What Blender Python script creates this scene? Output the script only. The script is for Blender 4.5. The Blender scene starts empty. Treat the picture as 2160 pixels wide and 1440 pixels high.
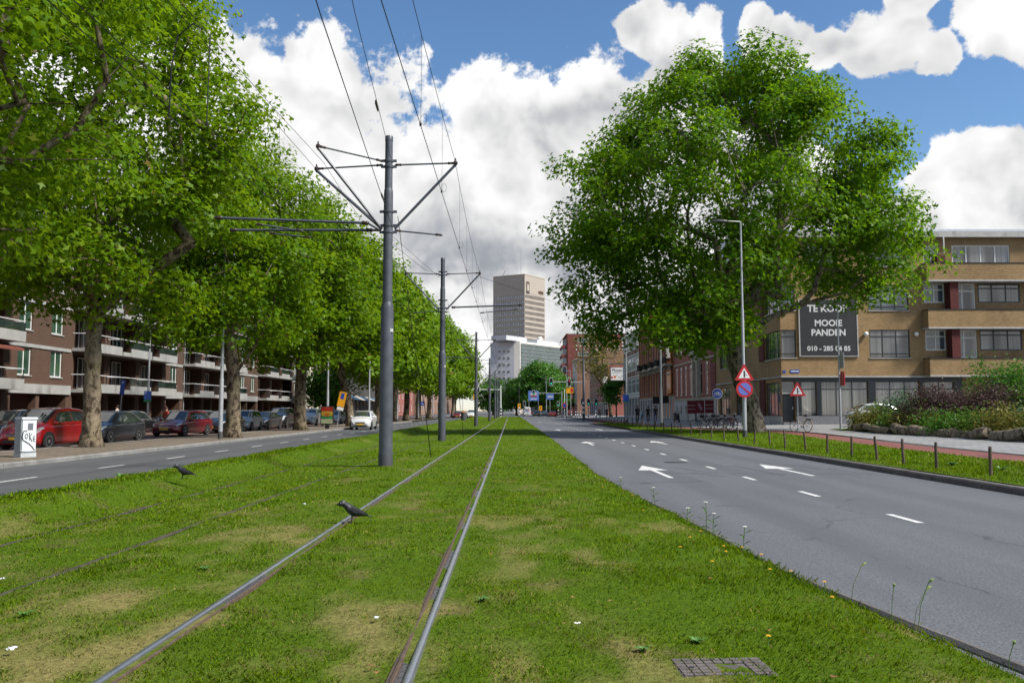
import bpy, math, random
import numpy as np
from mathutils import Vector, Matrix
R = math.radians
scene = bpy.context.scene
# ------------------------------------------------------------------ camera
FPX = 1850.0                      # focal length in pixels of a 2160 wide frame
cam_d = bpy.data.cameras.new('camera')
cam_d.sensor_width = 36.0
cam_d.lens = FPX / 2160.0 * 36.0
cam_d.clip_start = 0.05
cam_d.clip_end = 12000.0
cam = bpy.data.objects.new('camera', cam_d)
scene.collection.objects.link(cam)
cam.location = (0, 0, 1.34)
cam.rotation_euler = (R(90) + math.atan(146 / FPX), 0, -3 / FPX)
scene.camera = cam
# ------------------------------------------------------------------ colour management
vs = scene.view_settings
vs.view_transform = 'Standard'
vs.look = 'None'
vs.gamma = 1.0
vs.use_curve_mapping = False
vs.exposure = 0.58
# ------------------------------------------------------------------ sky and sun
SUN_EL, SUN_AZ = R(48), R(113)     # azimuth measured from +Y towards +X
world = bpy.data.worlds.new('World')
scene.world = world
world.use_nodes = True


class NT:
    """small helper to write node trees"""
    def __init__(s, tree):
        s.t = tree
        s.n = tree.nodes
        s.l = tree.links

    def node(s, typ, **kw):
        n = s.n.new(typ)
        for k, v in kw.items():
            if k == 'ins':
                for i, val in v.items():
                    s.put(n.inputs[i], val)
            else:
                setattr(n, k, v)
        return n

    def put(s, sock, val):
        if isinstance(val, bpy.types.NodeSocket):
            s.l.new(val, sock)
        elif val is not None:
            if sock.type == 'RGBA' and hasattr(val, '__len__') and len(val) == 3:
                val = (*val, 1)
            sock.default_value = val

    def math(s, op, a, b=None, c=None, clamp=False):
        n = s.node('ShaderNodeMath', operation=op, use_clamp=clamp)
        s.put(n.inputs[0], a)
        if b is not None:
            s.put(n.inputs[1], b)
        if c is not None:
            s.put(n.inputs[2], c)
        return n.outputs[0]

    def vmath(s, op, a, b=None, scale=None):
        n = s.node('ShaderNodeVectorMath', operation=op)
        s.put(n.inputs[0], a)
        if b is not None:
            s.put(n.inputs[1], b)
        if scale is not None:
            s.put(n.inputs['Scale'], scale)
        return n.outputs['Value'] if op in ('DISTANCE', 'DOT_PRODUCT', 'LENGTH') else n.outputs[0]

    def noise(s, vec, scale, detail=4, rough=0.55, dist=0.0, color=False):
        n = s.node('ShaderNodeTexNoise')
        s.put(n.inputs['Vector'], vec)
        s.put(n.inputs['Scale'], scale)
        s.put(n.inputs['Detail'], detail)
        s.put(n.inputs['Roughness'], rough)
        s.put(n.inputs['Distortion'], dist)
        return n.outputs['Color' if color else 'Fac']

    def ramp(s, fac, stops, interp='LINEAR'):
        n = s.node('ShaderNodeValToRGB')
        cr = n.color_ramp
        cr.interpolation = interp
        while len(cr.elements) < len(stops):
            cr.elements.new(0.5)
        for e, (p, c) in zip(cr.elements, stops):
            e.position = p
            e.color = (*c, 1) if len(c) == 3 else c
        s.put(n.inputs[0], fac)
        return n.outputs[0]

    def mix(s, fac, a, b, blend='MIX'):
        n = s.node('ShaderNodeMix', data_type='RGBA', blend_type=blend)
        s.put(n.inputs[0], fac)
        s.put(n.inputs[6], a)
        s.put(n.inputs[7], b)
        return n.outputs[2]

    def smooth(s, v, lo, hi, a=0.0, b=1.0):
        n = s.node('ShaderNodeMapRange', interpolation_type='SMOOTHSTEP')
        for i, x in enumerate((v, lo, hi, a, b)):
            s.put(n.inputs[i], x)
        return n.outputs[0]


def sky_dir(px, py):
    """unit world direction of a point of the sky, given as place in a 2160x1440 view due north at 4.5 deg pitch"""
    u, v = (px - 1080) / FPX, (720 - py) / FPX
    p = math.atan(146 / FPX)
    d = Vector((u, math.cos(p) - v * math.sin(p), math.sin(p) + v * math.cos(p)))
    return d.normalized()


def build_world():
    T = NT(world.node_tree)
    T.n.clear()
    out = T.node('ShaderNodeOutputWorld')
    sky = T.node('ShaderNodeTexSky', sky_type='NISHITA')
    sky.sun_disc = False
    sky.sun_elevation = SUN_EL
    sky.sun_rotation = SUN_AZ
    sky.air_density = 1.0
    sky.dust_density = 0.2
    sky.ozone_density = 3.0
    d = T.vmath('NORMALIZE', T.node('ShaderNodeTexCoord').outputs['Generated'])
    # heaps of cumulus: (x, y, radius in px) of each heap
    heaps = [(470, 190, 210), (660, 230, 190), (560, 430, 330), (860, 400, 270), (1040, 260, 150), (1180, 290, 150),
             (1090, 450, 300), (1280, 330, 210), (1520, 430, 260), (1760, 640, 260),
             (1345, 85, 58), (1415, 115, 72), (1490, 95, 55), (1620, 85, 62), (1690, 95, 66), (1765, 110, 55), (1870, 95, 84), (1960, 120, 55), (2080, 40, 92), (2190, 60, 90), (1905, 0, 50),
             (1990, 400, 110), (2090, 430, 125), (2240, 440, 160), (1940, 520, 150),
             (100, 300, 420), (-450, 450, 420), (2550, 420, 300)]
    sep = T.node('ShaderNodeSeparateXYZ')
    T.put(sep.inputs[0], d)
    up = sep.outputs[2]
    w = T.vmath('SUBTRACT', T.noise(d, 6.0, 3, 0.55, color=True), (0.5, 0.5, 0.5))
    v2 = T.vmath('ADD', d, T.vmath('SCALE', w, scale=0.085))
    B = None
    for (px, py, r) in heaps:
        c = sky_dir(px, py)
        f = T.math('MULTIPLY_ADD', T.vmath('DISTANCE', v2, tuple(c)), -FPX / (r * c.y), 1.0)
        B = f if B is None else T.math('SMOOTH_MAX', B, f, 0.12)
    # the same broken cumulus goes on round the rest of the sky
    rest = T.math('MULTIPLY_ADD', T.noise(T.vmath('ADD', d, (1.7, 0.3, 2.2)), 2.6, 2, 0.5), 5.0, -2.55)
    rest = T.math('MULTIPLY_ADD', T.smooth(sep.outputs[1], 0.45, 0.72), -3.0, rest)
    B = T.math('MAXIMUM', B, rest)
    # towards the horizon the heaps close up
    B = T.math('MAXIMUM', B, T.smooth(up, 0.22, 0.10, -1.0, 0.5))
    B = T.math('MAXIMUM', T.math('MINIMUM', B, 0.62), -1.0)
    fine = T.noise(d, 9.0, 10, 0.62)
    D0 = T.math('ADD', B, T.math('MULTIPLY_ADD', fine, 2.5, -1.25))
    mask = T.smooth(D0, 0.0, 0.15)
    s0 = T.noise(v2, 7.5, 4, 0.5)
    s1 = T.noise(T.vmath('ADD', v2, (0.010, 0.0, 0.026)), 7.5, 4, 0.5)
    lit = T.smooth(T.math('SUBTRACT', s0, s1), -0.16, 0.13)
    big = T.noise(T.vmath('ADD', d, (3.1, 0.2, 0.4)), 4.0, 2, 0.5)
    thick = T.smooth(D0, 0.10, 0.85)
    low = T.smooth(up, 0.36, 0.12)
    base = T.math('MULTIPLY', thick, T.math('MAXIMUM', T.math('MULTIPLY', low, 0.85), T.math('MULTIPLY', T.smooth(big, 0.45, 0.68), 0.6)))
    lum = T.math('SUBTRACT', T.math('MULTIPLY_ADD', lit, 0.38, 0.69), T.math('MULTIPLY', base, 0.30))
    lum = T.math('MAXIMUM', lum, 0.2)
    ccol = T.mix(T.smooth(lum, 0.30, 0.80), (0.62, 0.68, 0.80), (1.0, 1.0, 1.0))
    cloud = T.vmath('SCALE', ccol, scale=lum)
    # only above the horizon
    mask = T.math('MULTIPLY', mask, T.smooth(sep.outputs[2], -0.02, 0.03))
    skyc = T.vmath('SCALE', sky.outputs[0], scale=SKY_STR)
    hs = T.node('ShaderNodeHueSaturation')
    T.put(hs.inputs['Color'], skyc)
    hs.inputs['Saturation'].default_value = 1.12
    col = T.mix(mask, hs.outputs[0], T.vmath('SCALE', cloud, scale=CLOUD_STR))
    bg = T.node('ShaderNodeBackground')
    T.put(bg.inputs[0], col)
    bg.inputs[1].default_value = 1.0
    T.l.new(bg.outputs[0], out.inputs[0])
    world.cycles.sampling_method = 'MANUAL'
    world.cycles.sample_map_resolution = 512


SKY_STR = 0.10
CLOUD_STR = 0.70
build_world()
sun_d = bpy.data.lights.new('sun', 'SUN')
sun_d.energy = 4.6
sun_d.angle = R(10)
sun_d.color = (1.0, 0.95, 0.87)
sun = bpy.data.objects.new('sun', sun_d)
scene.collection.objects.link(sun)
sv = Vector((math.sin(SUN_AZ) * math.cos(SUN_EL), math.cos(SUN_AZ) * math.cos(SUN_EL), math.sin(SUN_EL)))
sun.rotation_euler = (-sv).to_track_quat('-Z', 'Y').to_euler()
sun.location = (0, 0, 60)
cy = scene.cycles
cy.max_bounces = 6
cy.diffuse_bounces = 4
cy.glossy_bounces = 2
cy.transmission_bounces = 2
cy.transparent_max_bounces = 4
cy.caustics_reflective = False
cy.caustics_refractive = False
# ------------------------------------------------------------------ helpers
COL = scene.collection
rng = np.random.default_rng(7)
rnd = random.Random(11)
ORD = ['first', 'second', 'third', 'fourth', 'fifth', 'sixth', 'seventh', 'eighth', 'ninth', 'tenth', 'eleventh', 'twelfth', 'thirteenth',
       'fourteenth', 'fifteenth', 'sixteenth', 'seventeenth', 'eighteenth', 'nineteenth', 'twentieth']


def ordinal(i):
    if i < 20:
        return ORD[i]
    t = ['twenty', 'thirty', 'forty'][(i + 1) // 10 - 2] if (i + 1) % 10 else None
    if t:
        return t + '-' + ORD[(i + 1) % 10 - 1]
    return ['thirtieth', 'fortieth', 'fiftieth'][(i + 1) // 10 - 3]


def tag(o, label, cat, group=None, kind=None):
    o['label'] = label
    if cat:
        o['category'] = cat
    if group:
        o['group'] = group
    if kind:
        o['kind'] = kind
    return o


def empty(name, loc=(0, 0, 0), rz=0.0, label=None, cat=None, group=None):
    o = bpy.data.objects.new(name, None)
    o.empty_display_size = 0.2
    o.location = loc
    o.rotation_euler = (0, 0, rz)
    COL.objects.link(o)
    if label:
        tag(o, label, cat, group)
    return o


class MB:
    """collects simple shapes into one mesh"""
    def __init__(s):
        s.v = []
        s.f = []

    def add(s, vs_, fs):
        b = len(s.v)
        s.v += [tuple(v) for v in vs_]
        s.f += [tuple(b + i for i in f) for f in fs]
        return s

    def box(s, x0, x1, y0, y1, z0, z1):
        vs_ = [(x0, y0, z0), (x1, y0, z0), (x1, y1, z0), (x0, y1, z0), (x0, y0, z1), (x1, y0, z1), (x1, y1, z1), (x0, y1, z1)]
        return s.add(vs_, [(0, 3, 2, 1), (4, 5, 6, 7), (0, 1, 5, 4), (1, 2, 6, 5), (2, 3, 7, 6), (3, 0, 4, 7)])

    def cbox(s, c, size, rot=None):
        h = [x / 2 for x in size]
        vs_ = [Vector((sx * h[0], sy * h[1], sz * h[2])) for sz in (-1, 1) for sx, sy in ((-1, -1), (1, -1), (1, 1), (-1, 1))]
        if rot is not None:
            m = Matrix.Rotation(rot[2], 3, 'Z') @ Matrix.Rotation(rot[1], 3, 'Y') @ Matrix.Rotation(rot[0], 3, 'X')
            vs_ = [m @ v for v in vs_]
        c = Vector(c)
        return s.add([v + c for v in vs_], [(0, 3, 2, 1), (4, 5, 6, 7), (0, 1, 5, 4), (1, 2, 6, 5), (2, 3, 7, 6), (3, 0, 4, 7)])

    def tube(s, pts, r, n=8, caps=True):
        pts = [Vector(p) for p in pts]
        m = len(pts)
        rs = r if hasattr(r, '__len__') else [r] * m
        b = len(s.v)
        ref = None
        for i, p in enumerate(pts):
            t = (pts[min(i + 1, m - 1)] - pts[max(i - 1, 0)])
            t = t.normalized() if t.length > 1e-9 else Vector((0, 0, 1))
            if ref is None:
                ref = Vector((0, 0, 1)) if abs(t.z) < 0.9 else Vector((1, 0, 0))
            u = ref - t * ref.dot(t)
            if u.length < 1e-4:
                u = Vector((1, 0, 0)) - t * t.x
            u.normalize()
            w = t.cross(u)
            ref = u
            for k in range(n):
                a = 2 * math.pi * k / n
                s.v.append(tuple(p + (u * math.cos(a) + w * math.sin(a)) * rs[i]))
        for i in range(m - 1):
            for k in range(n):
                k2 = (k + 1) % n
                s.f.append((b + i * n + k, b + i * n + k2, b + (i + 1) * n + k2, b + (i + 1) * n + k))
        if caps:
            s.f.append(tuple(b + k for k in reversed(range(n))))
            s.f.append(tuple(b + (m - 1) * n + k for k in range(n)))
        return s

    def lathe(s, prof, n=16, c=(0, 0, 0), axis='Z'):
        """prof: list of (radius, height)"""
        b = len(s.v)
        for (r_, z) in prof:
            for k in range(n):
                a = 2 * math.pi * k / n
                p = (r_ * math.cos(a), r_ * math.sin(a), z)
                if axis == 'X':
                    p = (p[2], p[0], p[1])
                elif axis == 'Y':
                    p = (p[0], p[2], p[1])
                s.v.append((p[0] + c[0], p[1] + c[1], p[2] + c[2]))
        m = len(prof)
        for i in range(m - 1):
            for k in range(n):
                k2 = (k + 1) % n
                s.f.append((b + i * n + k, b + i * n + k2, b + (i + 1) * n + k2, b + (i + 1) * n + k))
        s.f.append(tuple(b + k for k in reversed(range(n))))
        s.f.append(tuple(b + (m - 1) * n + k for k in range(n)))
        return s

    def prism(s, poly, off, xf=None):
        """poly: 3-D points of a face, pushed out along off"""
        off = Vector(off)
        n = len(poly)
        a = [Vector(p) for p in poly]
        vs_ = a + [p + off for p in a]
        fs = [tuple(reversed(range(n))), tuple(range(n, 2 * n))] + [(i, (i + 1) % n, n + (i + 1) % n, n + i) for i in range(n)]
        return s.add(vs_, fs)

    def ball(s, c, rad, n=10, m=6):
        rad = rad if hasattr(rad, '__len__') else (rad,) * 3
        b = len(s.v)
        s.v.append((c[0], c[1], c[2] - rad[2]))
        for i in range(1, m):
            t = -math.pi / 2 + math.pi * i / m
            for k in range(n):
                a = 2 * math.pi * k / n
                s.v.append((c[0] + rad[0] * math.cos(t) * math.cos(a), c[1] + rad[1] * math.cos(t) * math.sin(a), c[2] + rad[2] * math.sin(t)))
        s.v.append((c[0], c[1], c[2] + rad[2]))
        e = len(s.v) - 1
        for k in range(n):
            k2 = (k + 1) % n
            s.f.append((b, b + 1 + k2, b + 1 + k))
            s.f.append((e, b + 1 + (m - 2) * n + k, b + 1 + (m - 2) * n + k2))
            for i in range(m - 2):
                s.f.append((b + 1 + i * n + k, b + 1 + i * n + k2, b + 1 + (i + 1) * n + k2, b + 1 + (i + 1) * n + k))
        return s

    def quad(s, a, b, c, d):
        return s.add([a, b, c, d], [(0, 1, 2, 3)])

    def mesh(s, name, mat, smooth=False):
        me = bpy.data.meshes.new(name)
        me.from_pydata(s.v, [], s.f)
        if mat:
            me.materials.append(mat)
        if smooth:
            me.polygons.foreach_set('use_smooth', [True] * len(me.polygons))
            if smooth != 'all':
                me.set_sharp_from_angle(angle=R(40))
        me.update()
        return me

    def build(s, name, mat, parent=None, smooth=False, loc=None, rz=None):
        o = bpy.data.objects.new(name, s.mesh(name, mat, smooth))
        COL.objects.link(o)
        if parent is not None:
            o.parent = parent
        if loc is not None:
            o.location = loc
        if rz is not None:
            o.rotation_euler = (0, 0, rz)
        return o


def link(name, me, parent=None, loc=(0, 0, 0), rot=(0, 0, 0), scale=None):
    o = bpy.data.objects.new(name, me)
    o.location = loc
    o.rotation_euler = rot
    if scale:
        o.scale = scale
    COL.objects.link(o)
    if parent is not None:
        o.parent = parent
    return o


def copy_tree(o, parent=None):
    c = o.copy()
    COL.objects.link(c)
    c.parent = parent
    for ch in list(o.children):
        copy_tree(ch, c)
    return c


def np_mesh(name, verts, faces, mat, smooth=False):
    """faces: (n,k) int array, or list of such arrays"""
    me = bpy.data.meshes.new(name)
    fl = faces if isinstance(faces, list) else [faces]
    fl = [f for f in fl if len(f)]
    me.vertices.add(len(verts))
    me.vertices.foreach_set('co', np.asarray(verts, dtype=np.float32).ravel())
    nl = sum(f.size for f in fl)
    npol = sum(len(f) for f in fl)
    me.loops.add(nl)
    me.polygons.add(npol)
    me.loops.foreach_set('vertex_index', np.concatenate([f.ravel() for f in fl]).astype(np.int32))
    starts, tot, a = [], [], 0
    for f in fl:
        k = f.shape[1]
        starts.append(a + np.arange(len(f)) * k)
        a += f.size
    me.polygons.foreach_set('loop_start', np.concatenate(starts).astype(np.int32))
    if smooth:
        me.polygons.foreach_set('use_smooth', np.ones(npol, dtype=bool))
    me.update(calc_edges=True)
    if mat:
        me.materials.append(mat)
    return me


def set_attr(me, name, values, domain='POINT'):
    a = me.attributes.new(name, 'FLOAT', domain)
    a.data.foreach_set('value', np.asarray(values, dtype=np.float32))


TEXT_CACHE = {}


def text_mesh(txt, size, mat, extrude=0.004, bold=0.0, align='CENTER'):
    cu = bpy.data.curves.new('txt', 'FONT')
    cu.body = txt
    cu.size = size
    cu.align_x = align
    cu.align_y = 'CENTER'
    cu.extrude = extrude
    cu.offset = bold
    cu.resolution_u = 3
    o = bpy.data.objects.new('txt', cu)
    COL.objects.link(o)
    dg = bpy.context.evaluated_depsgraph_get()
    me = bpy.data.meshes.new_from_object(o.evaluated_get(dg))
    bpy.data.objects.remove(o)
    bpy.data.curves.remove(cu)
    me.materials.clear()
    me.materials.append(mat)
    return me


def lettering(txt, size, mat, parent, loc, rot, extrude=0.004, bold=0.0, name='lettering', sx=1.0):
    return link(name, text_mesh(txt, size, mat, extrude, bold), parent, loc, rot, (sx, 1, 1))


# ------------------------------------------------------------------ materials
MATS = {}


def mat(name, col, rough=0.6, metal=0.0, var=0.0, vscale=3.0, bump=0.0, bscale=40.0, spec=0.5, emit=None, coat=0.0, dirt=0.0, alpha=None):
    """plain procedural material: colour broken up by noise, optional bump and grime"""
    if name in MATS:
        return MATS[name]
    m = bpy.data.materials.new(name)
    m.use_nodes = True
    T = NT(m.node_tree)
    b = T.n['Principled BSDF']
    b.inputs['Roughness'].default_value = rough
    b.inputs['Metallic'].default_value = metal
    b.inputs['Specular IOR Level'].default_value = spec
    b.inputs['Coat Weight'].default_value = coat
    b.inputs['Coat Roughness'].default_value = 0.06
    c = (*col, 1)
    geo = None
    if var or bump or dirt:
        geo = T.node('ShaderNodeNewGeometry').outputs['Position']
    if var:
        n = T.noise(geo, vscale, 5, 0.6)
        lo = tuple(max(0, x * (1 - var)) for x in col)
        hi = tuple(min(1, x * (1 + var)) for x in col)
        cc = T.ramp(n, [(0.3, lo), (0.7, hi)])
        if dirt:
            n2 = T.noise(T.vmath('MULTIPLY', geo, (1, 1, 0.25)), vscale * 0.7, 6, 0.7)
            cc = T.mix(T.smooth(n2, 0.52, 0.75, 0, dirt), cc, (0.05, 0.045, 0.035))
        T.l.new(cc, b.inputs['Base Color'])
        r2 = T.math('MULTIPLY_ADD', n, 0.25, rough - 0.12)
        T.l.new(r2, b.inputs['Roughness'])
    else:
        b.inputs['Base Color'].default_value = c
    if bump:
        bn = T.node('ShaderNodeBump')
        bn.inputs['Strength'].default_value = bump
        bn.inputs['Distance'].default_value = 0.02
        T.put(bn.inputs['Height'], T.noise(geo, bscale, 4, 0.6))
        T.l.new(bn.outputs[0], b.inputs['Normal'])
    if emit:
        b.inputs['Emission Color'].default_value = (*col, 1)
        b.inputs['Emission Strength'].default_value = emit
    MATS[name] = m
    return m


def brick_mat(name, c1, c2, mortar, bw=0.21, bh=0.065, ms=0.010, dirt=0.35):
    if name in MATS:
        return MATS[name]
    m = bpy.data.materials.new(name)
    m.use_nodes = True
    T = NT(m.node_tree)
    b = T.n['Principled BSDF']
    b.inputs['Roughness'].default_value = 0.85
    b.inputs['Specular IOR Level'].default_value = 0.25
    pos = T.node('ShaderNodeNewGeometry').outputs['Position']
    sp = T.node('ShaderNodeSeparateXYZ')
    T.put(sp.inputs[0], pos)
    u = T.math('ADD', sp.outputs[0], sp.outputs[1])
    cb = T.node('ShaderNodeCombineXYZ')
    T.put(cb.inputs[0], u)
    T.put(cb.inputs[1], sp.outputs[2])
    br = T.node('ShaderNodeTexBrick')
    T.put(br.inputs['Vector'], cb.outputs[0])
    br.inputs['Scale'].default_value = 1.0
    br.inputs['Brick Width'].default_value = bw
    br.inputs['Row Height'].default_value = bh
    br.inputs['Mortar Size'].default_value = ms
    br.inputs['Mortar Smooth'].default_value = 0.3
    br.inputs['Color1'].default_value = (*c1, 1)
    br.inputs['Color2'].default_value = (*c2, 1)
    br.inputs['Mortar'].default_value = (*mortar, 1)
    n = T.noise(T.vmath('MULTIPLY', pos, (1, 1, 0.35)), 0.9, 6, 0.65)
    col = T.mix(T.smooth(n, 0.45, 0.8, 0, dirt), br.outputs[0], tuple(x * 0.45 for x in c1))
    n2 = T.noise(pos, 0.35, 3, 0.5)
    col = T.mix(T.smooth(n2, 0.3, 0.7, 0.0, 0.25), col, tuple(min(1, x * 1.35) for x in c2))
    T.l.new(col, b.inputs['Base Color'])
    bn = T.node('ShaderNodeBump')
    bn.inputs['Strength'].default_value = 0.5
    bn.inputs['Distance'].default_value = 0.01
    T.put(bn.inputs['Height'], T.math('SUBTRACT', 1.0, br.outputs[1]))
    T.l.new(bn.outputs[0], b.inputs['Normal'])
    MATS[name] = m
    return m


def glass_mat(name, tint=(0.03, 0.035, 0.04), rough=0.04, curtain=None):
    """dark reflective pane; with curtain: pale cloth and its shaded pleats painted into the pane colour"""
    if name in MATS:
        return MATS[name]
    m = bpy.data.materials.new(name)
    m.use_nodes = True
    T = NT(m.node_tree)
    b = T.n['Principled BSDF']
    b.inputs['Roughness'].default_value = rough
    b.inputs['Specular IOR Level'].default_value = 0.9
    b.inputs['Coat Weight'].default_value = 0.6
    b.inputs['Coat Roughness'].default_value = 0.02
    pos = T.node('ShaderNodeNewGeometry').outputs['Position']
    if curtain:
        sp = T.node('ShaderNodeSeparateXYZ')
        T.put(sp.inputs[0], pos)
        u = T.math('ADD', sp.outputs[0], sp.outputs[1])
        cb = T.node('ShaderNodeCombineXYZ')
        T.put(cb.inputs[0], u)
        pl = T.noise(cb.outputs[0], 9.0, 3, 0.6)
        big = T.noise(cb.outputs[0], 0.9, 1, 0.5)
        c = T.ramp(pl, [(0.3, tuple(x * 0.35 for x in curtain)), (0.65, curtain)])
        c = T.mix(T.smooth(big, 0.40, 0.62), c, tint)
        T.l.new(c, b.inputs['Base Color'])
    else:
        n = T.noise(pos, 0.6, 3, 0.5)
        c = T.ramp(n, [(0.35, tint), (0.7, tuple(min(1, x * 2.2 + 0.01) for x in tint))])
        T.l.new(c, b.inputs['Base Color'])
    bn = T.node('ShaderNodeBump')
    bn.inputs['Strength'].default_value = 0.04
    bn.inputs['Distance'].default_value = 0.05
    T.put(bn.inputs['Height'], T.noise(pos, 0.8, 2, 0.5))
    T.l.new(bn.outputs[0], b.inputs['Normal'])
    T.l.new(bn.outputs[0], b.inputs['Coat Normal'])
    MATS[name] = m
    return m


def leaf_mat(name, dark, mid, light, trans=0.35, rough=0.45):
    if name in MATS:
        return MATS[name]
    m = bpy.data.materials.new(name)
    m.use_nodes = True
    T = NT(m.node_tree)
    b = T.n['Principled BSDF']
    at = T.node('ShaderNodeAttribute', attribute_name='tone').outputs['Fac']
    c = T.ramp(at, [(0.0, dark), (0.5, mid), (0.93, light), (0.985, (0.20, 0.13, 0.03))])
    T.l.new(c, b.inputs['Base Color'])
    b.inputs['Roughness'].default_value = rough
    b.inputs['Specular IOR Level'].default_value = 0.18
    tr = T.node('ShaderNodeBsdfTranslucent')
    T.l.new(T.mix(0.5, c, light), tr.inputs[0])
    mx = T.node('ShaderNodeMixShader')
    mx.inputs[0].default_value = trans
    T.l.new(b.outputs[0], mx.inputs[1])
    T.l.new(tr.outputs[0], mx.inputs[2])
    T.l.new(mx.outputs[0], T.n['Material Output'].inputs['Surface'])
    MATS[name] = m
    return m


def asphalt_mat(name, base, speck=0.35, patch=0.2):
    if name in MATS:
        return MATS[name]
    m = bpy.data.materials.new(name)
    m.use_nodes = True
    T = NT(m.node_tree)
    b = T.n['Principled BSDF']
    b.inputs['Specular IOR Level'].default_value = 0.35
    pos = T.node('ShaderNodeNewGeometry').outputs['Position']
    fine = T.noise(pos, 48.0, 4, 0.75)
    vor = T.node('ShaderNodeTexVoronoi')
    T.put(vor.inputs['Vector'], pos)
    vor.inputs['Scale'].default_value = 42.0
    big = T.noise(T.vmath('MULTIPLY', pos, (1.0, 0.12, 1.0)), 0.9, 5, 0.6)
    c = T.ramp(fine, [(0.3, tuple(x * (1 - speck) for x in base)), (0.72, tuple(x * (1 + speck) for x in base))])
    c = T.mix(T.smooth(vor.outputs['Distance'], 0.0, 0.45, 0.35, 0.0), c, tuple(x * 1.9 for x in base))
    c = T.mix(T.smooth(big, 0.35, 0.7, 0.0, patch), c, tuple(x * 0.55 for x in base))
    st = T.noise(T.vmath('MULTIPLY', pos, (1.0, 0.35, 1.0)), 2.6, 7, 0.7)
    c = T.mix(T.smooth(st, 0.60, 0.78, 0, 0.35), c, tuple(x * 1.5 for x in base))
    # tyre-polished bands along the lanes, and hairline cracks
    sp = T.node('ShaderNodeSeparateXYZ')
    T.put(sp.inputs[0], pos)
    wv = T.math('SINE', T.math('MULTIPLY_ADD', sp.outputs[0], 3.6, T.math('MULTIPLY', T.noise(pos, 0.25, 2, .5), 1.5)))
    c = T.mix(T.smooth(wv, 0.0, 1.0, 0.0, 0.42), c, tuple(x * 0.72 for x in base))
    cr = T.node('ShaderNodeTexVoronoi', feature='DISTANCE_TO_EDGE')
    T.put(cr.inputs['Vector'], T.vmath('ADD', T.vmath('MULTIPLY', pos, (1, .6, 1)), T.vmath('SCALE', T.noise(pos, 2.5, 4, .6, color=True), scale=.35)))
    cr.inputs['Scale'].default_value = 0.42
    ck = T.math('MULTIPLY', T.smooth(cr.outputs['Distance'], 0.012, 0.003), T.smooth(T.noise(pos, 0.3, 3, .6), .5, .62))
    c = T.mix(T.math('MULTIPLY', ck, 0.6), c, tuple(x * 0.3 for x in base))
    T.l.new(c, b.inputs['Base Color'])
    T.l.new(T.math('MULTIPLY_ADD', fine, 0.3, 0.62), b.inputs['Roughness'])
    bn = T.node('ShaderNodeBump')
    bn.inputs['Strength'].default_value = 0.45
    bn.inputs['Distance'].default_value = 0.006
    T.put(bn.inputs['Height'], vor.outputs['Distance'])
    T.l.new(bn.outputs[0], b.inputs['Normal'])
    MATS[name] = m
    return m


def paver_mat(name, c1, c2, joint, w=0.3, h=0.3, dirt=0.3, off=0.5):
    """small paving seen from afar: joints run along world x / y"""
    if name in MATS:
        return MATS[name]
    m = bpy.data.materials.new(name)
    m.use_nodes = True
    T = NT(m.node_tree)
    b = T.n['Principled BSDF']
    b.inputs['Roughness'].default_value = 0.85
    pos = T.node('ShaderNodeNewGeometry').outputs['Position']
    br = T.node('ShaderNodeTexBrick', offset=off)
    T.put(br.inputs['Vector'], pos)
    br.inputs['Scale'].default_value = 1.0
    br.inputs['Brick Width'].default_value = w
    br.inputs['Row Height'].default_value = h
    br.inputs['Mortar Size'].default_value = 0.008
    br.inputs['Color1'].default_value = (*c1, 1)
    br.inputs['Color2'].default_value = (*c2, 1)
    br.inputs['Mortar'].default_value = (*joint, 1)
    n = T.noise(pos, 0.8, 7, 0.7)
    c = T.mix(T.smooth(n, 0.42, 0.72, 0, dirt), br.outputs[0], tuple(x * 0.4 for x in c1))
    n3 = T.noise(pos, 14, 4, 0.7)
    c = T.mix(T.smooth(n3, 0.55, 0.75, 0, 0.4), c, tuple(min(1, x * 1.4) for x in c2))
    T.l.new(c, b.inputs['Base Color'])
    bn = T.node('ShaderNodeBump')
    bn.inputs['Strength'].default_value = 0.4
    bn.inputs['Distance'].default_value = 0.01
    T.put(bn.inputs['Height'], T.math('SUBTRACT', 1.0, br.outputs[1]))
    T.l.new(bn.outputs[0], b.inputs['Normal'])
    MATS[name] = m
    return m


M_GLASS = glass_mat('window_glass')
M_GLASSB = glass_mat('window_glass_sky', (0.05, 0.065, 0.08), 0.03)
M_CURT = glass_mat('window_glass_curtain', (0.04, 0.045, 0.05), 0.05, (0.30, 0.30, 0.29))
M_WHITE = mat('white_frame_paint', (0.72, 0.72, 0.70), 0.5, var=0.08, vscale=2, dirt=0.15)
M_CONC = mat('painted_concrete', (0.32, 0.32, 0.31), 0.7, var=0.12, vscale=1.2, dirt=0.5, bump=0.15, bscale=30)
M_GALV = mat('galvanised_steel', (0.36, 0.37, 0.39), 0.45, 0.3, var=0.12, vscale=6)
M_BLACK = mat('black_paint', (0.012, 0.012, 0.013), 0.4)
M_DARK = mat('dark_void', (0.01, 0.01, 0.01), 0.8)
M_STEEL = mat('steel_blue_grey_paint', (0.075, 0.082, 0.10), 0.45, 0.15, var=0.22, vscale=3.5, dirt=.35)
M_RUBBER = mat('tyre_rubber', (0.018, 0.018, 0.018), 0.75)
M_RIM = mat('alloy_rim', (0.45, 0.46, 0.48), 0.3, 0.8)
M_SIGNRED = mat('sign_red', (0.50, 0.015, 0.025), 0.4, var=0.08)
M_SIGNWHITE = mat('sign_white', (0.80, 0.80, 0.80), 0.4)
M_SIGNBLUE = mat('sign_blue', (0.02, 0.07, 0.38), 0.4)
M_SIGNYEL = mat('sign_orange_yellow', (0.80, 0.36, 0.01), 0.45)
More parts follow.
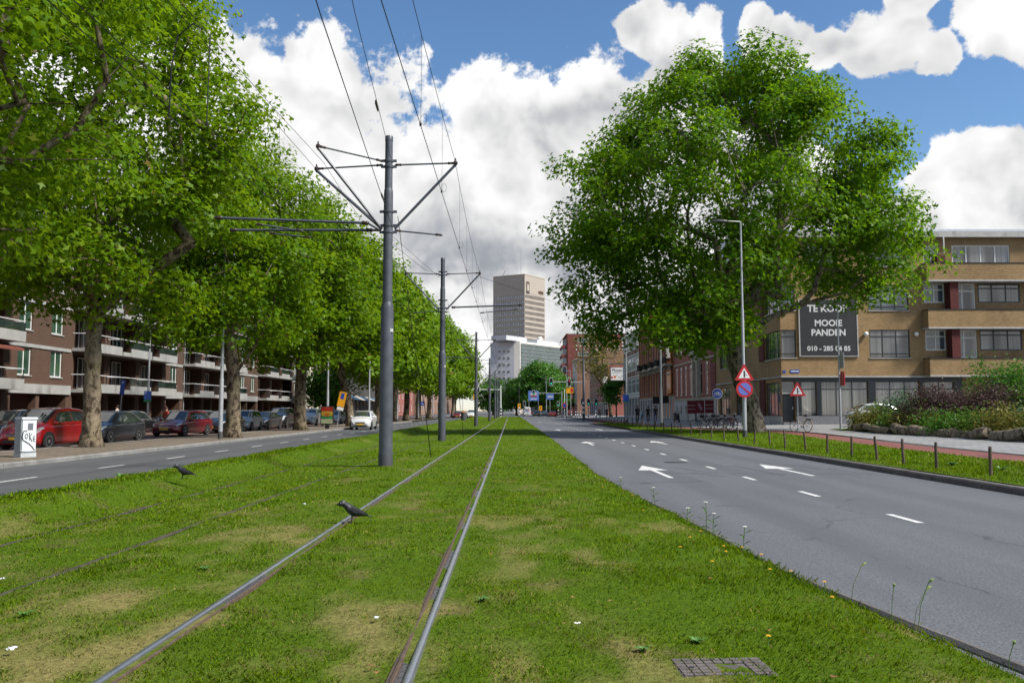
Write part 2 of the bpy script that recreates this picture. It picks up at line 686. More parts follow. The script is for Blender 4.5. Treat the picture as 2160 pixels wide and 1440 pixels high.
M_STONE = mat('grey_stone', (0.42, 0.41, 0.40), 0.8, var=0.2, vscale=2, dirt=0.4, bump=0.2)
# ------------------------------------------------------------------ terrain
EDGE_Y = [-20, 0, 4, 5, 6.5, 8.1, 12.7, 15.3, 20, 38, 78, 130, 200]
EDGE_X = [5.6, 3.9, 3.1, 2.95, 2.72, 2.50, 2.33, 2.15, 1.96, 2.08, 2.25, 2.3, 2.35]
PATH_Y = [-20, 5, 20, 30, 40, 47, 52, 60, 70, 100, 140]
PATH_X = [12.6, 12.7, 12.9, 13.3, 14.2, 14.9, 14.9, 13.2, 12.1, 11.9, 11.9]
RAILS = [-0.54, -2.04, -3.85, -5.30]
ZROAD = -0.15
LAWN_L = -7.8


def edge_x(y):
    return np.interp(y, EDGE_Y, EDGE_X)


def path_x(y):
    return np.interp(y, PATH_Y, PATH_X)


def zr(x):
    return np.interp(x, [9.0, 9.3, 13, 14.4, 20.4, 60], [-.02, 0.0, .03, .08, .30, .35])


def lumps(x, y):
    return 0.012 * np.sin(x * 2.1 + 1.3 * np.sin(y * .7)) * np.cos(y * 1.7 + x) + 0.008 * np.sin(x * 5.3 + y * 3.1)


def lawn_z(x, y):
    """height of the soil of the grassed tram bed"""
    z = np.interp(x, [-7.9, -7.5, -6.6, -5.95, -5.55, -5.2, -3.9, -3.1, -2.1, -0.4, 1.2, 1.9, 2.6, 3.4],
                  [-.10, 0.07, 0.13, -0.07, -0.105, -0.055, -.045, 0.0, -.022, -.022, -.015, -.04, -.07, -.11])
    e = edge_x(y)
    z = z - 0.08 * np.clip((x - e + 0.35) / 0.35, 0, 1)
    return z + lumps(x, y)


def vnoise(x, y, s, seed):
    """smooth value noise on a lattice"""
    rg = np.random.default_rng(seed)
    tab = rg.uniform(size=(64, 64))
    fx, fy = x * s, y * s
    ix, iy = np.floor(fx).astype(int), np.floor(fy).astype(int)
    tx, ty = fx - ix, fy - iy
    tx, ty = tx * tx * (3 - 2 * tx), ty * ty * (3 - 2 * ty)
    g_ = lambda a, b: tab[a % 64, b % 64]
    return (g_(ix, iy) * (1 - tx) + g_(ix + 1, iy) * tx) * (1 - ty) + (g_(ix, iy + 1) * (1 - tx) + g_(ix + 1, iy + 1) * tx) * ty


def fbm(x, y, s, seed):
    return (vnoise(x, y, s, seed) + .5 * vnoise(x, y, s * 2.1, seed + 1) + .25 * vnoise(x, y, s * 4.3, seed + 2)) / 1.75


def dryness(x, y):
    """0 green .. 1 straw; bare dry patches have a shape of their own"""
    d = .6 * fbm(x * 1.1, y * .7, 1.2, 5) + .4 * fbm(x, y, 5.0, 15)
    near = np.clip((14 - y) / 8, 0, 1)
    p = np.clip((d - (.60 - .05 * near)) / .14, 0, 1)
    # worn strip between the tracks and right of the right rail
    strip = np.exp(-((x + 2.9) / .8) ** 2) * .50 + np.exp(-((x - .15) / .45) ** 2) * .62 + np.exp(-((x + 1.3) / .4) ** 2) * .30
    q = np.clip((fbm(x * 2.4, y * 1.7, 1.7, 9) - .50) / .22, 0, 1) * strip * np.clip((14 - y) / 5, 0, 1)
    return np.clip(p * (.40 + .55 * near) + q, 0, 1)


def sheet(name, xs_of, ys, zf, m, kind='structure', label=None, nx=2):
    """ground sheet between two edges given per row"""
    vs_, fs = [], []
    for y in ys:
        a, b = xs_of(y)
        for k in range(nx):
            x = a + (b - a) * k / (nx - 1)
            vs_.append((x, y, float(zf(x, y))))
    for j in range(len(ys) - 1):
        for k in range(nx - 1):
            i = j * nx + k
            fs.append((i, i + 1, i + nx + 1, i + nx))
    me = np_mesh(name, np.array(vs_), np.array(fs), m, smooth=True)
    o = link(name, me)
    o['kind'] = kind
    if label:
        o['label'] = label
    return o


def soil_mat():
    m = bpy.data.materials.new('turf_soil')
    m.use_nodes = True
    T = NT(m.node_tree)
    b = T.n['Principled BSDF']
    b.inputs['Roughness'].default_value = 0.95
    b.inputs['Specular IOR Level'].default_value = 0.1
    pos = T.node('ShaderNodeNewGeometry').outputs['Position']
    n1 = T.noise(pos, 1.1, 5, 0.65)
    n2 = T.noise(pos, 26, 5, 0.75)
    n3 = T.noise(T.vmath('MULTIPLY', pos, (1.6, 0.5, 1)), 0.55, 4, 0.6)
    g = T.ramp(n2, [(0.3, (0.03, 0.055, 0.004)), (0.55, (0.065, 0.12, 0.004)), (0.75, (0.115, 0.165, 0.008))])
    br = T.ramp(n2, [(0.3, (0.05, 0.035, 0.02)), (0.7, (0.17, 0.125, 0.06))])
    c = T.mix(T.smooth(n1, 0.56, 0.68, 0, 0.6), g, br)
    dryc = T.ramp(n2, [(0.3, (0.13, 0.09, 0.04)), (0.55, (0.30, 0.225, 0.10)), (0.75, (0.42, 0.33, 0.16))])
    c = T.mix(T.node('ShaderNodeAttribute', attribute_name='dry').outputs['Fac'], c, dryc)
    T.l.new(c, b.inputs['Base Color'])
    bn = T.node('ShaderNodeBump')
    bn.inputs['Strength'].default_value = 0.8
    bn.inputs['Distance'].default_value = 0.03
    T.put(bn.inputs['Height'], n2)
    T.l.new(bn.outputs[0], b.inputs['Normal'])
    return m


M_SOIL = soil_mat()
M_ASPH = asphalt_mat('asphalt_right', (0.104, 0.109, 0.119), 0.6, 0.35)
M_ASPHL = asphalt_mat('asphalt_left', (0.085, 0.088, 0.094), 0.3, 0.35)
M_PAVEL = paver_mat('brown_grey_pavers', (0.12, 0.095, 0.068), (0.17, 0.135, 0.10), (0.05, 0.04, 0.03), 0.3, 0.3, 0.45)
M_KLINK = paver_mat('reddish_clinker', (0.14, 0.075, 0.055), (0.19, 0.11, 0.085), (0.06, 0.05, 0.04), 0.2, 0.1, 0.35)
M_PAVER = paver_mat('grey_sidewalk_slabs', (0.20, 0.20, 0.205), (0.25, 0.25, 0.255), (0.11, 0.11, 0.11), 0.3, 0.3, 0.3)
M_PATH = asphalt_mat('red_cycle_asphalt', (0.19, 0.07, 0.06), 0.25, 0.2)
M_KERB = mat('kerb_concrete', (0.20, 0.195, 0.185), 0.85, var=0.25, vscale=2.0, bump=0.3, bscale=60, dirt=0.4)
M_KERBD = mat('kerb_dark_concrete', (0.11, 0.10, 0.095), 0.85, var=0.3, vscale=2.0, bump=0.3, bscale=60, dirt=0.4)
M_PAINT = mat('road_paint_white', (0.52, 0.52, 0.51), 0.7, var=0.22, vscale=14, dirt=0.6)

g = MB().quad((-5000, -3000, -0.34), (5000, -3000, -0.34), (5000, 9000, -0.34), (-5000, 9000, -0.34)).build('ground', M_PAVEL)
tag(g, 'wide ground running out to the horizon', None, kind='structure')
YS = np.concatenate([np.arange(-20, 2, 1.0), np.arange(2, 25, 0.35), np.arange(25, 70, 1.2), np.arange(70, 205, 5.0)])
lawn = sheet('lawn', lambda y: (LAWN_L, edge_x(y)), YS, lawn_z, M_SOIL, label='grassed tram bed between the two roads', nx=90)
lv = np.empty(len(lawn.data.vertices) * 3, dtype=np.float32)
lawn.data.vertices.foreach_get('co', lv)
lv = lv.reshape(-1, 3)
set_attr(lawn.data, 'dry', dryness(lv[:, 0], lv[:, 1]) * .6)
sheet('road', lambda y: (edge_x(y) - 0.5, 9.06), [-20, 0, 4, 5, 6.5, 8, 12, 15, 20, 40, 78, 130, 200, 262], lambda x, y: ZROAD, M_ASPH,
      label='grey asphalt carriageway right of the tracks')
sheet('road', lambda y: (-13.2, -7.6), [-20, 262], lambda x, y: ZROAD, M_ASPHL, label='asphalt carriageway between the lawn and the parked cars')
sheet('crossroad', lambda y: (-60, 60), [205, 262], lambda x, y: ZROAD + .004, M_ASPH, label='asphalt crossing at the far end of the tram lawn')
sheet('road', lambda y: (-40, 30), [262, 700], lambda x, y: ZROAD, M_ASPH, label='far stretch of asphalt beyond the crossing')
sheet('road', lambda y: (9.06, 12.4), [103, 205], lambda x, y: ZROAD, M_ASPH, label='extra turning lane beyond the grass verge')
# left pavement, parking street and sidewalk
sheet('pavement', lambda y: (-17.2, -13.33), [-20, 205], lambda x, y: -0.03, M_PAVEL, label='brown paved strip under the row of plane trees')
sheet('parking_street', lambda y: (-27.0, -17.2), [-20, 205], lambda x, y: -0.13, M_KLINK, label='reddish clinker parking street')
sheet('sidewalk', lambda y: (-31.0, -27.0), [-20, 205], lambda x, y: -0.03, M_PAVEL, label='sidewalk along the apartment building')
# right verge, cycle path, sidewalk
VY = np.concatenate([np.arange(-20, 20, 4), np.arange(20, 96, 2.0)])
sheet('verge', lambda y: (9.25, min(path_x(y), path_x(y))), VY, lambda x, y: zr(x) + .3 * lumps(x, y), M_SOIL, label='grass verge between kerb and cycle path', nx=14)
PY = np.concatenate([np.arange(-20, 20, 4), np.arange(20, 141, 2.0)])
sheet('cycle_path', lambda y: (path_x(y), path_x(y) + 1.35), PY, lambda x, y: zr(x) - 0.01, M_PATH, label='red asphalt cycle path', nx=4)
sheet('sidewalk', lambda y: (path_x(y) + 1.50, 62), PY, lambda x, y: zr(x) + 0.02, M_PAVER, label='grey slab sidewalk on the right side', nx=14)
sheet('sidewalk', lambda y: (12.4, 62), np.arange(140, 206, 11), lambda x, y: zr(x) + 0.02, M_PAVER, label='far grey sidewalk before the crossing', nx=14)
sheet('side_street', lambda y: (23.0, 62), [54.5, 61.0], lambda x, y: zr(x) + 0.024, M_ASPHL, label='side street in front of the yellow brick building', nx=4)
sheet('cycle_path', lambda y: (9.25, 12.4), [96, 103], lambda x, y: ZROAD + .13, M_PATH, label='red crossing at the end of the verge', nx=2)


def kerb_run(name, label, pts, w, h, z, m, step=1.0):
    """row of kerb stones along a polyline of (x, y)"""
    root = empty(name, (pts[0][0], pts[0][1], z))
    root['kind'] = 'structure'
    root['label'] = label
    me = MB()
    c = 0.025
    L = step - 0.014
    prof = [(-w / 2, -0.12), (w / 2, -0.12), (w / 2, h - c), (w / 2 - c, h), (-w / 2 + c, h), (-w / 2, h - c)]
    me.prism([(x, -L / 2, zz) for x, zz in prof], (0, L, 0))
    data = me.mesh('kerb_stone', m)
    rem, cur = 0.0, 0
    for (a, b) in zip(pts[:-1], pts[1:]):
        a, b = Vector((*a, 0)), Vector((*b, 0))
        n = max(1, int(round((b - a).length / step)))
        ang = math.atan2(b.y - a.y, b.x - a.x) - math.pi / 2
        for i in range(n):
            p = a + (b - a) * ((i + .5) / n)
            o = link('kerb_stone', data, root, (p.x - pts[0][0], p.y - pts[0][1], rnd.uniform(-.004, .004)), (0, 0, ang + rnd.uniform(-.004, .004)))
    return root


kerb_run('kerb', 'dark concrete kerb along the right grass verge', [(9.16, 6), (9.16, 62), (9.0, 66)], .22, .13, ZROAD, M_KERBD)
kerb_run('kerb', 'farther kerb of the verge past the bay', [(9.5, 64), (9.45, 80), (9.3, 94), (9.6, 98), (10.6, 101), (12, 102.5)], .2, .13, ZROAD, M_KERBD)
kerb_run('kerb', 'worn kerb of the tree-lined pavement', [(-13.27, 8), (-13.27, 118)], .18, .125, ZROAD, M_KERB)
kerb_run('kerb', 'low kerb between trees and parked cars', [(-17.2, 20), (-17.2, 118)], .14, .11, -.13, M_KERB)
kerb_run('kerb', 'flat concrete edging between cycle path and sidewalk', [(path_x(y) + 1.425, y) for y in (14, 20, 30, 40, 47, 52, 60, 70, 90)], .13, .02, .09, M_KERB)
# low concrete edge of the lawn against the right carriageway
kerb_run('kerb', 'low worn concrete edging where lawn meets the road', [(float(edge_x(y)) + .02, y) for y in (3, 4, 5, 6.5, 8.1, 12.7, 15.3, 20, 38, 78)], .08, .035, ZROAD, M_KERBD)


def marking(name, label, polys, z, m=M_PAINT):
    mb = MB()
    for p in polys:
        mb.add([(x, y, z) for x, y in p], [tuple(range(len(p)))])
    o = mb.build(name, m)
    o['kind'] = 'structure'
    o['label'] = label
    return o


def rect(x0, x1, y0, y1):
    return [(x0, y0), (x1, y0), (x1, y1), (x0, y1)]


ZM = ZROAD + 0.004
yy = 8.2
k = 0
while yy < 130:
    xc = float(np.interp(yy, [8, 12, 20, 40, 130], [5.52, 5.46, 5.25, 5.25, 5.5]))
    marking('lane_dash', ordinal(k) + ' white dash of the right lane line, counted from the camera', [rect(xc - .055, xc + .055, yy, yy + 1.0)], ZM)
    yy += 3.62
    k += 1
yy = 14.0
k = 0
while yy < 110:
    marking('lane_dash', ordinal(k) + ' thin white dash of the left road, counted from the camera', [rect(-10.75, -10.65, yy, yy + 1.5)], ZM)
    yy += 4.5
    k += 1


def arrow(x, y0, label, left=False):
    # straight-ahead arrow painted stretched along the lane
    p = [(x - .06, y0), (x + .06, y0), (x + .06, y0 + 2.5), (x + .37, y0 + 2.5), (x, y0 + 4.4), (x - .37, y0 + 2.5), (x - .06, y0 + 2.5)]
    marking('lane_arrow', label, [p], ZM)


arrow(3.58, 19.7, 'near white arrow in the lane beside the lawn')
arrow(6.95, 20.3, 'near white arrow in the lane beside the verge')
arrow(3.6, 38.3, 'middle white arrow in the lane beside the lawn')
arrow(6.95, 39.2, 'middle white arrow in the lane beside the verge')
arrow(3.7, 66, 'far white arrow in the lane beside the lawn')
arrow(7.0, 67, 'far white arrow in the lane beside the verge')
arrow(3.8, 112, 'farthest white arrow in the lane beside the lawn')
arrow(7.0, 113, 'farthest white arrow in the lane beside the verge')
marking('stop_line', 'white stop line before the crossing', [rect(2.7, 12, 203.6, 204.2)], ZROAD + .009)
# tar seams and old patch outlines in the right carriageway
M_TAR = mat('tar_seam', (0.045, 0.045, 0.048), 0.7)
segs = [((4.2, 23.4), (5.0, 21.2)), ((4.35, 21.3), (4.9, 20.1)), ((6.1, 24.2), (6.3, 20.4)), ((7.6, 24.5), (7.9, 22.5)), ((8.2, 22.8), (8.5, 20.8)), ((3.0, 21.3), (8.6, 20.7))]
pl = []
for (a, b) in segs:
    a, b = Vector(a), Vector(b)
    n = (b - a).normalized()
    t = Vector((-n.y, n.x)) * .014
    pl.append([tuple(a + t), tuple(a - t), tuple(b - t), tuple(b + t)])
marking('tar_seam', 'thin black tar seams around the near arrows', pl, ZROAD + .003, M_TAR)
marking('tar_seam', 'long seam along the left road', [rect(-10.28, -10.25, 12, 120)], ZROAD + .003, M_TAR)
# ------------------------------------------------------------------ building helpers
class Facade:
    """flat wall with real openings. O: lower left corner seen from outside, U: unit direction to the right, N: outward normal"""
    def __init__(s, parent, O, U, N):
        s.p, s.O, s.U, s.N = parent, Vector(O), Vector(U).normalized(), Vector(N).normalized()
        s.base = Vector(parent.location) if parent else Vector()
        s.Z = Vector((0, 0, 1))

    def pt(s, u, z, d=0.0):
        return s.O + s.U * u + s.Z * z + s.N * d - s.base

    def wall(s, W, H, openings, m, reveal=0.16, name='wall', u0=0.0, z0=0.0, d=0.0):
        us = sorted({u0, u0 + W} | {o[0] for o in openings} | {o[1] for o in openings})
        zs = sorted({z0, z0 + H} | {o[2] for o in openings} | {o[3] for o in openings})
        us = [u for u in us if u0 - 1e-6 <= u <= u0 + W + 1e-6]
        zs = [z for z in zs if z0 - 1e-6 <= z <= z0 + H + 1e-6]
        mb = MB()
        for a, b in zip(us[:-1], us[1:]):
            # merge vertical runs
            run = None
            for c, e in zip(zs[:-1], zs[1:]):
                mu, mz = (a + b) / 2, (c + e) / 2
                hole = any(o[0] < mu < o[1] and o[2] < mz < o[3] for o in openings)
                if hole:
                    if run:
                        mb.quad(s.pt(a, run[0], d), s.pt(b, run[0], d), s.pt(b, run[1], d), s.pt(a, run[1], d))
                    run = None
                else:
                    run = (run[0], e) if run else (c, e)
            if run:
                mb.quad(s.pt(a, run[0], d), s.pt(b, run[0], d), s.pt(b, run[1], d), s.pt(a, run[1], d))
        for o in openings:
            a, b, c, e = o[:4]
            r = o[4] if len(o) > 4 else reveal
            q = [(a, c), (b, c), (b, e), (a, e)]
            for i in range(4):
                (p, z), (p2, z2) = q[i], q[(i + 1) % 4]
                mb.quad(s.pt(p, z, d), s.pt(p, z, d - r), s.pt(p2, z2, d - r), s.pt(p2, z2, d))
        return mb.build(name, m, s.p)

    def block(s, name, m, u0, u1, z0, z1, d0, d1, parent=None, mb=None):
        own = mb is None
        mb = mb or MB()
        vs_ = [s.pt(u0, z0, d0), s.pt(u1, z0, d0), s.pt(u1, z0, d1), s.pt(u0, z0, d1), s.pt(u0, z1, d0), s.pt(u1, z1, d0), s.pt(u1, z1, d1), s.pt(u0, z1, d1)]
        mb.add(vs_, [(0, 3, 2, 1), (4, 5, 6, 7), (0, 1, 5, 4), (1, 2, 6, 5), (2, 3, 7, 6), (3, 0, 4, 7)])
        if own:
            o = mb.build(name, m, s.p)
            if parent is not None:
                o.parent = parent
            return o

    def window(s, u0, u1, z0, z1, fm, gm, cols=2, rows=None, fw=0.06, d=-0.10, sill=None, name='window', dep=0.05, bars=None):
        """frame with mullions, pane as its child. rows: list of fractions for transoms"""
        mb = MB()

        def bl(a, b, c, e):
            s.block(None, None, a, b, c, e, d - dep, d, mb=mb)
        bl(u0, u0 + fw, z0, z1)
        bl(u1 - fw, u1, z0, z1)
        bl(u0 + fw, u1 - fw, z0, z0 + fw)
        bl(u0 + fw, u1 - fw, z1 - fw, z1)
        cuts = bars if bars is not None else [i / cols for i in range(1, cols)]
        cs = sorted(u0 + (u1 - u0) * t for t in cuts)
        for c in cs:
            bl(c - fw / 2, c + fw / 2, z0 + fw, z1 - fw)
        for t in (rows or []):
            z = z0 + (z1 - z0) * t
            e = [u0 + fw - fw / 2] + cs + [u1 - fw / 2]
            for a, b in zip(e[:-1], e[1:]):
                bl(a + fw / 2, b - fw / 2, z - fw / 2, z + fw / 2)
        o = mb.build(name, fm, s.p)
        g_ = MB().quad(s.pt(u0 + .01, z0 + .01, d - dep * .6), s.pt(u1 - .01, z0 + .01, d - dep * .6), s.pt(u1 - .01, z1 - .01, d - dep * .6), s.pt(u0 + .01, z1 - .01, d - dep * .6)).build('pane', gm, o)
        if sill:
            s.block('sill', sill, u0 - .05, u1 + .05, z0 - .07, z0, -.12, .06, parent=o)
        return o

    def door(s, u0, u1, z0, z1, m, d=-0.12, handle=True, panels=0):
        mb = MB()
        s.block(None, None, u0, u1, z0, z1, d - .06, d, mb=mb)
        for i in range(panels):
            h = (z1 - z0) / panels
            s.block(None, None, u0 + .12, u1 - .12, z0 + i * h + .1, z0 + (i + 1) * h - .08, d, d + .02, mb=mb)
        o = mb.build('door', m, s.p)
        if handle:
            s.block('handle', M_RIM, u1 - .14, u1 - .09, z0 + .95, z0 + 1.15, d, d + .05, parent=o)
        return o


def box_shell(name, parent, m, x0, x1, y0, y1, z0, z1):
    b = Vector(parent.location)
    return MB().box(x0 - b.x, x1 - b.x, y0 - b.y, y1 - b.y, z0 - b.z, z1 - b.z).build(name, m, parent)


# ------------------------------------------------------------------ left apartment building
M_BRL = brick_mat('red_brown_brick', (0.070, 0.036, 0.024), (0.105, 0.055, 0.036), (0.09, 0.078, 0.065))
M_RAIL = mat('balcony_rail_white', (0.66, 0.67, 0.68), 0.45)
M_RAILD = mat('balcony_post_dark', (0.02, 0.021, 0.024), 0.5)
M_BGLASS = glass_mat('balcony_smoked_glass', (0.012, 0.02, 0.018), 0.08)
M_GREENGL = glass_mat('window_green_reflection', (0.02, 0.045, 0.03), 0.04)  # green base tint painted in for the reflection of foliage
M_DOORR = mat('dark_red_door', (0.07, 0.02, 0.014), 0.5, var=0.15)
M_DOORG = mat('dark_green_door', (0.012, 0.03, 0.022), 0.4)
XA = -30.0
ZB = -0.03
ST = 2.82                                # storey height
NST = 5
ab = empty('apartment_building', (XA, 36, ZB), 0, 'long brown brick apartment block with white balconies behind the plane trees', 'building')
FA = Facade(ab, (XA, 36, ZB), (0, 1, 0), (1, 0, 0))   # u runs with +y (away), outward normal +x
LEN = 92.0
# bays along the street: (start, end, kind)  b: recessed balcony bay, w: flat brick bay with windows
bays = []
u = 0.0
pat = [('b', 5.4), ('b', 5.4), ('b', 5.4), ('w', 7.6), ('b', 5.4), ('b', 5.4), ('b', 5.4), ('w', 4.2)]
i = 0
while u < LEN - 4:
    kk, ww = pat[i % len(pat)]
    bays.append((u, min(u + ww, LEN), kk))
    u += ww
    i += 1
LEN = bays[-1][1]
H = ST * NST + 0.7
opn = []
for (a, b, kk) in bays:
    for s_ in range(NST):
        z0 = s_ * ST
        if s_ == 0:
            if kk == 'b':
                opn.append((a + .35, a + 2.2, 0.02, 2.45, 1.3))
                opn.append((a + 2.9, b - .45, 0.02, 2.45, 1.3))
            else:
                opn.append((a + .5, b - .5, 0.02, 2.45, 1.6))
        elif kk == 'b':
            opn.append((a + .42, b - .42, z0 + .06, z0 + 2.52, 1.1))
        else:
            n = 2 if b - a > 6 else 1
            for q in range(n):
                c = a + (b - a) * (q + .5) / n
                opn.append((c - .75, c + .75, z0 + .75, z0 + 2.45, .18))
FA.wall(LEN, H, opn, M_BRL, name='wall')
# flank wall at the near and far end, roof
MB().quad(FA.pt(0, 0), FA.pt(0, H), FA.pt(0, H, -12), FA.pt(0, 0, -12)).build('flank_wall', M_BRL, ab)
MB().quad(FA.pt(LEN, 0), FA.pt(LEN, 0, -12), FA.pt(LEN, H, -12), FA.pt(LEN, H)).build('flank_wall', M_BRL, ab)
FA.block('roof', M_CONC, -.3, LEN + .3, H, H + .35, -12, .35)
for (a, b, kk) in bays:
    for s_ in range(NST):
        z0 = s_ * ST
        vis = s_ <= 3
        if s_ == 0:
            if kk == 'b':
                for (p, q) in ((a + .35, a + 2.2), (a + 2.9, b - .45)):
                    MB().quad(FA.pt(p, 0, -1.29), FA.pt(q, 0, -1.29), FA.pt(q, 2.5, -1.29), FA.pt(p, 2.5, -1.29)).build('back_wall', M_BRL, ab)
                FA.door(a + .6, a + 1.6, .03, 2.2, rnd.choice([M_DOORR, M_DOORG, M_DOORR]), d=-1.2)
                if rnd.random() < .5:
                    FA.window(a + 3.1, a + 4.5, .5, 2.3, M_WHITE, M_GLASS, 2, d=-1.15)
                else:
                    FA.door(a + 3.2, a + 4.2, .03, 2.2, rnd.choice([M_DOORR, M_DOORG]), d=-1.2)
            else:
                MB().quad(FA.pt(a + .5, 0, -1.59), FA.pt(b - .5, 0, -1.59), FA.pt(b - .5, 2.5, -1.59), FA.pt(a + .5, 2.5, -1.59)).build('back_wall', M_DOORR, ab)
                FA.block('lintel', M_CONC, a + .1, b - .1, 2.45, 3.05, .002, .12)
                if b - a > 6:
                    FA.block('pier', M_BRL, a + 3.4, a + 3.8, 0, 2.45, -.5, -.02)
        elif kk == 'b':
            # loggia: back wall, glazed door and window, slab, parapet, rail
            MB().quad(FA.pt(a + .42, z0, -1.09), FA.pt(b - .42, z0, -1.09), FA.pt(b - .42, z0 + 2.6, -1.09), FA.pt(a + .42, z0 + 2.6, -1.09)).build('back_wall', M_BRL, ab)
            if vis:
                FA.window(a + .6, a + 2.0, z0 + .15, z0 + 2.35, M_WHITE, rnd.choice([M_GLASS, M_GREENGL]), 2, d=-.95, bars=[.62], rows=[.75])
                FA.window(a + 2.9, a + 4.4, z0 + .1, z0 + 2.35, M_WHITE, rnd.choice([M_GLASS, M_CURT, M_GREENGL]), 2, d=-.95)
                bal = FA.block('balcony', M_CONC, a + .1, b - .1, z0 - .20, z0 + .02, -.02, 1.15)
                mb = MB()
                st = a + 1.5
                FA.block(None, None, st, b - .9, z0 + .02, z0 + .42, 1.03, 1.15, mb=mb)
                FA.block(None, None, a + .1, st, z0 + .02, z0 + .10, 1.03, 1.15, mb=mb)
                FA.block(None, None, b - .22, b - .1, z0 + .02, z0 + .42, .0, 1.03, mb=mb)
                FA.block(None, None, b - .9, b - .1, z0 + .02, z0 + .42, 1.03, 1.15, mb=mb)
                mb.build('parapet', M_CONC, bal)
                mb = MB()
                pr = [FA.pt(a + .12, z0 + 1.02, .02), FA.pt(a + .12, z0 + 1.02, 1.09), FA.pt(b - .12, z0 + 1.02, 1.09), FA.pt(b - .12, z0 + 1.02, .02)]
                mb.tube(pr, .028, 6)
                mb.build('handrail', M_RAIL, bal)
                for uu in (a + .14, a + 1.48, a + 3.0, b - .14):
                    FA.block('post', M_RAILD, uu - .02, uu + .02, z0 + .05, z0 + 1.0, 1.07, 1.11, parent=bal)
                if rnd.random() < .6:
                    FA.block('glass_panel', M_BGLASS, a + 1.55, b - .2, z0 + .46, z0 + .92, 1.085, 1.095, parent=bal)
                else:
                    mb = MB()
                    for kx in range(14):
                        uu = a + .2 + kx * .1
                        FA.block(None, None, uu - .008, uu + .008, z0 + .12, z0 + 1.0, 1.085, 1.1, mb=mb)
                    mb.build('balusters', M_RAILD, bal)['kind'] = 'stuff'
        else:
            n = 2 if b - a > 6 else 1
            for q in range(n):
                c = a + (b - a) * (q + .5) / n
                FA.window(c - .75, c + .75, z0 + .75, z0 + 2.45, M_WHITE, M_GREENGL if s_ < 3 else M_GLASS, 2, d=-.08, sill=M_CONC, fw=.07)
            FA.block('band', M_CONC, a + .1, b - .1, z0 + 2.50, z0 + 2.72, .002, .06)
# one warm porch lamp that is lit, and an awning folded out
lamp = MB()
lamp.tube([FA.pt(10.2, 2.0, .05), FA.pt(10.2, 2.22, .05)], .05, 8)
lamp.build('porch_lamp', mat('lit_lamp', (1.0, 0.55, 0.12), .5, emit=4.0), ab)
aw = MB()
aw.add([FA.pt(11.0, ST + 2.55, .05), FA.pt(15.6, ST + 2.55, .05), FA.pt(15.6, ST + 2.20, 1.35), FA.pt(11.0, ST + 2.20, 1.35)], [(0, 1, 2, 3)])
aw.add([FA.pt(11.0, ST + 2.20, 1.352), FA.pt(15.6, ST + 2.20, 1.352), FA.pt(15.6, ST + 2.05, 1.36), FA.pt(11.0, ST + 2.05, 1.36)], [(0, 1, 2, 3)])
aw.build('awning', mat('brown_red_awning', (0.16, 0.045, 0.03), .8, var=.1), ab)
for uu in (8.0, 26.4, 44.5):
    MB().tube([FA.pt(uu, 0, .06), FA.pt(uu, H, .06)], .05, 8).build('drainpipe', M_GALV, ab)
# ------------------------------------------------------------------ yellow brick corner building
M_BRY = brick_mat('yellow_brick', (0.245, 0.152, 0.068), (0.37, 0.245, 0.118), (0.17, 0.13, 0.09), dirt=0.55)
M_BRW = brick_mat('wine_glazed_brick', (0.10, 0.022, 0.020), (0.14, 0.035, 0.03), (0.05, 0.03, 0.03))
M_NAVY = mat('dark_blue_black_shopfront', (0.010, 0.014, 0.020), 0.35, var=0.1)
M_PLINTH = mat('grey_granite_plinth', (0.16, 0.16, 0.175), 0.6, var=0.2, vscale=8, bump=.1)
M_FRD = mat('anthracite_window_frame', (0.022, 0.026, 0.032), 0.4)
M_SLAB = mat('weathered_slab_edge', (0.40, 0.39, 0.38), 0.8, var=0.15, vscale=2, dirt=.5)
XC, YC, ZC = 20.4, 66.0, 0.30
yb = empty('corner_building', (XC, YC, ZC), 0, 'yellow brick corner building with dark shopfront and brick balconies', 'building')
FS = Facade(yb, (XC, YC, 0), (1, 0, 0), (0, -1, 0))        # faces the camera
FW = Facade(yb, (XC, 87.0, 0), (0, -1, 0), (-1, 0, 0))     # faces the avenue
TOP = 14.45
WF = 34.0
op = [(.02, 1.0, .5, 3.55, .35), (1.45, 2.62, .95, 3.55, .2), (2.95, 6.5, .95, 3.55, .2), (7.05, 10.4, .95, 3.55, .2), (10.75, 13.0, .95, 3.55, .2)]
win_f = [(6.7, 9.75, 5.33, 7.44), (6.7, 9.75, 8.92, 10.85), (6.7, 9.75, 12.3, 13.9), (.02, 1.15, 5.33, 7.44), (.02, 1.15, 8.92, 10.85), (2.0, 4.4, 12.3, 13.9)]
bal_f = []
for (z0, z1) in ((5.25, 7.42), (8.87, 10.95)):
    for k in range(3):
        o_ = 10.95 + k * 7.7
        bal_f += [(o_, o_ + 1.55, z0 + .62, z1), (o_ + 2.3, o_ + 3.9, z0 + .05, z1), (o_ + 4.1, o_ + 7.3, z0 + .62, z1)]
top_f = [(13.2, 17.6, 12.3, 13.9), (11.0, 12.2, 12.3, 13.9), (20.5, 25, 12.3, 13.9)]
FS.wall(WF, TOP - ZC, op + win_f + bal_f + top_f, M_BRY, reveal=.16, z0=ZC)
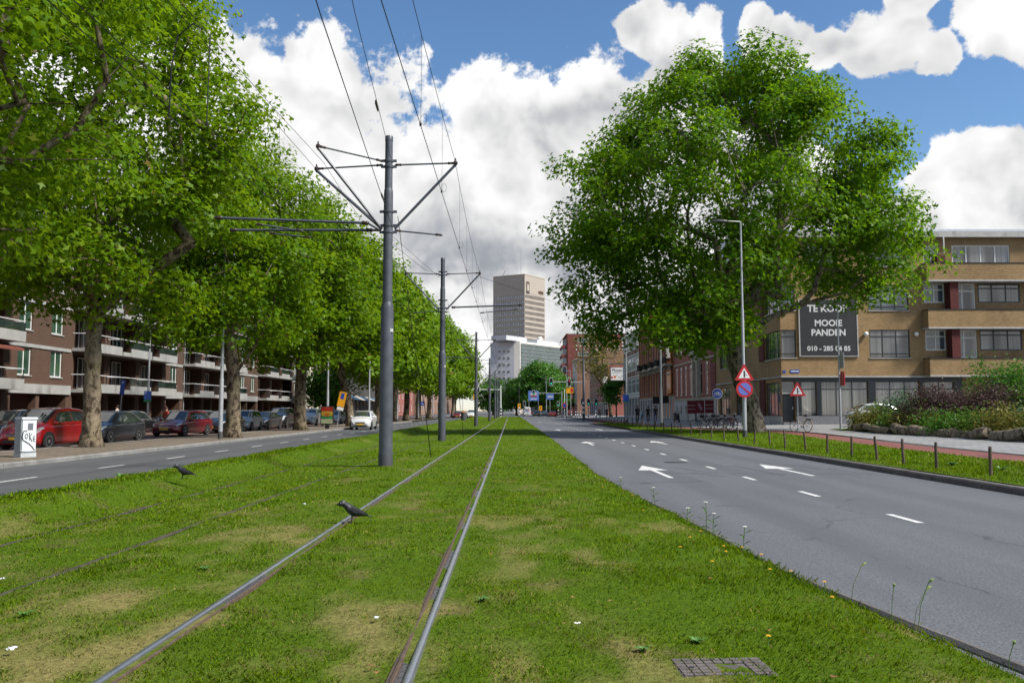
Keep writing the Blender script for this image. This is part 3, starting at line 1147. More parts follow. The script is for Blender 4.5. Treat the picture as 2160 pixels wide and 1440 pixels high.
# shopfront: dark timber facing with openings
FS.wall(13.6, 3.35, [(a, b, c, e, .02) for a, b, c, e, _ in op], M_NAVY, reveal=.02, name='shopfront_facing', z0=.48, d=.03)
FS.block('plinth', M_PLINTH, 1.02, 13.6, ZC, .95, .032, .09)
FS.block('step', M_PLINTH, -.02, 1.02, ZC - .05, .48, .032, .35)
dr = FS.door(.05, .97, .5, 2.55, M_NAVY, d=-.25, panels=3)
FS.block('letter_slot', mat('brass', (.5, .33, .08), .3, .9), .35, .62, 1.45, 1.52, -.25, -.235, parent=dr)
FS.window(.05, .97, 2.62, 3.5, M_WHITE, M_GLASS, 1, d=-.2, fw=.05)
FS.window(1.45, 2.62, .95, 3.55, M_FRD, M_CURT, 1, rows=[.78], d=-.12)
FS.window(2.95, 6.5, .95, 3.55, M_FRD, M_CURT, 3, rows=[.78], d=-.12)
FS.window(7.05, 10.4, .95, 3.55, M_FRD, M_CURT, 3, rows=[.78], d=-.12)
FS.window(10.75, 13.0, .95, 3.55, M_FRD, M_CURT, 2, rows=[.78], d=-.12)
FS.block('band', M_SLAB, -.06, 13.7, 3.84, 3.95, .035, .14)
for (a, b, c, e) in win_f:
    FS.window(a, b, c, e, M_FRD, M_CURT if e < 8 else M_GLASSB, 3 if b - a > 2 else 1, rows=[.14, .76], d=-.06, sill=M_SLAB, fw=.07)
for (a, b, c, e) in top_f:
    FS.window(a, b, c, e, M_WHITE, M_CURT, max(2, int((b - a) / .9)), d=-.06, fw=.09, sill=M_SLAB)
for i_, (a, b, c, e) in enumerate(bal_f):
    if i_ % 3 == 0:
        FS.window(a, b, c, e, M_WHITE, M_GLASSB, 2, rows=[.68], d=-.06, fw=.09)
    elif i_ % 3 == 1:
        FS.window(a, b, c, e, M_WHITE, M_CURT, 2, rows=[.72], d=-.06, fw=.1, bars=[.38])
    else:
        FS.window(a, b, c, e, M_FRD, M_CURT, 3, rows=[.75], d=-.02, fw=.09)
for k in range(3):
    o_ = 10.75 + k * 7.7
    for (z0, z1) in ((3.98, 5.2), (7.55, 8.85), (11.1, 12.36)):
        par = FS.block('balcony', M_BRY, o_, o_ + 7.6, z0, z1, .004, 1.0)
        FS.block('slab', M_SLAB, o_ - .03, o_ + 7.63, z0 - .12, z0, .004, 1.06, parent=par)
        FS.block('coping', M_NAVY, o_ - .03, o_ + 7.63, z1, z1 + .05, .004, 1.04, parent=par)
    for (z0, z1) in ((5.25, 7.43), (8.9, 10.98)):
        FS.block('pier', M_BRW, o_ + 1.78, o_ + 2.4, z0, z1, .006, .85)
    FS.block('pier', M_BRW, o_ + .9, o_ + 1.5, 12.41, 13.0, .006, .85)
    MB().tube([FS.pt(o_ + 1.6, 12.4, .5), FS.pt(o_ + 1.6, TOP, .5)], .05, 8).build('roof_post', M_WHITE, yb)
for (u_, z_) in ((6.4, 7.1), (10.2, 7.1)):
    mb = MB()
    mb.ball(FS.pt(u_, z_, .17), .17, 12, 8)
    mb.build('globe_lamp', M_SIGNWHITE, yb, smooth='all')
# avenue side (u = 0 at y=87, 21 at the corner)
opw = []
for (z0, z1) in ((5.33, 7.44), (8.92, 10.85), (12.2, 13.9)):
    for (a, b) in ((1.6, 4.6), (8.0, 11.2), (16.9, 20.85)):
        opw.append((a, b, z0, z1))
opg = [(1.4, 5.4, .95, 3.5), (7.6, 11.6, .95, 3.5), (16.9, 20.6, .95, 3.5)]
FW.wall(21.0, TOP - ZC, opw + opg, M_BRY, reveal=.2, z0=ZC)
for (a, b, c, e) in opw:
    FW.window(a, b, c, e, M_FRD, M_GREENGL, 4, rows=[.25, .8], d=-.1, sill=M_SLAB)
for (a, b, c, e) in opg:
    FW.window(a, b, c, e, M_FRD, M_CURT, 4, rows=[.8], d=-.1, sill=M_SLAB)
FW.block('band', M_SLAB, 0, 21.03, 3.84, 3.95, .004, .1)
FW.block('plinth', M_STONE, 0, 21.0, ZC, .9, .004, .06)
for (z0, z1) in ((.95, 3.8), (5.33, 7.44), (8.92, 10.85)):
    FW.block('pier', M_BRW, 15.4, 16.8, z0, z1, .006, .10)
MB().box(-.45, WF + .3, -.45, 21.3, TOP + .002 - ZC, TOP + .45 - ZC).build('roof', M_SLAB, yb)
MB().box(0.0, WF, 12, 20.8, TOP + .46 - ZC, TOP + 3.2 - ZC).build('roof_box', mat('pale_cladding', (.45, .5, .55), .5, var=.1), yb)
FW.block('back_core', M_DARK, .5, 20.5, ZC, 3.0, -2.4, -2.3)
# street-name plates, fixed on the brick
pl_ = FS.block('street_name_plate', M_SIGNBLUE, .65, 1.35, 4.18, 4.42, .004, .03)
FS.block('pale_bar', M_SIGNWHITE, .70, 1.30, 4.27, 4.33, .031, .034, parent=pl_)  # plain bar added in place of the unreadable street name
FS.block('street_name_plate', M_SIGNBLUE, .1, .32, 4.18, 4.36, .004, .03)
# black banner hung on the wall
bn_ = empty('banner', (XC + 3.6, YC - .06, 5.4), 0, 'big black banner with white capital letters on the yellow brick wall', 'banner')
Mbn = mat('black_banner_cloth', (0.018, 0.019, 0.023), .6, var=.2, vscale=1.5)
MB().box(-2.15, 2.15, -.03, .02, .06, 4.3).build('cloth', Mbn, bn_)
fr = MB()
fr.box(-2.24, -2.15, -.05, .03, 0, 4.36).box(2.15, 2.24, -.05, .03, 0, 4.36).box(-2.15, 2.15, -.05, .03, 0, .06).box(-2.15, 2.15, -.05, .03, 4.3, 4.36)
fr.build('frame', M_SLAB, bn_)
Mbt = mat('banner_print_white', (.62, .63, .64), .6)
lettering('010 - 285 04 85', .50, Mbt, bn_, (0, -.034, .60), (R(90), 0, 0), .002, .012, sx=1.02)
lettering('PANDEN', .66, Mbt, bn_, (0, -.034, 1.80), (R(90), 0, 0), .002, .02)
lettering('MOOIE', .66, Mbt, bn_, (0, -.034, 2.52), (R(90), 0, 0), .002, .02)
lettering('TE KOOP', .72, Mbt, bn_, (-.05, -.034, 3.62), (R(90), 0, 0), .002, .02)

# ------------------------------------------------------------------ the row of houses along the avenue
M_BRR = brick_mat('bright_red_brick', (0.29, 0.088, 0.066), (0.36, 0.12, 0.092), (0.16, 0.12, 0.11))
M_BRO = brick_mat('orange_brick', (0.40, 0.135, 0.045), (0.47, 0.17, 0.065), (0.2, 0.14, 0.1))
M_BRB = brick_mat('brown_brick', (0.24, 0.125, 0.082), (0.31, 0.175, 0.12), (0.14, 0.12, 0.10))
M_BRD = brick_mat('dark_red_brick', (0.19, 0.045, 0.042), (0.24, 0.062, 0.056), (0.1, 0.07, 0.07))
M_ORANGE = mat('orange_painted_wood', (0.50, 0.135, 0.02), .5, var=.15)
M_SAND = mat('pale_sandstone', (0.42, 0.37, 0.29), .8, var=.2, vscale=2, dirt=.4)
M_GREYP = mat('grey_facade_panel', (0.45, 0.47, 0.50), .6, var=.1, vscale=1.5)
M_BURG = mat('burgundy_panel', (0.14, 0.05, 0.055), .5, var=.1)
M_GREYG = mat('grey_painted_groundfloor', (0.30, 0.32, 0.35), .6, var=.15, vscale=2, dirt=.3)
M_ROOF = mat('dark_roof', (0.06, 0.058, 0.06), .7, var=.2)


def house(name, label, Y0, Y1, Ht, wallm, rows, ground=None, gm=None, plinth=2.4, frame=None, glass=None, flank=True, X=20.4, depth=14, cornice=M_SAND, reveal=.09, win=None, sillm=M_SAND, cols=1):
    """terraced house with its front to the avenue. rows: (z0, z1, count, width)"""
    zb = float(zr(X))
    root = empty(name, (X, Y0, zb), 0, label, 'building')
    F = Facade(root, (X, Y1, 0), (0, -1, 0), (-1, 0, 0))
    W = Y1 - Y0
    ops = []
    for (z0, z1, n, w) in rows:
        for i in range(n):
            c = W * (i + .5) / n
            ops.append((c - w / 2, c + w / 2, z0, z1))
    gops = []
    for (z0, z1, n, w) in (ground or []):
        for i in range(n):
            c = W * (i + .5) / n
            gops.append((c - w / 2, c + w / 2, z0, z1))
    F.wall(W, Ht - plinth, ops, wallm, reveal=reveal, z0=plinth)
    F.wall(W, plinth - zb, gops, gm or M_STONE, reveal=reveal, z0=zb, d=.04, name='ground_floor_wall')
    for (a, b, c, e) in ops:
        F.window(a, b, c, e, frame or M_WHITE, glass or M_GLASS, cols, rows=[.66] if e - c > 1.4 else None, d=-.03, fw=.11, sill=sillm)
    for (a, b, c, e) in gops:
        if c < zb + .3:
            F.door(a, b, c, e, M_NAVY, d=-.12)
        else:
            F.window(a, b, c, e, frame or M_WHITE, M_GLASS, 1, d=-.1)
    F.block('cornice', cornice, -.02, W + .02, Ht, Ht + .35, -.3, .45)
    F.block('band', cornice, 0, W, plinth, plinth + .16, .045, .12)
    for (z0, z1, n, w) in rows:
        F.block('band', cornice, 0.01, W - .01, z1 + .25, z1 + .42, .004, .09)
    MB().box(.31, depth, 0.01, W - .01, Ht - zb, Ht + .3 - zb).build('roof', M_ROOF, root)
    if flank:
        MB().quad((0, 0, 0), (depth, 0, 0), (depth, 0, Ht - zb), (0, 0, Ht - zb)).build('flank_wall', wallm, root)
        MB().quad((0, W, 0), (depth, W, 0), (depth, W, Ht - zb), (0, W, Ht - zb)).build('flank_wall', wallm, root)
    return root, F


# 1 stately red brick house with stone portal
rh, FR = house('stately_house', 'stately red brick house with tall white windows and stone portal beside the yellow building', 87.02, 109, 12.2, M_BRR,
               [(3.1, 6.5, 8, .95), (8.0, 11.2, 8, .95)], [(.9, 1.9, 8, .7)], M_STONE, 2.6, cols=1)
FR.block('portal', M_SAND, 12.3, 12.8, 2.8, 8.0, .01, .45)
FR.block('portal', M_SAND, 14.5, 15.0, 2.8, 8.0, .01, .45)
FR.block('portal_lintel', M_SAND, 12.0, 15.3, 7.4, 8.1, .46, .75)
FR.block('portal', M_SAND, 12.8, 14.5, 6.6, 7.4, .01, .3)
for (a, b) in ((19.9, 21.95),):
    for kz in range(16):
        FR.block('quoin', M_BRD, a, b, 2.8 + kz * .58, 2.8 + kz * .58 + .54, .004, .07)
FR.block('balustrade', M_SAND, 15.2, 19.4, 8.2, 8.35, .05, .35)
for kz in range(12):
    FR.block('baluster', M_WHITE, 15.3 + kz * .34, 15.42 + kz * .34, 8.35, 8.9, .2, .3)
FR.block('handrail', M_SAND, 15.2, 19.4, 8.9, 9.02, .12, .38)
# 2 ornate orange house
oh, FO = house('ornate_house', 'ornate orange and red brick house with black iron balconies and arched orange window', 109.02, 138, 14.8, M_BRB,
               [(3.9, 6.9, 13, .85), (8.2, 11.0, 13, .85), (11.9, 13.9, 13, .8)], [(.35, 2.9, 12, 1.2)], M_GREYG, 3.2, cornice=M_BRO, frame=M_SAND, cols=1)
for k in range(14):
    FO.block('pilaster', M_BRO if k % 2 else M_BRR, 29 * k / 13.0 - .28 if k else 0, 29 * k / 13.0 + .28 if k < 13 else 28.9, 3.4, 14.7, .006, .16)
ow = MB()
a0, zc_ = 26.6, 8.6
pts_ = [FO.pt(a0 - 1.5, 3.5, .2), FO.pt(a0 + 1.5, 3.5, .2), FO.pt(a0 + 1.5, zc_, .2)] + [FO.pt(a0 + 1.5 * math.cos(t), zc_ + 2.3 * math.sin(t), .2) for t in np.linspace(.2, math.pi - .2, 9)] + [FO.pt(a0 - 1.5, zc_, .2)]
ow.prism(pts_, FO.N * .12)
ob = ow.build('arched_window', M_ORANGE, oh)
for k in range(4):
    FO.block('pane', M_GLASS, a0 - 1.2 + k * .65, a0 - .75 + k * .65, 4.0, 6.2, .325, .335, parent=ob)
    FO.block('pane', M_GLASS, a0 - 1.2 + k * .65, a0 - .75 + k * .65, 7.6, 9.6, .325, .335, parent=ob)
for (a, b) in ((4.0, 6.4), (9.3, 11.7), (14.5, 17.0), (19.6, 22.0), (24.8, 28.4)):
    bl_ = FO.block('balcony', M_SAND, a, b, 7.0, 7.25, .17, 1.1)
    mb = MB()
    for kx in range(int((b - a) / .14)):
        FO.block(None, None, a + .03 + kx * .14, a + .05 + kx * .14, 7.25, 8.15, 1.03, 1.06, mb=mb)
    FO.block(None, None, a, b, 8.15, 8.2, 1.01, 1.08, mb=mb)
    FO.block(None, None, a, a + .04, 7.25, 8.15, .2, 1.0, mb=mb)
    rl = mb.build('iron_railing', M_BLACK, bl_)
    rl['kind'] = 'stuff'
    FO.block('bracket', M_SAND, a + .3, a + .6, 6.5, 7.0, .17, .7, parent=bl_)
    FO.block('bracket', M_SAND, b - .6, b - .3, 6.5, 7.0, .17, .7, parent=bl_)
# 3 grey panel building with burgundy spandrels
gp, FG = house('panel_building', 'grey framed office with burgundy panels beside the ornate house', 138.02, 158, 14.0, M_GREYP,
               [(4.2, 6.6, 4, 4.2), (8.0, 10.2, 4, 4.2), (11.5, 13.4, 4, 4.2)], [(.5, 3.4, 6, 2.6)], M_GREYP, 3.6, cornice=M_WHITE, frame=M_WHITE, glass=M_GREENGL, sillm=M_WHITE, cols=4)
for (z0, z1) in ((6.75, 7.85), (10.35, 11.35)):
    for k in range(4):
        c = 20 * (k + .5) / 4
        FG.block('spandrel', M_BURG, c - 2.1, c + 2.1, z0, z1, .004, .05)
# 4 brick house with wavy white gable edge, behind the leaning tree
wb, FWB = house('gable_house', 'brick house with wavy white edge behind the leaning street tree', 184, 207, 11.0, M_BRR,
                [(4.0, 6.2, 6, 1.2), (7.4, 9.6, 6, 1.2)], [(.4, 3.0, 5, 2.2)], M_STONE, 3.2)
mb = MB()
for k in range(16):
    z = 3.4 + k * .30
    x = 0.2 + .9 * math.sin(k * .36)
    mb.ball((x, -.12, z), (.42, .10, .28), 10, 6)
mb.build('wavy_edge', mat('white_stucco', (.66, .65, .62), .8, var=.1, dirt=.3), wb, smooth='all')
# 5 stepped gable house
sg, FSG = house('stepped_gable_house', 'tall brown brick house with white framed windows and stone bands near the crossing', 207.05, 226, 15.5, M_BRB,
                [(4.0, 6.4, 5, 1.3), (7.8, 10.2, 5, 1.3), (11.4, 13.8, 5, 1.3)], [(.4, 3.2, 4, 2.4)], M_GREYG, 3.4)
for k in range(5):
    FSG.block('gable_step', M_BRB, 4 + k * 1.1, 15 - k * 1.1, 15.86 + k * .8, 15.86 + k * .8 + .78, -.3, .05)
# 6 brown flank house with white fronts
wf, FWF = house('white_front_house', 'narrow white plastered house with a bare brown flank wall', 270, 288, 17.0, mat('white_plaster', (.58, .57, .54), .8, var=.12, dirt=.3),
                [(4.0, 6.4, 5, 1.3), (7.6, 9.9, 5, 1.3), (11, 13.2, 5, 1.3), (14.2, 16, 5, 1.3)], [(.4, 3.2, 4, 2.4)], M_GREYG, 3.4, flank=False)
MB().box(.02, 14, -.02, 0, 0, 16.6).build('flank_wall', M_BRB, wf)
# 7 modern dark red tower house with stacked balconies
rt, FRT = house('red_apartment_tower', 'dark red brick apartment tower with white window bands and stacked bays', 307, 345, 28.0, M_BRD,
                [(z, z + 1.9, 7, 2.6) for z in (4.4, 7.6, 10.8, 14.0, 17.2, 20.4, 23.6)], [(.4, 3.2, 6, 4)], M_GREYG, 3.6, X=20.0, depth=30, cornice=M_BRD)
FT = Facade(rt, (20.0, 307, 0), (1, 0, 0), (0, -1, 0))
for z in (20.4, 25.2):
    FT.window(3.6, 7.4, z, z + 1.5, M_WHITE, M_GLASSB, 3, d=.1, fw=.14)
mb = MB()
for zz in np.arange(16.5, 26.5, 1.25):
    for uu in np.arange(3.2, 27, 1.35):
        if uu < 8.2 and (20 < zz < 22.4 or zz > 24.8):
            continue
        FT.block(None, None, uu - .26, uu + .26, zz - .26, zz + .26, .01, .06, mb=mb)
st_ = mb.build('white_studs', M_WHITE, rt)
st_['kind'] = 'stuff'
for z in (4.2, 7.4, 10.6, 13.8, 17.0, 20.2, 23.4):
    b_ = FRT.block('balcony', M_BRD, 24, 37.6, z - .1, z + .9, .06, 1.9)
    FRT.block('glass_bay', M_GLASSB, 29, 37, z + .92, z + 2.9, .3, 1.7, parent=b_)
# 8 brown block rising behind the row
MBk = brick_mat('umber_brick', (0.15, 0.10, 0.075), (0.19, 0.13, 0.10), (.12, .1, .09))
bk = empty('rear_block', (34, 215, .3), 0, 'brown flat-roofed block rising behind the leaning tree and gable house', 'building')
FBk = Facade(bk, (34, 215, 0), (1, 0, 0), (0, -1, 0))
opb = [(u_, u_ + 2.4, z_, z_ + 1.7) for z_ in (12.2, 15.4, 18.6) for u_ in (1.2, 5.2, 9.2, 13.2)]
FBk.wall(17, 22, opb, MBk, z0=.3)
for (a, b, c, e) in opb:
    FBk.window(a, b, c, e, M_WHITE, M_GLASSB, 2, d=-.1, fw=.12)
MB().box(0, 17, .02, 14, 0, 22).build('core', MBk, bk)
MB().box(-.3, 17.3, -.3, 14.3, 22.02, 22.6).build('roof', M_SLAB, bk)
# ------------------------------------------------------------------ far buildings
M_TOW_D = mat('tower_beige_panel', (0.36, 0.32, 0.275), .8, var=.06, vscale=.2)
M_TOWG = glass_mat('tower_glass', (0.32, 0.36, 0.43), .08)  # pale base colour stands in for sky reflected in the panes
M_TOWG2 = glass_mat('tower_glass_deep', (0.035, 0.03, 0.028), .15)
tw = empty('office_tower', (8.1, 500, 0), 0, 'tall beige office tower with rows of square windows, behind the white slab', 'tower')
A, B, C_ = Vector((8.1, 500, 0)), Vector((-10.2, 510.6, 0)), Vector((20.4, 518, 0))
D_ = B + C_ - A
HT = 79.3


def wall_dir(P, Q):
    U = (Q - P).normalized()
    N = Vector((U.y, -U.x, 0))
    return U, N


def panel_face(root, P, Q, name, m, gm, z_first, z_step, nrow, ncol, wfrac, wh, margin, top, rib):
    """P left end, Q right end as seen from outside"""
    U, N = wall_dir(P, Q)
    F = Facade(root, P, U, N)
    L = (Q - P).length
    ops = []
    for r_ in range(nrow):
        z = z_first - r_ * z_step
        for c in range(ncol):
            w = (L - 2 * margin) / ncol
            u0 = margin + c * w + w * (1 - wfrac) / 2
            ops.append((u0, u0 + w * wfrac, z, z + wh))
    F.wall(L, top, ops, m, reveal=.5, name=name)
    for r_ in range(nrow):
        z = z_first - r_ * z_step
        mb = MB()
        for c in range(ncol):
            w = (L - 2 * margin) / ncol
            u0 = margin + c * w + w * (1 - wfrac) / 2
            mb.quad(F.pt(u0, z, -.45), F.pt(u0 + w * wfrac, z, -.45), F.pt(u0 + w * wfrac, z + wh, -.45), F.pt(u0, z + wh, -.45))
        o = mb.build('window_row', gm, root)
        o['kind'] = 'stuff'
    return F


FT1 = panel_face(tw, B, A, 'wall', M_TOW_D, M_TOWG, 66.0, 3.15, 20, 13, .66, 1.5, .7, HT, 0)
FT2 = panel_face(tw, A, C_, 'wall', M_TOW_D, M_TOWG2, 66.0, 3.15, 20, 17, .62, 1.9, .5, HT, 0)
mb = MB()
b0 = Vector(tw.location)
mb.add([A - b0 + Vector((0, 0, HT)), C_ - b0 + Vector((0, 0, HT)), D_ - b0 + Vector((0, 0, HT)), B - b0 + Vector((0, 0, HT))], [(0, 1, 2, 3)])
mb.build('roof', M_ROOF, tw)
FT1.block('coping', M_SAND, 0, (A - B).length, HT - .01, HT + .5, -.4, .15)
FT2.block('coping', M_SAND, 0, (C_ - A).length, HT - .01, HT + .5, -.4, .15)
Mlog = mat('tower_emblem_dark', (.06, .05, .045), .5)
lg = FT2.block('emblem', Mlog, 1.6, 4.8, 68.8, 75.6, .02, .2)
mb = MB()
mb.prism([FT2.pt(2.2, 70.4, .22), FT2.pt(4.2, 70.4, .22), FT2.pt(4.2, 72.6, .22), FT2.pt(3.6, 74.4, .22), FT2.pt(2.6, 74.4, .22), FT2.pt(2.2, 72.8, .22)], FT2.N * .06)
mb.build('emblem_figure', M_SAND, lg)
u2 = FT2.U
lt = lettering('MEES', 2.4, mat('tower_letters_brown', (.10, .05, .035), .5), tw, tuple(FT2.pt(17.2, 70.6, .1)), (R(90), 0, math.atan2(u2.y, u2.x)), .1, .08)
MB().tube([FT1.pt(16.5, HT, -4), FT1.pt(16.5, HT + 16, -4)], .12, 6).build('antenna', M_GALV, tw)
MB().tube([FT1.pt(4, HT, -3), FT1.pt(6.5, HT + 4, -3)], .2, 6).build('roof_crane', M_GALV, tw)

# white slab with portholes and green curtain wall
M_SLABW = mat('white_travertine_wall', (.52, .53, .55), .7, var=.10, vscale=.6, dirt=.2)
M_SLABL = mat('pale_stone_pier', (.68, .64, .58), .7, var=.08, vscale=.6)
M_CWG = glass_mat('curtain_wall_green', (.035, .065, .055), .08)
sl = empty('slab_office', (4.1, 380, 0), 0, 'white slab office with porthole end wall and green curtain wall, in front of the tower', 'building')
P0, P1, P2, P3 = Vector((-8.8, 383, 0)), Vector((1.5, 380.4, 0)), Vector((4.1, 380, 0)), Vector((24.4, 411, 0))
U_, N_ = wall_dir(P0, P1)
F1 = Facade(sl, P0, U_, N_)
L1 = (P1 - P0).length
HS = 31.5
F1.wall(L1, HS - .5, [], M_SLABW, name='end_wall')
for zz in np.arange(3.5, 30, 2.95):
    for uu in (4.05, 6.1, 8.15):
        mb = MB()
        ring = [F1.pt(uu + .55 * math.cos(t), zz + .55 * math.sin(t), .02) for t in np.linspace(0, 2 * math.pi, 10, endpoint=False)]
        mb.prism(ring, F1.N * .10)
        pw = mb.build('porthole', M_TOWG2, sl)
U_, N_ = wall_dir(P1, P2)
F1b = Facade(sl, P1, U_, N_)
F1b.wall((P2 - P1).length, HS, [], M_SLABL, name='pier_wall')
U_, N_ = wall_dir(P2, P3)
F2 = Facade(sl, P2, U_, N_)
L2 = (P3 - P2).length
F2.wall(L2, HS, [(.4, L2 - .4, 4, HS - .9, .4)], M_SLABL, name='side_wall')
MB().quad(F2.pt(.4, 4, -.38), F2.pt(L2 - .4, 4, -.38), F2.pt(L2 - .4, HS - .9, -.38), F2.pt(.4, HS - .9, -.38)).build('curtain_glass', M_CWG, sl)
mb = MB()
for uu in np.arange(.9, L2 - .5, .95):
    F2.block(None, None, uu - .09, uu + .09, 4, HS - .9, -.36, -.1, mb=mb)
o = mb.build('mullions', mat('curtain_mullion', (.42, .44, .43), .5), sl)
o['kind'] = 'stuff'
mb = MB()
for zz in np.arange(5.5, HS - 1, 1.55):
    F2.block(None, None, .4, L2 - .4, zz - .12, zz + .12, -.37, -.16, mb=mb)
o = mb.build('transoms', mat('curtain_transom', (.14, .19, .175), .5), sl)
o['kind'] = 'stuff'
b0 = Vector(sl.location)
mb = MB()
P4 = P0 + (P3 - P2)
mb.add([p - b0 + Vector((0, 0, HS)) for p in (P0, P2, P3, P4)], [(0, 1, 2, 3)])
mb.build('roof', M_SLABW, sl)
F2.block('roof_house', M_SLABW, -9.0, 7.5, HS + .02, HS + 2.0, -9.0, -1.2)
F2.block('roof_house', M_SLABW, 16, L2 - 2, HS + .02, HS + 1.7, -8.0, -1.0)
MB().lathe([(1.2, HS), (1.2, HS + 3.2), (.9, HS + 3.6)], 10, tuple(F2.pt(23, 0, -4))).build('chimney', M_SLABL, sl)

# white high-rise above the left trees
hr = empty('white_high_rise', (-37, 290, 0), 0, 'white high-rise corner showing above the left trees beside the second mast', 'building')
M_HR = mat('white_cladding', (.60, .61, .63), .6, var=.08, vscale=.3)
FH = Facade(hr, (-48, 290, 0), (1, 0, 0), (0, -1, 0))
FHs = Facade(hr, (-37, 290, 0), (.35, 1, 0), (1, -.35, 0))
HHR = 43.5
FH.wall(11, HHR, [(1, 10, z, z + 1.3, .3) for z in np.arange(4, 42, 3.4)], M_HR)
FHs.wall(15, HHR, [(.8, 14.2, z, z + 1.3, .3) for z in np.arange(4, 42, 3.4)], M_HR)
for z in np.arange(4, 42, 3.4):
    MB().quad(FH.pt(1, z, -.28), FH.pt(10, z, -.28), FH.pt(10, z + 1.3, -.28), FH.pt(1, z + 1.3, -.28)).build('window_band', M_TOWG, hr)
    MB().quad(FHs.pt(.8, z, -.28), FHs.pt(14.2, z, -.28), FHs.pt(14.2, z + 1.3, -.28), FHs.pt(.8, z + 1.3, -.28)).build('window_band', M_TOWG, hr)
MB().box(-11, 0, 0.02, 14, HHR, HHR + .4).build('roof', M_ROOF, hr)
MB().box(-8, -2, 3, 9, HHR + .41, HHR + 4.5).build('roof_house', mat('tan_roof_house', (.35, .31, .26), .7), hr)
MB().tube([(-1.5, 2, HHR + .4), (-1.5, 2, HHR + 6.5)], .15, 6).build('antenna', M_GALV, hr)
mb = MB()
mb.tube([(1.5, 6, HHR), (1.5, 6, HHR + 4)], .1, 6).box(1.1, 1.9, 5.6, 6.4, HHR + 1.5, HHR + 3.5)
mb.build('antenna', M_GALV, hr)

# left side beyond the apartments
M_RUST = mat('cream_rusticated_stone', (.62, .58, .50), .8, var=.12, vscale=1, dirt=.3)
cs = empty('cream_stone_building', (-30, 129.5, -.03), 0, 'cream building with banded pilasters seen behind the third plane tree', 'building')
FC = Facade(cs, (-30, 129.5, 0), (0, 1, 0), (1, 0, 0))
opc = [(1.1 + k * 2.6, 2.3 + k * 2.6, 1.2, 8.5) for k in range(6)]
FC.wall(16.4, 15, opc + [(a, b, 10.2, 12.4) for a, b, _, _ in opc], M_RUST)
for (a, b, c, e) in opc:
    FC.window(a, b, c, e, M_NAVY, M_GLASS, 2, rows=[.3, .6], d=-.1)
    FC.window(a, b, 10.2, 12.4, M_NAVY, M_GLASS, 2, d=-.1)
for k in range(7):
    for z in np.arange(.2, 9.2, .62):
        FC.block('pilaster_block', M_RUST, .15 + k * 2.6, .85 + k * 2.6, z, z + .52, .004, .32)
FC.block('cornice', M_RUST, -.2, 16.6, 9.3, 10.0, .004, .6)
FC.block('cornice', M_RUST, -.2, 16.6, 14.6, 15.2, .004, .7)
MB().box(-12, -.02, 0, 16.4, 0, 15).build('core', M_RUST, cs)
FC2 = Facade(cs, (-30, 129.5, 0), (-1, 0, 0), (0, -1, 0))
db = empty('dark_cafe_building', (-29, 150, -.03), 0, 'dark shopfront building with awnings behind the white moving car', 'building')
FD = Facade(db, (-29, 150, 0), (0, 1, 0), (1, 0, 0))
FD.wall(52, 13, [(1 + k * 4, 4.2 + k * 4, .6, 3.4) for k in range(12)] + [(1.4 + k * 4, 3.4 + k * 4, z, z + 1.9) for k in range(12) for z in (5, 8.5)], brick_mat('sooty_brick', (.05, .045, .045), (.08, .07, .065), (.06, .06, .06)))
for k in range(12):
    FD.window(1 + k * 4, 4.2 + k * 4, .6, 3.4, M_NAVY, M_GLASS, 2, d=-.1)
    for z in (5, 8.5):
        FD.window(1.4 + k * 4, 3.4 + k * 4, z, z + 1.9, M_WHITE, M_GLASSB, 2, d=-.1, fw=.12)
    mb = MB()
    mb.quad(FD.pt(.8 + k * 4, 4.1, .02), FD.pt(4.4 + k * 4, 4.1, .02), FD.pt(4.4 + k * 4, 3.3, 1.6), FD.pt(.8 + k * 4, 3.3, 1.6))
    mb.build('awning', mat('blue_awning' if k % 3 else 'pale_awning', (.03, .07, .13) if k % 3 else (.4, .36, .3), .8), db)
MB().box(-12, -.02, 0, 52, 0, 13).build('core', M_ROOF, db)
# houses on both sides beyond the crossing so that the avenue closes
for i_, (nm, lab, x0, x1, y0, y1, h_, mm, face) in enumerate([
        ('brick_corner_house', 'red and white brick houses past the left plane trees', -42, -29, 205, 262, 14, M_BRR, 1),
        ('far_terrace', 'brown terrace left of the tram lines beyond the crossing', -44, -28, 275, 420, 17, M_BRB, 1),
        ('far_terrace', 'brown terrace right of the road beyond the red tower', 20, 36, 346, 430, 18, M_BRB, -1)]):
    r_ = empty(nm, (x0, y0, 0), 0, lab, 'building')
    F = Facade(r_, (x1, y0, 0), (0, 1, 0), (1, 0, 0)) if face > 0 else Facade(r_, (x0, y1, 0), (0, -1, 0), (-1, 0, 0))
    W = y1 - y0
    nn = int(W / 6.5)
    ops = [(W * (k + .5) / nn - 1.1, W * (k + .5) / nn + 1.1, z, z + 2) for k in range(nn) for z in np.arange(1.2, h_ - 2.5, 3.4)]
    F.wall(W, h_, ops, mm)
    for (a, b, c, e) in ops:
        F.window(a, b, c, e, M_WHITE, M_GLASSB, 2, d=-.1, fw=.14)
    MB().box(.35 if face < 0 else 0, x1 - x0 - (.35 if face > 0 else 0), .01, W, 0, h_).build('core', mm, r_)
    MB().box(-.3, x1 - x0 + .3, -.3, W + .3, h_ + .01, h_ + .6).build('roof', M_ROOF, r_)
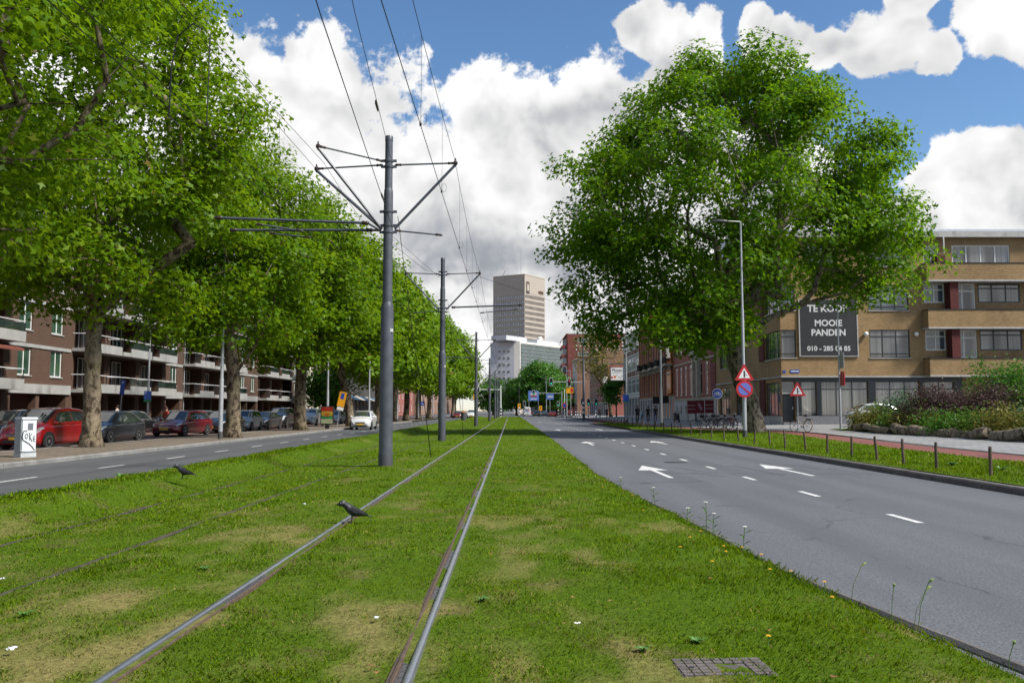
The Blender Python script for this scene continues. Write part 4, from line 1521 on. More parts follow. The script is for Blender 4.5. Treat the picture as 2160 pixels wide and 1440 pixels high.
# ------------------------------------------------------------------ trees
def bark_mat(name, dark, mid, light):
    m = bpy.data.materials.new(name)
    m.use_nodes = True
    T = NT(m.node_tree)
    b = T.n['Principled BSDF']
    b.inputs['Roughness'].default_value = 0.9
    b.inputs['Specular IOR Level'].default_value = 0.2
    pos = T.node('ShaderNodeNewGeometry').outputs['Position']
    p2 = T.vmath('MULTIPLY', pos, (1, 1, 0.55))
    warp = T.vmath('ADD', p2, T.vmath('SCALE', T.noise(p2, 3, 3, .5, color=True), scale=.25))
    vo = T.node('ShaderNodeTexVoronoi', feature='SMOOTH_F1')
    T.put(vo.inputs['Vector'], warp)
    vo.inputs['Scale'].default_value = 5.0
    n = T.noise(warp, 5.0, 6, .7)
    c = T.ramp(n, [(0.36, tuple(x * .45 for x in dark)), (0.45, dark), (0.50, mid), (0.56, light), (0.60, mid), (0.70, dark)])
    sp = T.node('ShaderNodeSeparateXYZ')
    T.put(sp.inputs[0], vo.outputs['Color'])
    c = T.mix(T.smooth(sp.outputs[0], .45, .75, 0, .5), c, light)
    moss = T.noise(pos, 1.6, 4, .6)
    c = T.mix(T.smooth(moss, .52, .70, 0, .45), c, (0.075, 0.07, 0.018))
    T.l.new(c, b.inputs['Base Color'])
    bn = T.node('ShaderNodeBump')
    bn.inputs['Strength'].default_value = 0.7
    bn.inputs['Distance'].default_value = 0.03
    T.put(bn.inputs['Height'], n)
    T.l.new(bn.outputs[0], b.inputs['Normal'])
    return m


M_BARK = bark_mat('plane_bark', (0.055, 0.04, 0.028), (0.13, 0.10, 0.068), (0.25, 0.205, 0.14))
M_BARK2 = bark_mat('plane_bark_grey', (0.06, 0.05, 0.04), (0.15, 0.125, 0.095), (0.27, 0.24, 0.19))
L_LEFT = leaf_mat('plane_leaf_yellowish', (0.058, 0.145, 0.003), (0.128, 0.250, 0.004), (0.245, 0.355, 0.007), .56)
L_RIGHT = leaf_mat('plane_leaf_deep', (0.044, 0.130, 0.003), (0.098, 0.232, 0.004), (0.200, 0.330, 0.008), .60)
L_FAR = leaf_mat('plane_leaf_far', (0.055, 0.145, 0.003), (0.125, 0.245, 0.005), (0.23, 0.34, 0.010), .5)
L_LIME = leaf_mat('lime_leaf', (0.025, 0.10, 0.01), (0.06, 0.18, 0.015), (0.14, 0.27, 0.03), .4)
L_DRY = leaf_mat('thin_brownish_leaf', (0.08, 0.09, 0.012), (0.18, 0.17, 0.03), (0.27, 0.24, 0.05), .4)

# leaf outlines: (x, y) with y the midrib
LEAF6 = np.array([(0, -.05), (-.52, .28), (-.17, .42), (0, 1.0), (.17, .42), (.52, .28)])
LEAF4 = np.array([(0, 0), (-.42, .45), (0, 1.0), (.42, .45)])


def leaves_mesh(name, centers, normals, size, shape, m, tone, rg):
    n = len(centers)
    k = len(shape)
    nz = normals / np.maximum(1e-6, np.linalg.norm(normals, axis=1, keepdims=True))
    ref = rg.normal(size=(n, 3))
    u = np.cross(nz, ref)
    u /= np.maximum(1e-6, np.linalg.norm(u, axis=1, keepdims=True))
    v = np.cross(nz, u)
    sz = size * rg.uniform(.65, 1.25, n)
    P = centers[:, None, :] + sz[:, None, None] * (shape[None, :, 0:1] * u[:, None, :] + (shape[None, :, 1:2] - .4) * v[:, None, :])
    P += (np.abs(shape[None, :, 0:1]) * -.25 + (shape[None, :, 1:2] - .5) ** 2 * -.2) * sz[:, None, None] * nz[:, None, :]
    faces = np.arange(n * k).reshape(n, k)
    me = np_mesh(name, P.reshape(-1, 3), faces, m)
    set_attr(me, 'tone', np.repeat(tone, k))
    return me


def noise3(p, s, seed):
    r_ = np.random.default_rng(seed)
    out = np.zeros(len(p))
    for o in range(3):
        for _ in range(3):
            d = r_.normal(size=3)
            d /= np.linalg.norm(d)
            out += np.sin(p @ d * s * (1.9 ** o) + r_.uniform(0, 6.3)) / (1.6 ** o)
    return out / 4.0


def make_tree(name, label, base, trunk, prof, seed, n_cl, n_leaf, lsize, lm, bm, r0, rx=1.0, ry=1.0, shift=(0, 0), shape=LEAF6, spread=.75, limbs=(), zcut=None, lobes=0, lsz=2.6, lump=1.0, shell=.45, gap=-.25, rmin=.014, group=None, cat='tree', flare=1.5, twigs=True, tone0=0.0):
    """trunk: points relative to base up to the fork; prof: (z, radius) of the crown; limbs: extra polylines of thick limbs"""
    rg = np.random.default_rng(seed)
    root = empty(name, base, 0, label, cat, group)
    zs = np.array([p[0] for p in prof])
    rs = np.array([p[1] for p in prof])
    cx = trunk[-1][0] + shift[0]
    cy_ = trunk[-1][1] + shift[1]
    pts = []
    while len(pts) < n_cl:
        m_ = n_cl * 6
        z = rg.uniform(zs[0], zs[-1], m_)
        a = rg.uniform(0, 2 * math.pi, m_)
        rr_ = np.sqrt(rg.uniform(shell ** 2, 1, m_))
        Rz = np.interp(z, zs, rs) * (1 + lump * (.16 * np.sin(a * 3 + seed + z * .5) + .10 * np.sin(a * 7 + z * 1.1)))
        keep = rg.uniform(0, rs.max(), m_) < Rz
        p = np.stack([cx + Rz * rr_ * np.cos(a) * rx, cy_ + Rz * rr_ * np.sin(a) * ry, z], 1)
        keep &= noise3(p, .75, seed + 5) > gap
        if zcut is not None:
            keep &= z > zcut(p[:, 0])
        pts += list(p[keep])
    pts = np.array(pts[:n_cl])
    cl_c = np.tile(np.array([cx, cy_, (zs[0] + zs[-1]) / 2]), (n_cl, 1))
    if lobes:
        # rounded boughs: most clumps sit in lobes spread over the crown's skin
        lc, lr = [], []
        q = 0
        while len(lc) < lobes and q < 4000:
            q += 1
            z = rg.uniform(zs[0] + .6, zs[-1] - .8)
            Rz = np.interp(z, zs, rs)
            if rg.uniform(0, rs.max()) > Rz + .15 * rs.max():
                continue
            a = rg.uniform(0, 2 * math.pi)
            ls_ = lsz * rg.uniform(.7, 1.2)
            rad_ = max(0.0, Rz - ls_ * .72) * math.sqrt(rg.uniform(.55, 1))
            c = np.array([cx + rad_ * math.cos(a) * rx, cy_ + rad_ * math.sin(a) * ry, z])
            if zcut is not None and z < zcut(c[0]) + ls_ * .45:
                continue
            if any(np.linalg.norm(c - d) < .62 * (ls_ + e) for d, e in zip(lc, lr)):
                continue
            lc.append(c)
            lr.append(ls_)
        nl = int(n_cl * .80)
        wgt = np.array(lr) ** 2
        ch = rg.choice(len(lc), nl, p=wgt / wgt.sum())
        dv = rg.normal(size=(nl, 3))
        dv /= np.linalg.norm(dv, axis=1, keepdims=True)
        dv[:, 2] = np.where(dv[:, 2] < -.45, -dv[:, 2], dv[:, 2])
        L_ = np.array(lc)[ch]
        pts[:nl] = L_ + dv * (np.array(lr)[ch] * rg.uniform(.45, 1.0, nl) ** .6)[:, None] * np.array([1, 1, .8])
        cl_c[:nl] = L_
    # keep clumps apart
    fork = np.array(trunk[-1])
    order = np.argsort(np.linalg.norm((pts - fork) * (1, 1, .8), axis=1))
    pts = pts[order]
    cl_c = cl_c[order]
    nodes = [np.array(t, float) for t in trunk]
    par = [i - 1 for i in range(len(trunk))]
    for lb in limbs:
        # each limb starts at the nearest trunk node
        d0 = [np.linalg.norm(n_ - np.array(lb[0])) for n_ in nodes[:len(trunk)]]
        pi = int(np.argmin(d0))
        for q in lb:
            nodes.append(np.array(q, float))
            par.append(pi)
            pi = len(nodes) - 1
    nt = len(trunk)
    NA = np.zeros((n_cl * 7 + 400, 3))
    NA[:len(nodes)] = nodes
    cnt = len(nodes)
    dirs = np.zeros_like(NA)
    for i in range(1, cnt):
        d = NA[i] - NA[par[i]]
        dirs[i] = d / max(1e-6, np.linalg.norm(d))
    tips = []
    for p in pts:
        lo = max(0, nt - 2)
        dv = p - NA[lo:cnt]
        dist = np.linalg.norm(dv, axis=1)
        cosv = (dv * dirs[lo:cnt]).sum(1) / np.maximum(dist, 1e-6)
        cost = dist * (1.45 - .45 * cosv) + np.where(NA[lo:cnt, 2] > p[2] + .3, (NA[lo:cnt, 2] - p[2]) * .8, 0)
        j = lo + int(np.argmin(cost))
        a0 = NA[j].copy()
        L = np.linalg.norm(p - a0)
        k = int(min(6, max(1, L / .9)))
        mid = a0 + dirs[j] * L * .45 + np.array([0, 0, .08 * L])
        prev = j
        for t in range(1, k + 1):
            s = t / k
            q = (1 - s) ** 2 * a0 + 2 * s * (1 - s) * mid + s * s * p
            if t < k:
                q = q + rg.normal(size=3) * .06 * min(1, L * .3)
            NA[cnt] = q
            d = q - NA[prev]
            dirs[cnt] = d / max(1e-6, np.linalg.norm(d))
            par.append(prev)
            prev = cnt
            cnt += 1
        tips.append(prev)
    w = np.zeros(cnt)
    for t in tips:
        w[t] += 1
    for i in range(cnt - 1, 0, -1):
        w[par[i]] += w[i]
    tot = max(1.0, w[0])
    rad = np.maximum(rmin, r0 * (w / tot) ** .46)
    best = np.zeros(cnt)
    for i in range(cnt - 1, nt - 1, -1):
        if best[i] > 0:
            rad[i] = min(rad[i], best[i] * 1.45)
        else:
            rad[i] = rmin
        best[par[i]] = max(best[par[i]], rad[i])
    # trunk: flared foot, burls
    mb = MB()
    tp = [Vector(t) for t in trunk]
    pth, rr_ = [], []
    for i in range(len(tp) - 1):
        for s in range(4):
            pth.append(tp[i].lerp(tp[i + 1], s / 4))
    pth.append(tp[-1])
    Ht = tp[-1].z
    for i, p in enumerate(pth):
        t = p.z / Ht
        f = 1 + (flare - 1) * math.exp(-p.z / .35)
        rr_.append(r0 * f * (1.06 - .16 * t) * (1 + .06 * math.sin(i * 1.9 + seed)))
    pth[0] = pth[0] - Vector((0, 0, .15))
    mb.tube(pth, rr_, 16)
    V = np.array(mb.v)
    V[:, :2] += (noise3(V * (1, 1, .5), 5, seed)[:, None] * .05 * r0) * np.sign(rg.normal())
    mb.v = [tuple(v) for v in V]
    # limbs continue the trunk in the same bark
    edges = [(par[i], i) for i in range(nt, cnt)]
    thick = [(a, b) for a, b in edges if rad[b] > .055]
    thin = [(a, b) for a, b in edges if rad[b] <= .055]
    for a, b in thick:
        ra = min(rad[a], rad[b] * 1.35)
        A_, B_ = NA[a], NA[b]
        ext = (B_ - A_) * .06
        mb.tube([A_ - ext, B_ + ext], [ra, rad[b]], 9, caps=False)
    mb.build('trunk', bm, root, smooth='all')
    if twigs and thin:
        ia = np.array([a for a, b in thin])
        ib = np.array([b for a, b in thin])
        A_, B_ = NA[ia], NA[ib]
        t = B_ - A_
        t /= np.maximum(1e-6, np.linalg.norm(t, axis=1, keepdims=True))
        ref = np.where(np.abs(t[:, 2:3]) < .9, np.array([[0, 0, 1.0]]), np.array([[1.0, 0, 0]]))
        u = np.cross(t, ref)
        u /= np.linalg.norm(u, axis=1, keepdims=True)
        v = np.cross(t, u)
        ra = np.minimum(rad[ia], rad[ib] * 1.3)[:, None]
        rb = rad[ib][:, None]
        rows = []
        for (C0, rr0) in ((A_, ra), (B_, rb)):
            for q in range(3):
                an = 2 * math.pi * q / 3
                rows.append(C0 + (u * math.cos(an) + v * math.sin(an)) * rr0)
        V = np.stack(rows, 1).reshape(-1, 3)
        b0 = np.arange(len(thin))[:, None] * 6
        F = np.concatenate([b0 + np.array([[q, (q + 1) % 3, 3 + (q + 1) % 3, 3 + q]]) for q in range(3)], 0)
        link('branches', np_mesh('branches', V, F, bm), root)['kind'] = 'stuff'
    # leaves
    per = max(1, n_leaf // n_cl)
    C = np.repeat(pts, per, axis=0)
    off = rg.normal(size=C.shape)
    rr = np.linalg.norm(off, axis=1, keepdims=True)
    off = off / rr * np.minimum(rr, 2.1) * np.array([spread, spread, spread * .62])
    P = C + off
    # droop at the clump's edge
    P[:, 2] -= .10 * (off[:, 0] ** 2 + off[:, 1] ** 2)
    out = P - np.repeat(cl_c, per, axis=0)
    out /= np.maximum(1e-6, np.linalg.norm(out, axis=1, keepdims=True))
    nrm = out * .75 + np.array([0, 0, .6]) + rg.normal(size=P.shape) * .55
    cl_t = np.repeat(rg.uniform(-.16, .16, n_cl), per)
    tone = np.clip(.42 + tone0 + cl_t + rg.normal(size=len(P)) * .17, 0, .95)
    tone[rg.uniform(size=len(P)) < .006] = 1.0
    me = leaves_mesh('crown', P, nrm, lsize, shape, lm, tone, rg)
    cr = link('crown', me, root)
    cr['kind'] = 'stuff'
    return root


# big plane tree on the right verge
make_tree('plane_tree', 'huge dark green plane tree with leaning trunk beside the yellow building', (14.4, 52, .02),
          [(0.1, 0, 0), (-.12, 0, 1.2), (-.5, 0, 2.6), (-.95, .1, 4.0), (-1.1, .1, 5.4), (-1.15, .1, 6.6)],
          [(4.6, 5.6), (6.0, 8.9), (8.6, 10.2), (11.8, 10.9), (14.2, 10.6), (16.8, 9.0), (18.8, 7.2), (20.4, 5.4), (21.8, 3.2), (22.8, 1.0)],
          3, 760, 88000, .275, L_RIGHT, M_BARK2, .54, shift=(.45, 0), rx=1.07, ry=.72, gap=-.4, lump=.25, lobes=64, lsz=2.7, spread=.66, shell=.15, flare=1.35, zcut=lambda x: np.interp(x, [-8, -4, -2, .5, 2.5, 7, 10], [4.8, 4.6, 5.4, 7.0, 8.2, 7.4, 6.8]),
          limbs=[[(-1.9, .2, 6.2), (-3.6, .3, 7.4), (-5.6, .5, 8.3)], [(-.2, .1, 7.6), (1.0, .2, 9.5), (1.6, .2, 12.0), (2.4, .2, 14.5)], [(-1.7, 0, 8.0), (-2.0, -.3, 10.5), (-1.6, -.4, 13.5)],
                 [(.6, -.2, 6.6), (2.8, -.6, 7.6), (5.2, -1.2, 8.2)], [(-1.4, -.8, 6.4), (-2.4, -2.6, 7.2)], [(-.4, 1.0, 6.8), (.4, 3.2, 8.4)]], group='plane trees')
CR_L = [(4.9, 3.4), (6.4, 5.2), (9.0, 6.0), (12.0, 6.1), (15.0, 5.6), (17.5, 4.6), (19.5, 2.8), (20.6, .8)]
# left row, near to far
make_tree('plane_tree', 'nearest plane tree whose boughs fill the upper left corner', (-17.0, 19.5, -.03), [(0, 0, 0), (.1, 0, 2), (.3, 0, 4), (.4, 0, 5.6)],
          [(5.4, 4.0), (7.2, 7.2), (9.5, 8.6), (12, 8.8), (15, 7.8), (18, 4.6), (19.5, 1.0)], 12, 460, 52000, .22, L_LEFT, M_BARK, .46, spread=.62, shell=.2, gap=-.1, lobes=40, lsz=2.6,
          limbs=[[(2.0, .4, 6.6), (4.6, 1.2, 7.4), (7.2, 1.6, 7.5)], [(1.5, 1, 7.6), (4.4, 2.4, 9.2), (7.4, 3.0, 9.4)], [(.6, 2.4, 7.0), (1.8, 5, 8.0)], [(.2, .5, 8), (.6, 1, 12)]], group='plane trees')
make_tree('plane_tree', 'forked plane tree in front of the red hatchback and grey car', (-15.95, 33.6, -.03),
          [(0, 0, 0), (-.02, 0, 1.3), (-.08, 0, 2.8), (-.05, 0, 4.4), (0, 0, 5.2)], CR_L, 21, 460, 55000, .225, L_LEFT, M_BARK, .305, spread=.62, shell=.15, gap=-.10, lobes=34, lsz=2.4, tone0=.07, flare=1.6,
          limbs=[[(.5, .1, 5.6), (1.3, .2, 6.4), (2.2, .3, 7.0), (3.4, .4, 7.9)], [(-.4, 0, 6), (-1.0, .2, 7.4), (-2.0, .3, 9)], [(.05, .2, 6.4), (.3, .4, 8.6), (.2, .5, 12)], [(.2, -1.2, 6.2), (.4, -3, 7.4)]], group='plane trees')
make_tree('plane_tree', 'thick plane tree behind the near left lamp post', (-14.35, 45.5, -.03),
          [(0, 0, 0), (.03, 0, 1.6), (-.02, 0, 3.2), (-.2, 0, 4.6), (-.35, 0, 5.6)], [(5.0, 4.0), (6.2, 4.8), (9.0, 5.2), (11.5, 4.8), (13.8, 3.5), (15.6, 1.0)], 33, 340, 42000, .24, L_LEFT, M_BARK, .34, spread=.64, shell=.15, lobes=26, lsz=2.3, tone0=-.06,
          limbs=[[(.3, 0, 3.6), (1.1, 0, 4.8), (1.9, .1, 6.6)], [(-.9, 0, 5.6), (-2.6, .1, 6.2), (-4.4, .2, 7.2), (-5.6, .2, 8.2)], [(-.8, .3, 7.0), (-1.6, .5, 9.0)]], group='plane trees')
make_tree('plane_tree', 'plane tree with a blackened trunk left of the red and green poster', (-14.9, 62.5, -.03),
          [(0, 0, 0), (-.1, 0, 2.0), (0, 0, 4.2), (-.1, 0, 6.2)], [(4.6, 3.8), (7, 4.9), (10, 5.3), (13, 4.6), (15, 3.0), (16.6, .9)], 41, 320, 33000, .30, L_LEFT, M_BARK, .40, spread=.7, shell=.15, lobes=26, lsz=2.4,
          limbs=[[(.5, 0, 5.2), (1.4, 0, 6.6), (3, 0, 8)], [(.4, -.6, 3.6), (2.0, -1.6, 4.4)]], group='plane trees')
make_tree('plane_tree', 'slanting plane tree right behind the yellow parking sign', (-14.5, 78.5, -.03),
          [(.3, 0, 0), (0, 0, 2.2), (-.6, 0, 4.6), (-.9, 0, 6.4)], [(5.4, 4.2), (7, 4.9), (10, 5.2), (13, 4.7), (15.5, 3.2), (17.4, .9)], 52, 280, 22000, .36, L_LEFT, M_BARK, .36, spread=.75, shell=.2, lobes=26, lsz=2.4, shift=(.9, 0), group='plane trees', shape=LEAF4)
far = [(-14.6, 96, 17.8, 'fifth'), (-14.8, 113, 18.6, 'sixth'), (-14.4, 121, 18, 'seventh'), (-14.2, 136, 18.6, 'eighth'), (-14.0, 150, 18.4, 'ninth'), (-13.4, 168, 19, 'tenth'), (-12.5, 190, 19, 'eleventh'), (-13.5, 214, 19, 'twelfth')]
for i_, (x, y, h, od) in enumerate(far):
    k_ = h / 18.0
    make_tree('plane_tree', 'yellow-green plane tree, ' + ORD[i_] + ' of the distant left row behind the masts', (x, y, -.03),
              [(0, 0, 0), (.15 * (-1) ** i_, 0, 2.5), (.1, 0, 5.0)], [(4.6, 4.2), (6.5 * k_, 5.2), (10 * k_, 5.8), (13.5 * k_, 5.0), (16 * k_, 3.3), (18 * k_, .9)], 60 + i_, 230, 13000, .48, L_FAR, M_BARK, .38,
              shell=.2, lobes=24, lsz=2.4, spread=.8, group='distant left plane trees', shape=LEAF4, rmin=.03, tone0=.06)
# lime-green trees in the middle distance
make_tree('street_tree', 'rounded bright green tree in front of the white slab office', (9.5, 262, -.1), [(0, 0, 0), (0, 0, 3), (0, 0, 5)],
          [(3.0, 5.0), (5, 7.4), (8, 8.2), (11, 7.4), (14, 5.0), (16, 1.4)], 81, 240, 16000, .62, L_LIME, M_BARK, .45, shell=.3, spread=1.1, group='trees beyond the crossing', shape=LEAF4, rmin=.04)
make_tree('street_tree', 'lower green tree left of the rounded one by the far masts', (1.8, 268, -.1), [(0, 0, 0), (0, 0, 2.5), (0, 0, 4)],
          [(2.5, 3.0), (4, 4.6), (6.5, 4.8), (9, 3.6), (11, 1.0)], 82, 130, 8000, .6, L_LIME, M_BARK, .3, shell=.3, spread=1.0, group='trees beyond the crossing', shape=LEAF4, rmin=.04)
make_tree('street_tree', 'green tree right of the rounded one behind the blue signs', (15.0, 285, -.1), [(0, 0, 0), (0, 0, 2.5), (0, 0, 4)],
          [(2.5, 3.4), (4, 5.0), (7, 5.6), (11, 4.4), (14, 1.0)], 83, 150, 9000, .6, L_LIME, M_BARK, .3, shell=.3, spread=1.0, group='trees beyond the crossing', shape=LEAF4, rmin=.04)
make_tree('street_tree', 'distant green tree closing the avenue left of the masts', (-6, 300, -.1), [(0, 0, 0), (0, 0, 2.5), (0, 0, 4)],
          [(2.0, 3.4), (4, 5.0), (7, 5.4), (10, 4.2), (12.5, 1.0)], 84, 150, 9000, .6, L_LIME, M_BARK, .3, shell=.3, spread=1.0, group='trees beyond the crossing', shape=LEAF4, rmin=.04)
make_tree('street_tree', 'small bright green tree in front of the cream building', (-24.5, 117, -.03), [(0, 0, 0), (0, 0, 2), (0, 0, 3)],
          [(2.0, 2.2), (4, 3.4), (6, 3.6), (8, 2.8), (10, .8)], 85, 120, 9000, .34, L_LIME, M_BARK, .16, shell=.2, spread=.7, group='small street trees', shape=LEAF4)
# leaning, half-bare tree with brownish twigs on the right pavement
make_tree('street_tree', 'leaning half-bare brownish tree behind the white Ploum sign'.replace(' Ploum', ''), (18.6, 163, .2), [(0, 0, 0), (-.3, 0, 3), (-1.6, 0, 6), (-3.0, 0, 8.2)],
          [(7.0, 2.4), (9, 4.2), (12, 5.0), (15, 4.0), (17, 1.6)], 91, 190, 3600, .32, L_DRY, M_BARK, .28, shell=.2, spread=.8, shift=(.4, 0), group='small street trees', shape=LEAF4, rmin=.03)
make_tree('street_tree', 'green lower shoots of a tree under the white hanging sign', (19.0, 158, .2), [(0, 0, 0), (0, 0, 2), (0, 0, 3.4)],
          [(2.6, 1.2), (4, 2.0), (6, 2.2), (7.5, 1.4), (8.5, .4)], 92, 80, 3500, .36, L_LIME, M_BARK, .12, shell=.1, spread=.6, group='small street trees', shape=LEAF4, rmin=.02)
# ------------------------------------------------------------------ tram rails
M_RAILTOP = mat('polished_rail_steel', (0.42, 0.43, 0.46), 0.28, 0.85, var=0.12, vscale=6)
M_RAILSIDE = mat('rusty_rail_side', (0.10, 0.065, 0.045), 0.8, 0.2, var=0.3, vscale=12, bump=.2)
M_GROOVE = mat('wet_groove_grit', (0.11, 0.11, 0.115), 0.15, 0.3, var=0.9, vscale=38, bump=.6, bscale=50)
rail_lab = ['shiny grooved rail nearest the right road', 'shiny rail running past the near jackdaw', 'overgrown rail just left of the masts', 'leftmost rail, almost hidden in the grass']
for i_, x in enumerate(RAILS):
    s_ = 1 if i_ % 2 == 0 else -1          # side of the running head: outer for the right rail
    o_ = empty('tram_rail', (x, 4, 0), 0, rail_lab[i_], 'rail', 'tram rails')
    zt = (0.0, 0.0, -.030, -.056)[i_]
    L = (-24, 205)
    dull = M_RAILTOP if i_ < 2 else mat('overgrown_rail', (.055, .045, .036), .8, .2, var=.4, vscale=9)
    # running head with rounded shoulders, groove floor, guard lip
    hp = [(-.024, -.05), (.025, -.05), (.027, -.014), (.022, -.004), (.014, 0), (-.013, 0), (-.021, -.005), (-.024, -.016)]
    MB().prism([(s_ * .022 + s_ * a, L[0], zt + b) for a, b in hp], (0, L[1] - L[0], 0)).build('head', dull, o_, smooth=True)
    if i_ > 1:
        continue
    MB().prism([(s_ * a, L[0], zt + b) for a, b in ((-.045, -.06), (-.006, -.06), (-.006, -.026), (-.045, -.026))], (0, L[1] - L[0], 0)).build('groove', M_GROOVE, o_)
    MB().prism([(s_ * a, L[0], zt + b) for a, b in ((-.066, -.06), (-.046, -.06), (-.046, -.010), (-.050, -.006), (-.066, -.008))], (0, L[1] - L[0], 0)).build('guard_lip', M_RAILSIDE, o_)
    if i_ == 0:
        MB().prism([(s_ * a, L[0], zt + b) for a, b in ((-.092, -.08), (-.068, -.08), (-.068, -.016), (-.092, -.024))], (0, L[1] - L[0], 0)).build('rubber_edge', mat('brown_edge', (.085, .06, .045), .9, var=.3, vscale=9), o_)

# ------------------------------------------------------------------ tram masts
M_WIRE = mat('copper_wire_dark', (0.02, 0.018, 0.018), 0.5, 0.4)
M_INS = mat('brown_insulator', (0.035, 0.02, 0.016), 0.35)


def clamp_(mb, p, r=.045):
    mb.ball(p, (r, r, r * 1.2), 8, 5)


def pipe(parent, name, a, b, r, m=M_STEEL, ins=True):
    mb = MB()
    mb.tube([a, b], r, 8)
    o = mb.build(name, m, parent, smooth=True)
    if ins:
        a, b = Vector(a), Vector(b)
        d = (b - a).normalized()
        for k, t in enumerate((.10, (b - a).length - .10)):
            q = MB()
            c = a + d * t
            q.tube([c - d * .09, c - d * .05, c, c + d * .05, c + d * .09], [r * .8, r * 1.7, r * 1.2, r * 1.7, r * .8], 8)
            q.build('insulator', M_INS, o, smooth='all')
    return o


def mast(x, y, label, left=True, right=True, long_left=0, long_right=0, z0=-.02, arms=1):
    root = empty('tram_mast', (x, y, z0), 0, label, 'mast', 'overhead line masts')
    MB().lathe([(.178, -.3), (.178, .28), (.174, .30)], 20).build('foot_sleeve', mat('mast_foot_dark', (.045, .047, .055), .6), root, smooth=True)
    MB().lathe([(.168, .28), (.160, 3.84), (.150, 3.96), (.118, 4.06)], 24).build('lower_tube', M_STEEL, root, smooth=True)
    MB().lathe([(.121, 4.02), (.115, 6.80), (.108, 6.88), (.098, 6.92)], 24).build('middle_tube', M_STEEL, root, smooth=True)
    tp = MB().lathe([(.098, 6.88), (.095, 8.16)], 24).build('upper_tube', M_STEEL, root, smooth=True)
    MB().lathe([(.101, 8.14), (.101, 8.25), (.09, 8.27)], 20).build('cap', M_STEEL, tp, smooth=True)
    for zz, rr_ in ((7.45, .108), (7.60, .108), (5.78, .127), (5.95, .127), (6.30, .126)):
        mb = MB().lathe([(rr_, zz), (rr_ + .008, zz + .01), (rr_ + .008, zz + .06), (rr_, zz + .07)], 20)
        mb.cbox((rr_ + .04, 0, zz + .035), (.10, .05, .06)).cbox((-rr_ - .04, 0, zz + .035), (.10, .05, .06))
        mb.build('clamp_collar', M_STEEL, root)
    MB().box(.10, .165, -.125, -.09, 3.3, 3.38).build('number_plate', M_SIGNWHITE, root)
    for s_, on in ((1, right), (-1, left)):
        if not on:
            continue
        n = arms if s_ < 0 else 1
        for q in range(n):
            ex = 1.66 + (.22 if q else 0)
            ez = 7.58 + (.28 if (n > 1 and not q) else 0) - (.05 if q else 0)
            dy = -.5 if (n > 1 and not q) else (.35 if q else 0)
            pipe(root, 'tie_rod', (s_ * .15, 0, 7.53 + .1 * (n > 1 and not q)), (s_ * ex, dy, ez), .022)
            pipe(root, 'strut', (s_ * .16, 0, 5.90), (s_ * (ex + .02), dy, ez - .04), .036, ins=False)
            mb = MB()
            clamp_(mb, (s_ * (ex + .02), dy, ez), .06)
            mb.tube([(s_ * (ex + .02), dy, ez - .1), (s_ * (ex + .02), dy, ez + .12)], .018, 6)
            mb.build('wire_clamp', M_INS, root)
    if right and not long_right:
        pipe(root, 'steady_arm', (.16, 0, 5.86), (1.36, .1, 5.76), .02)
    if left and not long_left:
        pipe(root, 'steady_arm', (-.16, 0, 5.86), (-1.36, .1, 5.76), .02)
    for s_, ln in ((-1, long_left), (1, long_right)):
        if not ln:
            continue
        a = pipe(root, 'long_arm', (s_ * .42, -.35, 5.97), (s_ * ln, -.6, 6.05), .036)
        if ln > 3.7:
            pipe(root, 'long_arm', (s_ * .42, .3, 5.93), (s_ * (ln - .1), .25, 5.92), .036)
            pipe(root, 'strut', (s_ * .2, 0, 5.86), (s_ * .45, -.33, 5.97), .03, ins=False)
            pipe(root, 'strut', (s_ * .2, 0, 5.86), (s_ * .45, .3, 5.93), .03, ins=False)
            pipe(root, 'steady_arm', (s_ * (ln - 1.0), -.58, 5.90), (s_ * 2.0, -.5, 5.74), .022)
            pipe(root, 'steady_arm', (s_ * (ln - 1.1), .26, 5.84), (s_ * 2.0, .3, 5.74), .02)
        else:
            pipe(root, 'steady_arm', (s_ * (ln - .2), -.3, 5.9), (s_ * 1.7, -.2, 5.74), .02)
    return root


mast(-3.07, 21.7, 'nearest and tallest grey tram mast with doubled left arms', long_left=4.15, arms=2)
mast(-3.07, 39.4, 'second tram mast with a long arm reaching right', long_right=3.6)
mast(-3.02, 77, 'third tram mast, slim against the left trees', long_left=3.4)
mx = [(-2.75, 115, 'fourth'), (-2.7, 152, 'fifth'), (-2.7, 176, 'sixth'), (-2.7, 200, 'seventh'), (-2.6, 240, 'eighth'), (-2.5, 280, 'ninth')]
for (x, y, od) in mx:
    mast(x, y, od + ' tram mast counted from the camera', long_left=3.4 if od in ('fifth', 'seventh') else 0)
# stay wires of the first masts
for (x, y, lab) in ((-2.95, 21.7, 'thin black stay rod leaning in the grass right of the nearest mast'), (-2.95, 39.4, 'thin black stay rod in the grass right of the second mast')):
    MB_ = MB().tube([(x + .12, y, 6.2), (x + .42, y + 1.0, 3.2), (x + .55, y + 3.0, 1.4), (x + .62, y + 4.2, -.05)], [.008, .008, .011, .014], 6)
    tag(MB_.build('stay_rod', M_WIRE), lab, 'wire', 'stay rods')

# ------------------------------------------------------------------ overhead wires
MY = [-16, 21.7, 39.4, 77, 115, 152, 200, 240, 280]


def wire(name, label, pts, r=.0065, m=M_WIRE, cat='wire', n=5):
    o = MB().tube(pts, r, n).build(name, m)
    tag(o, label, cat, 'overhead wires')
    return o


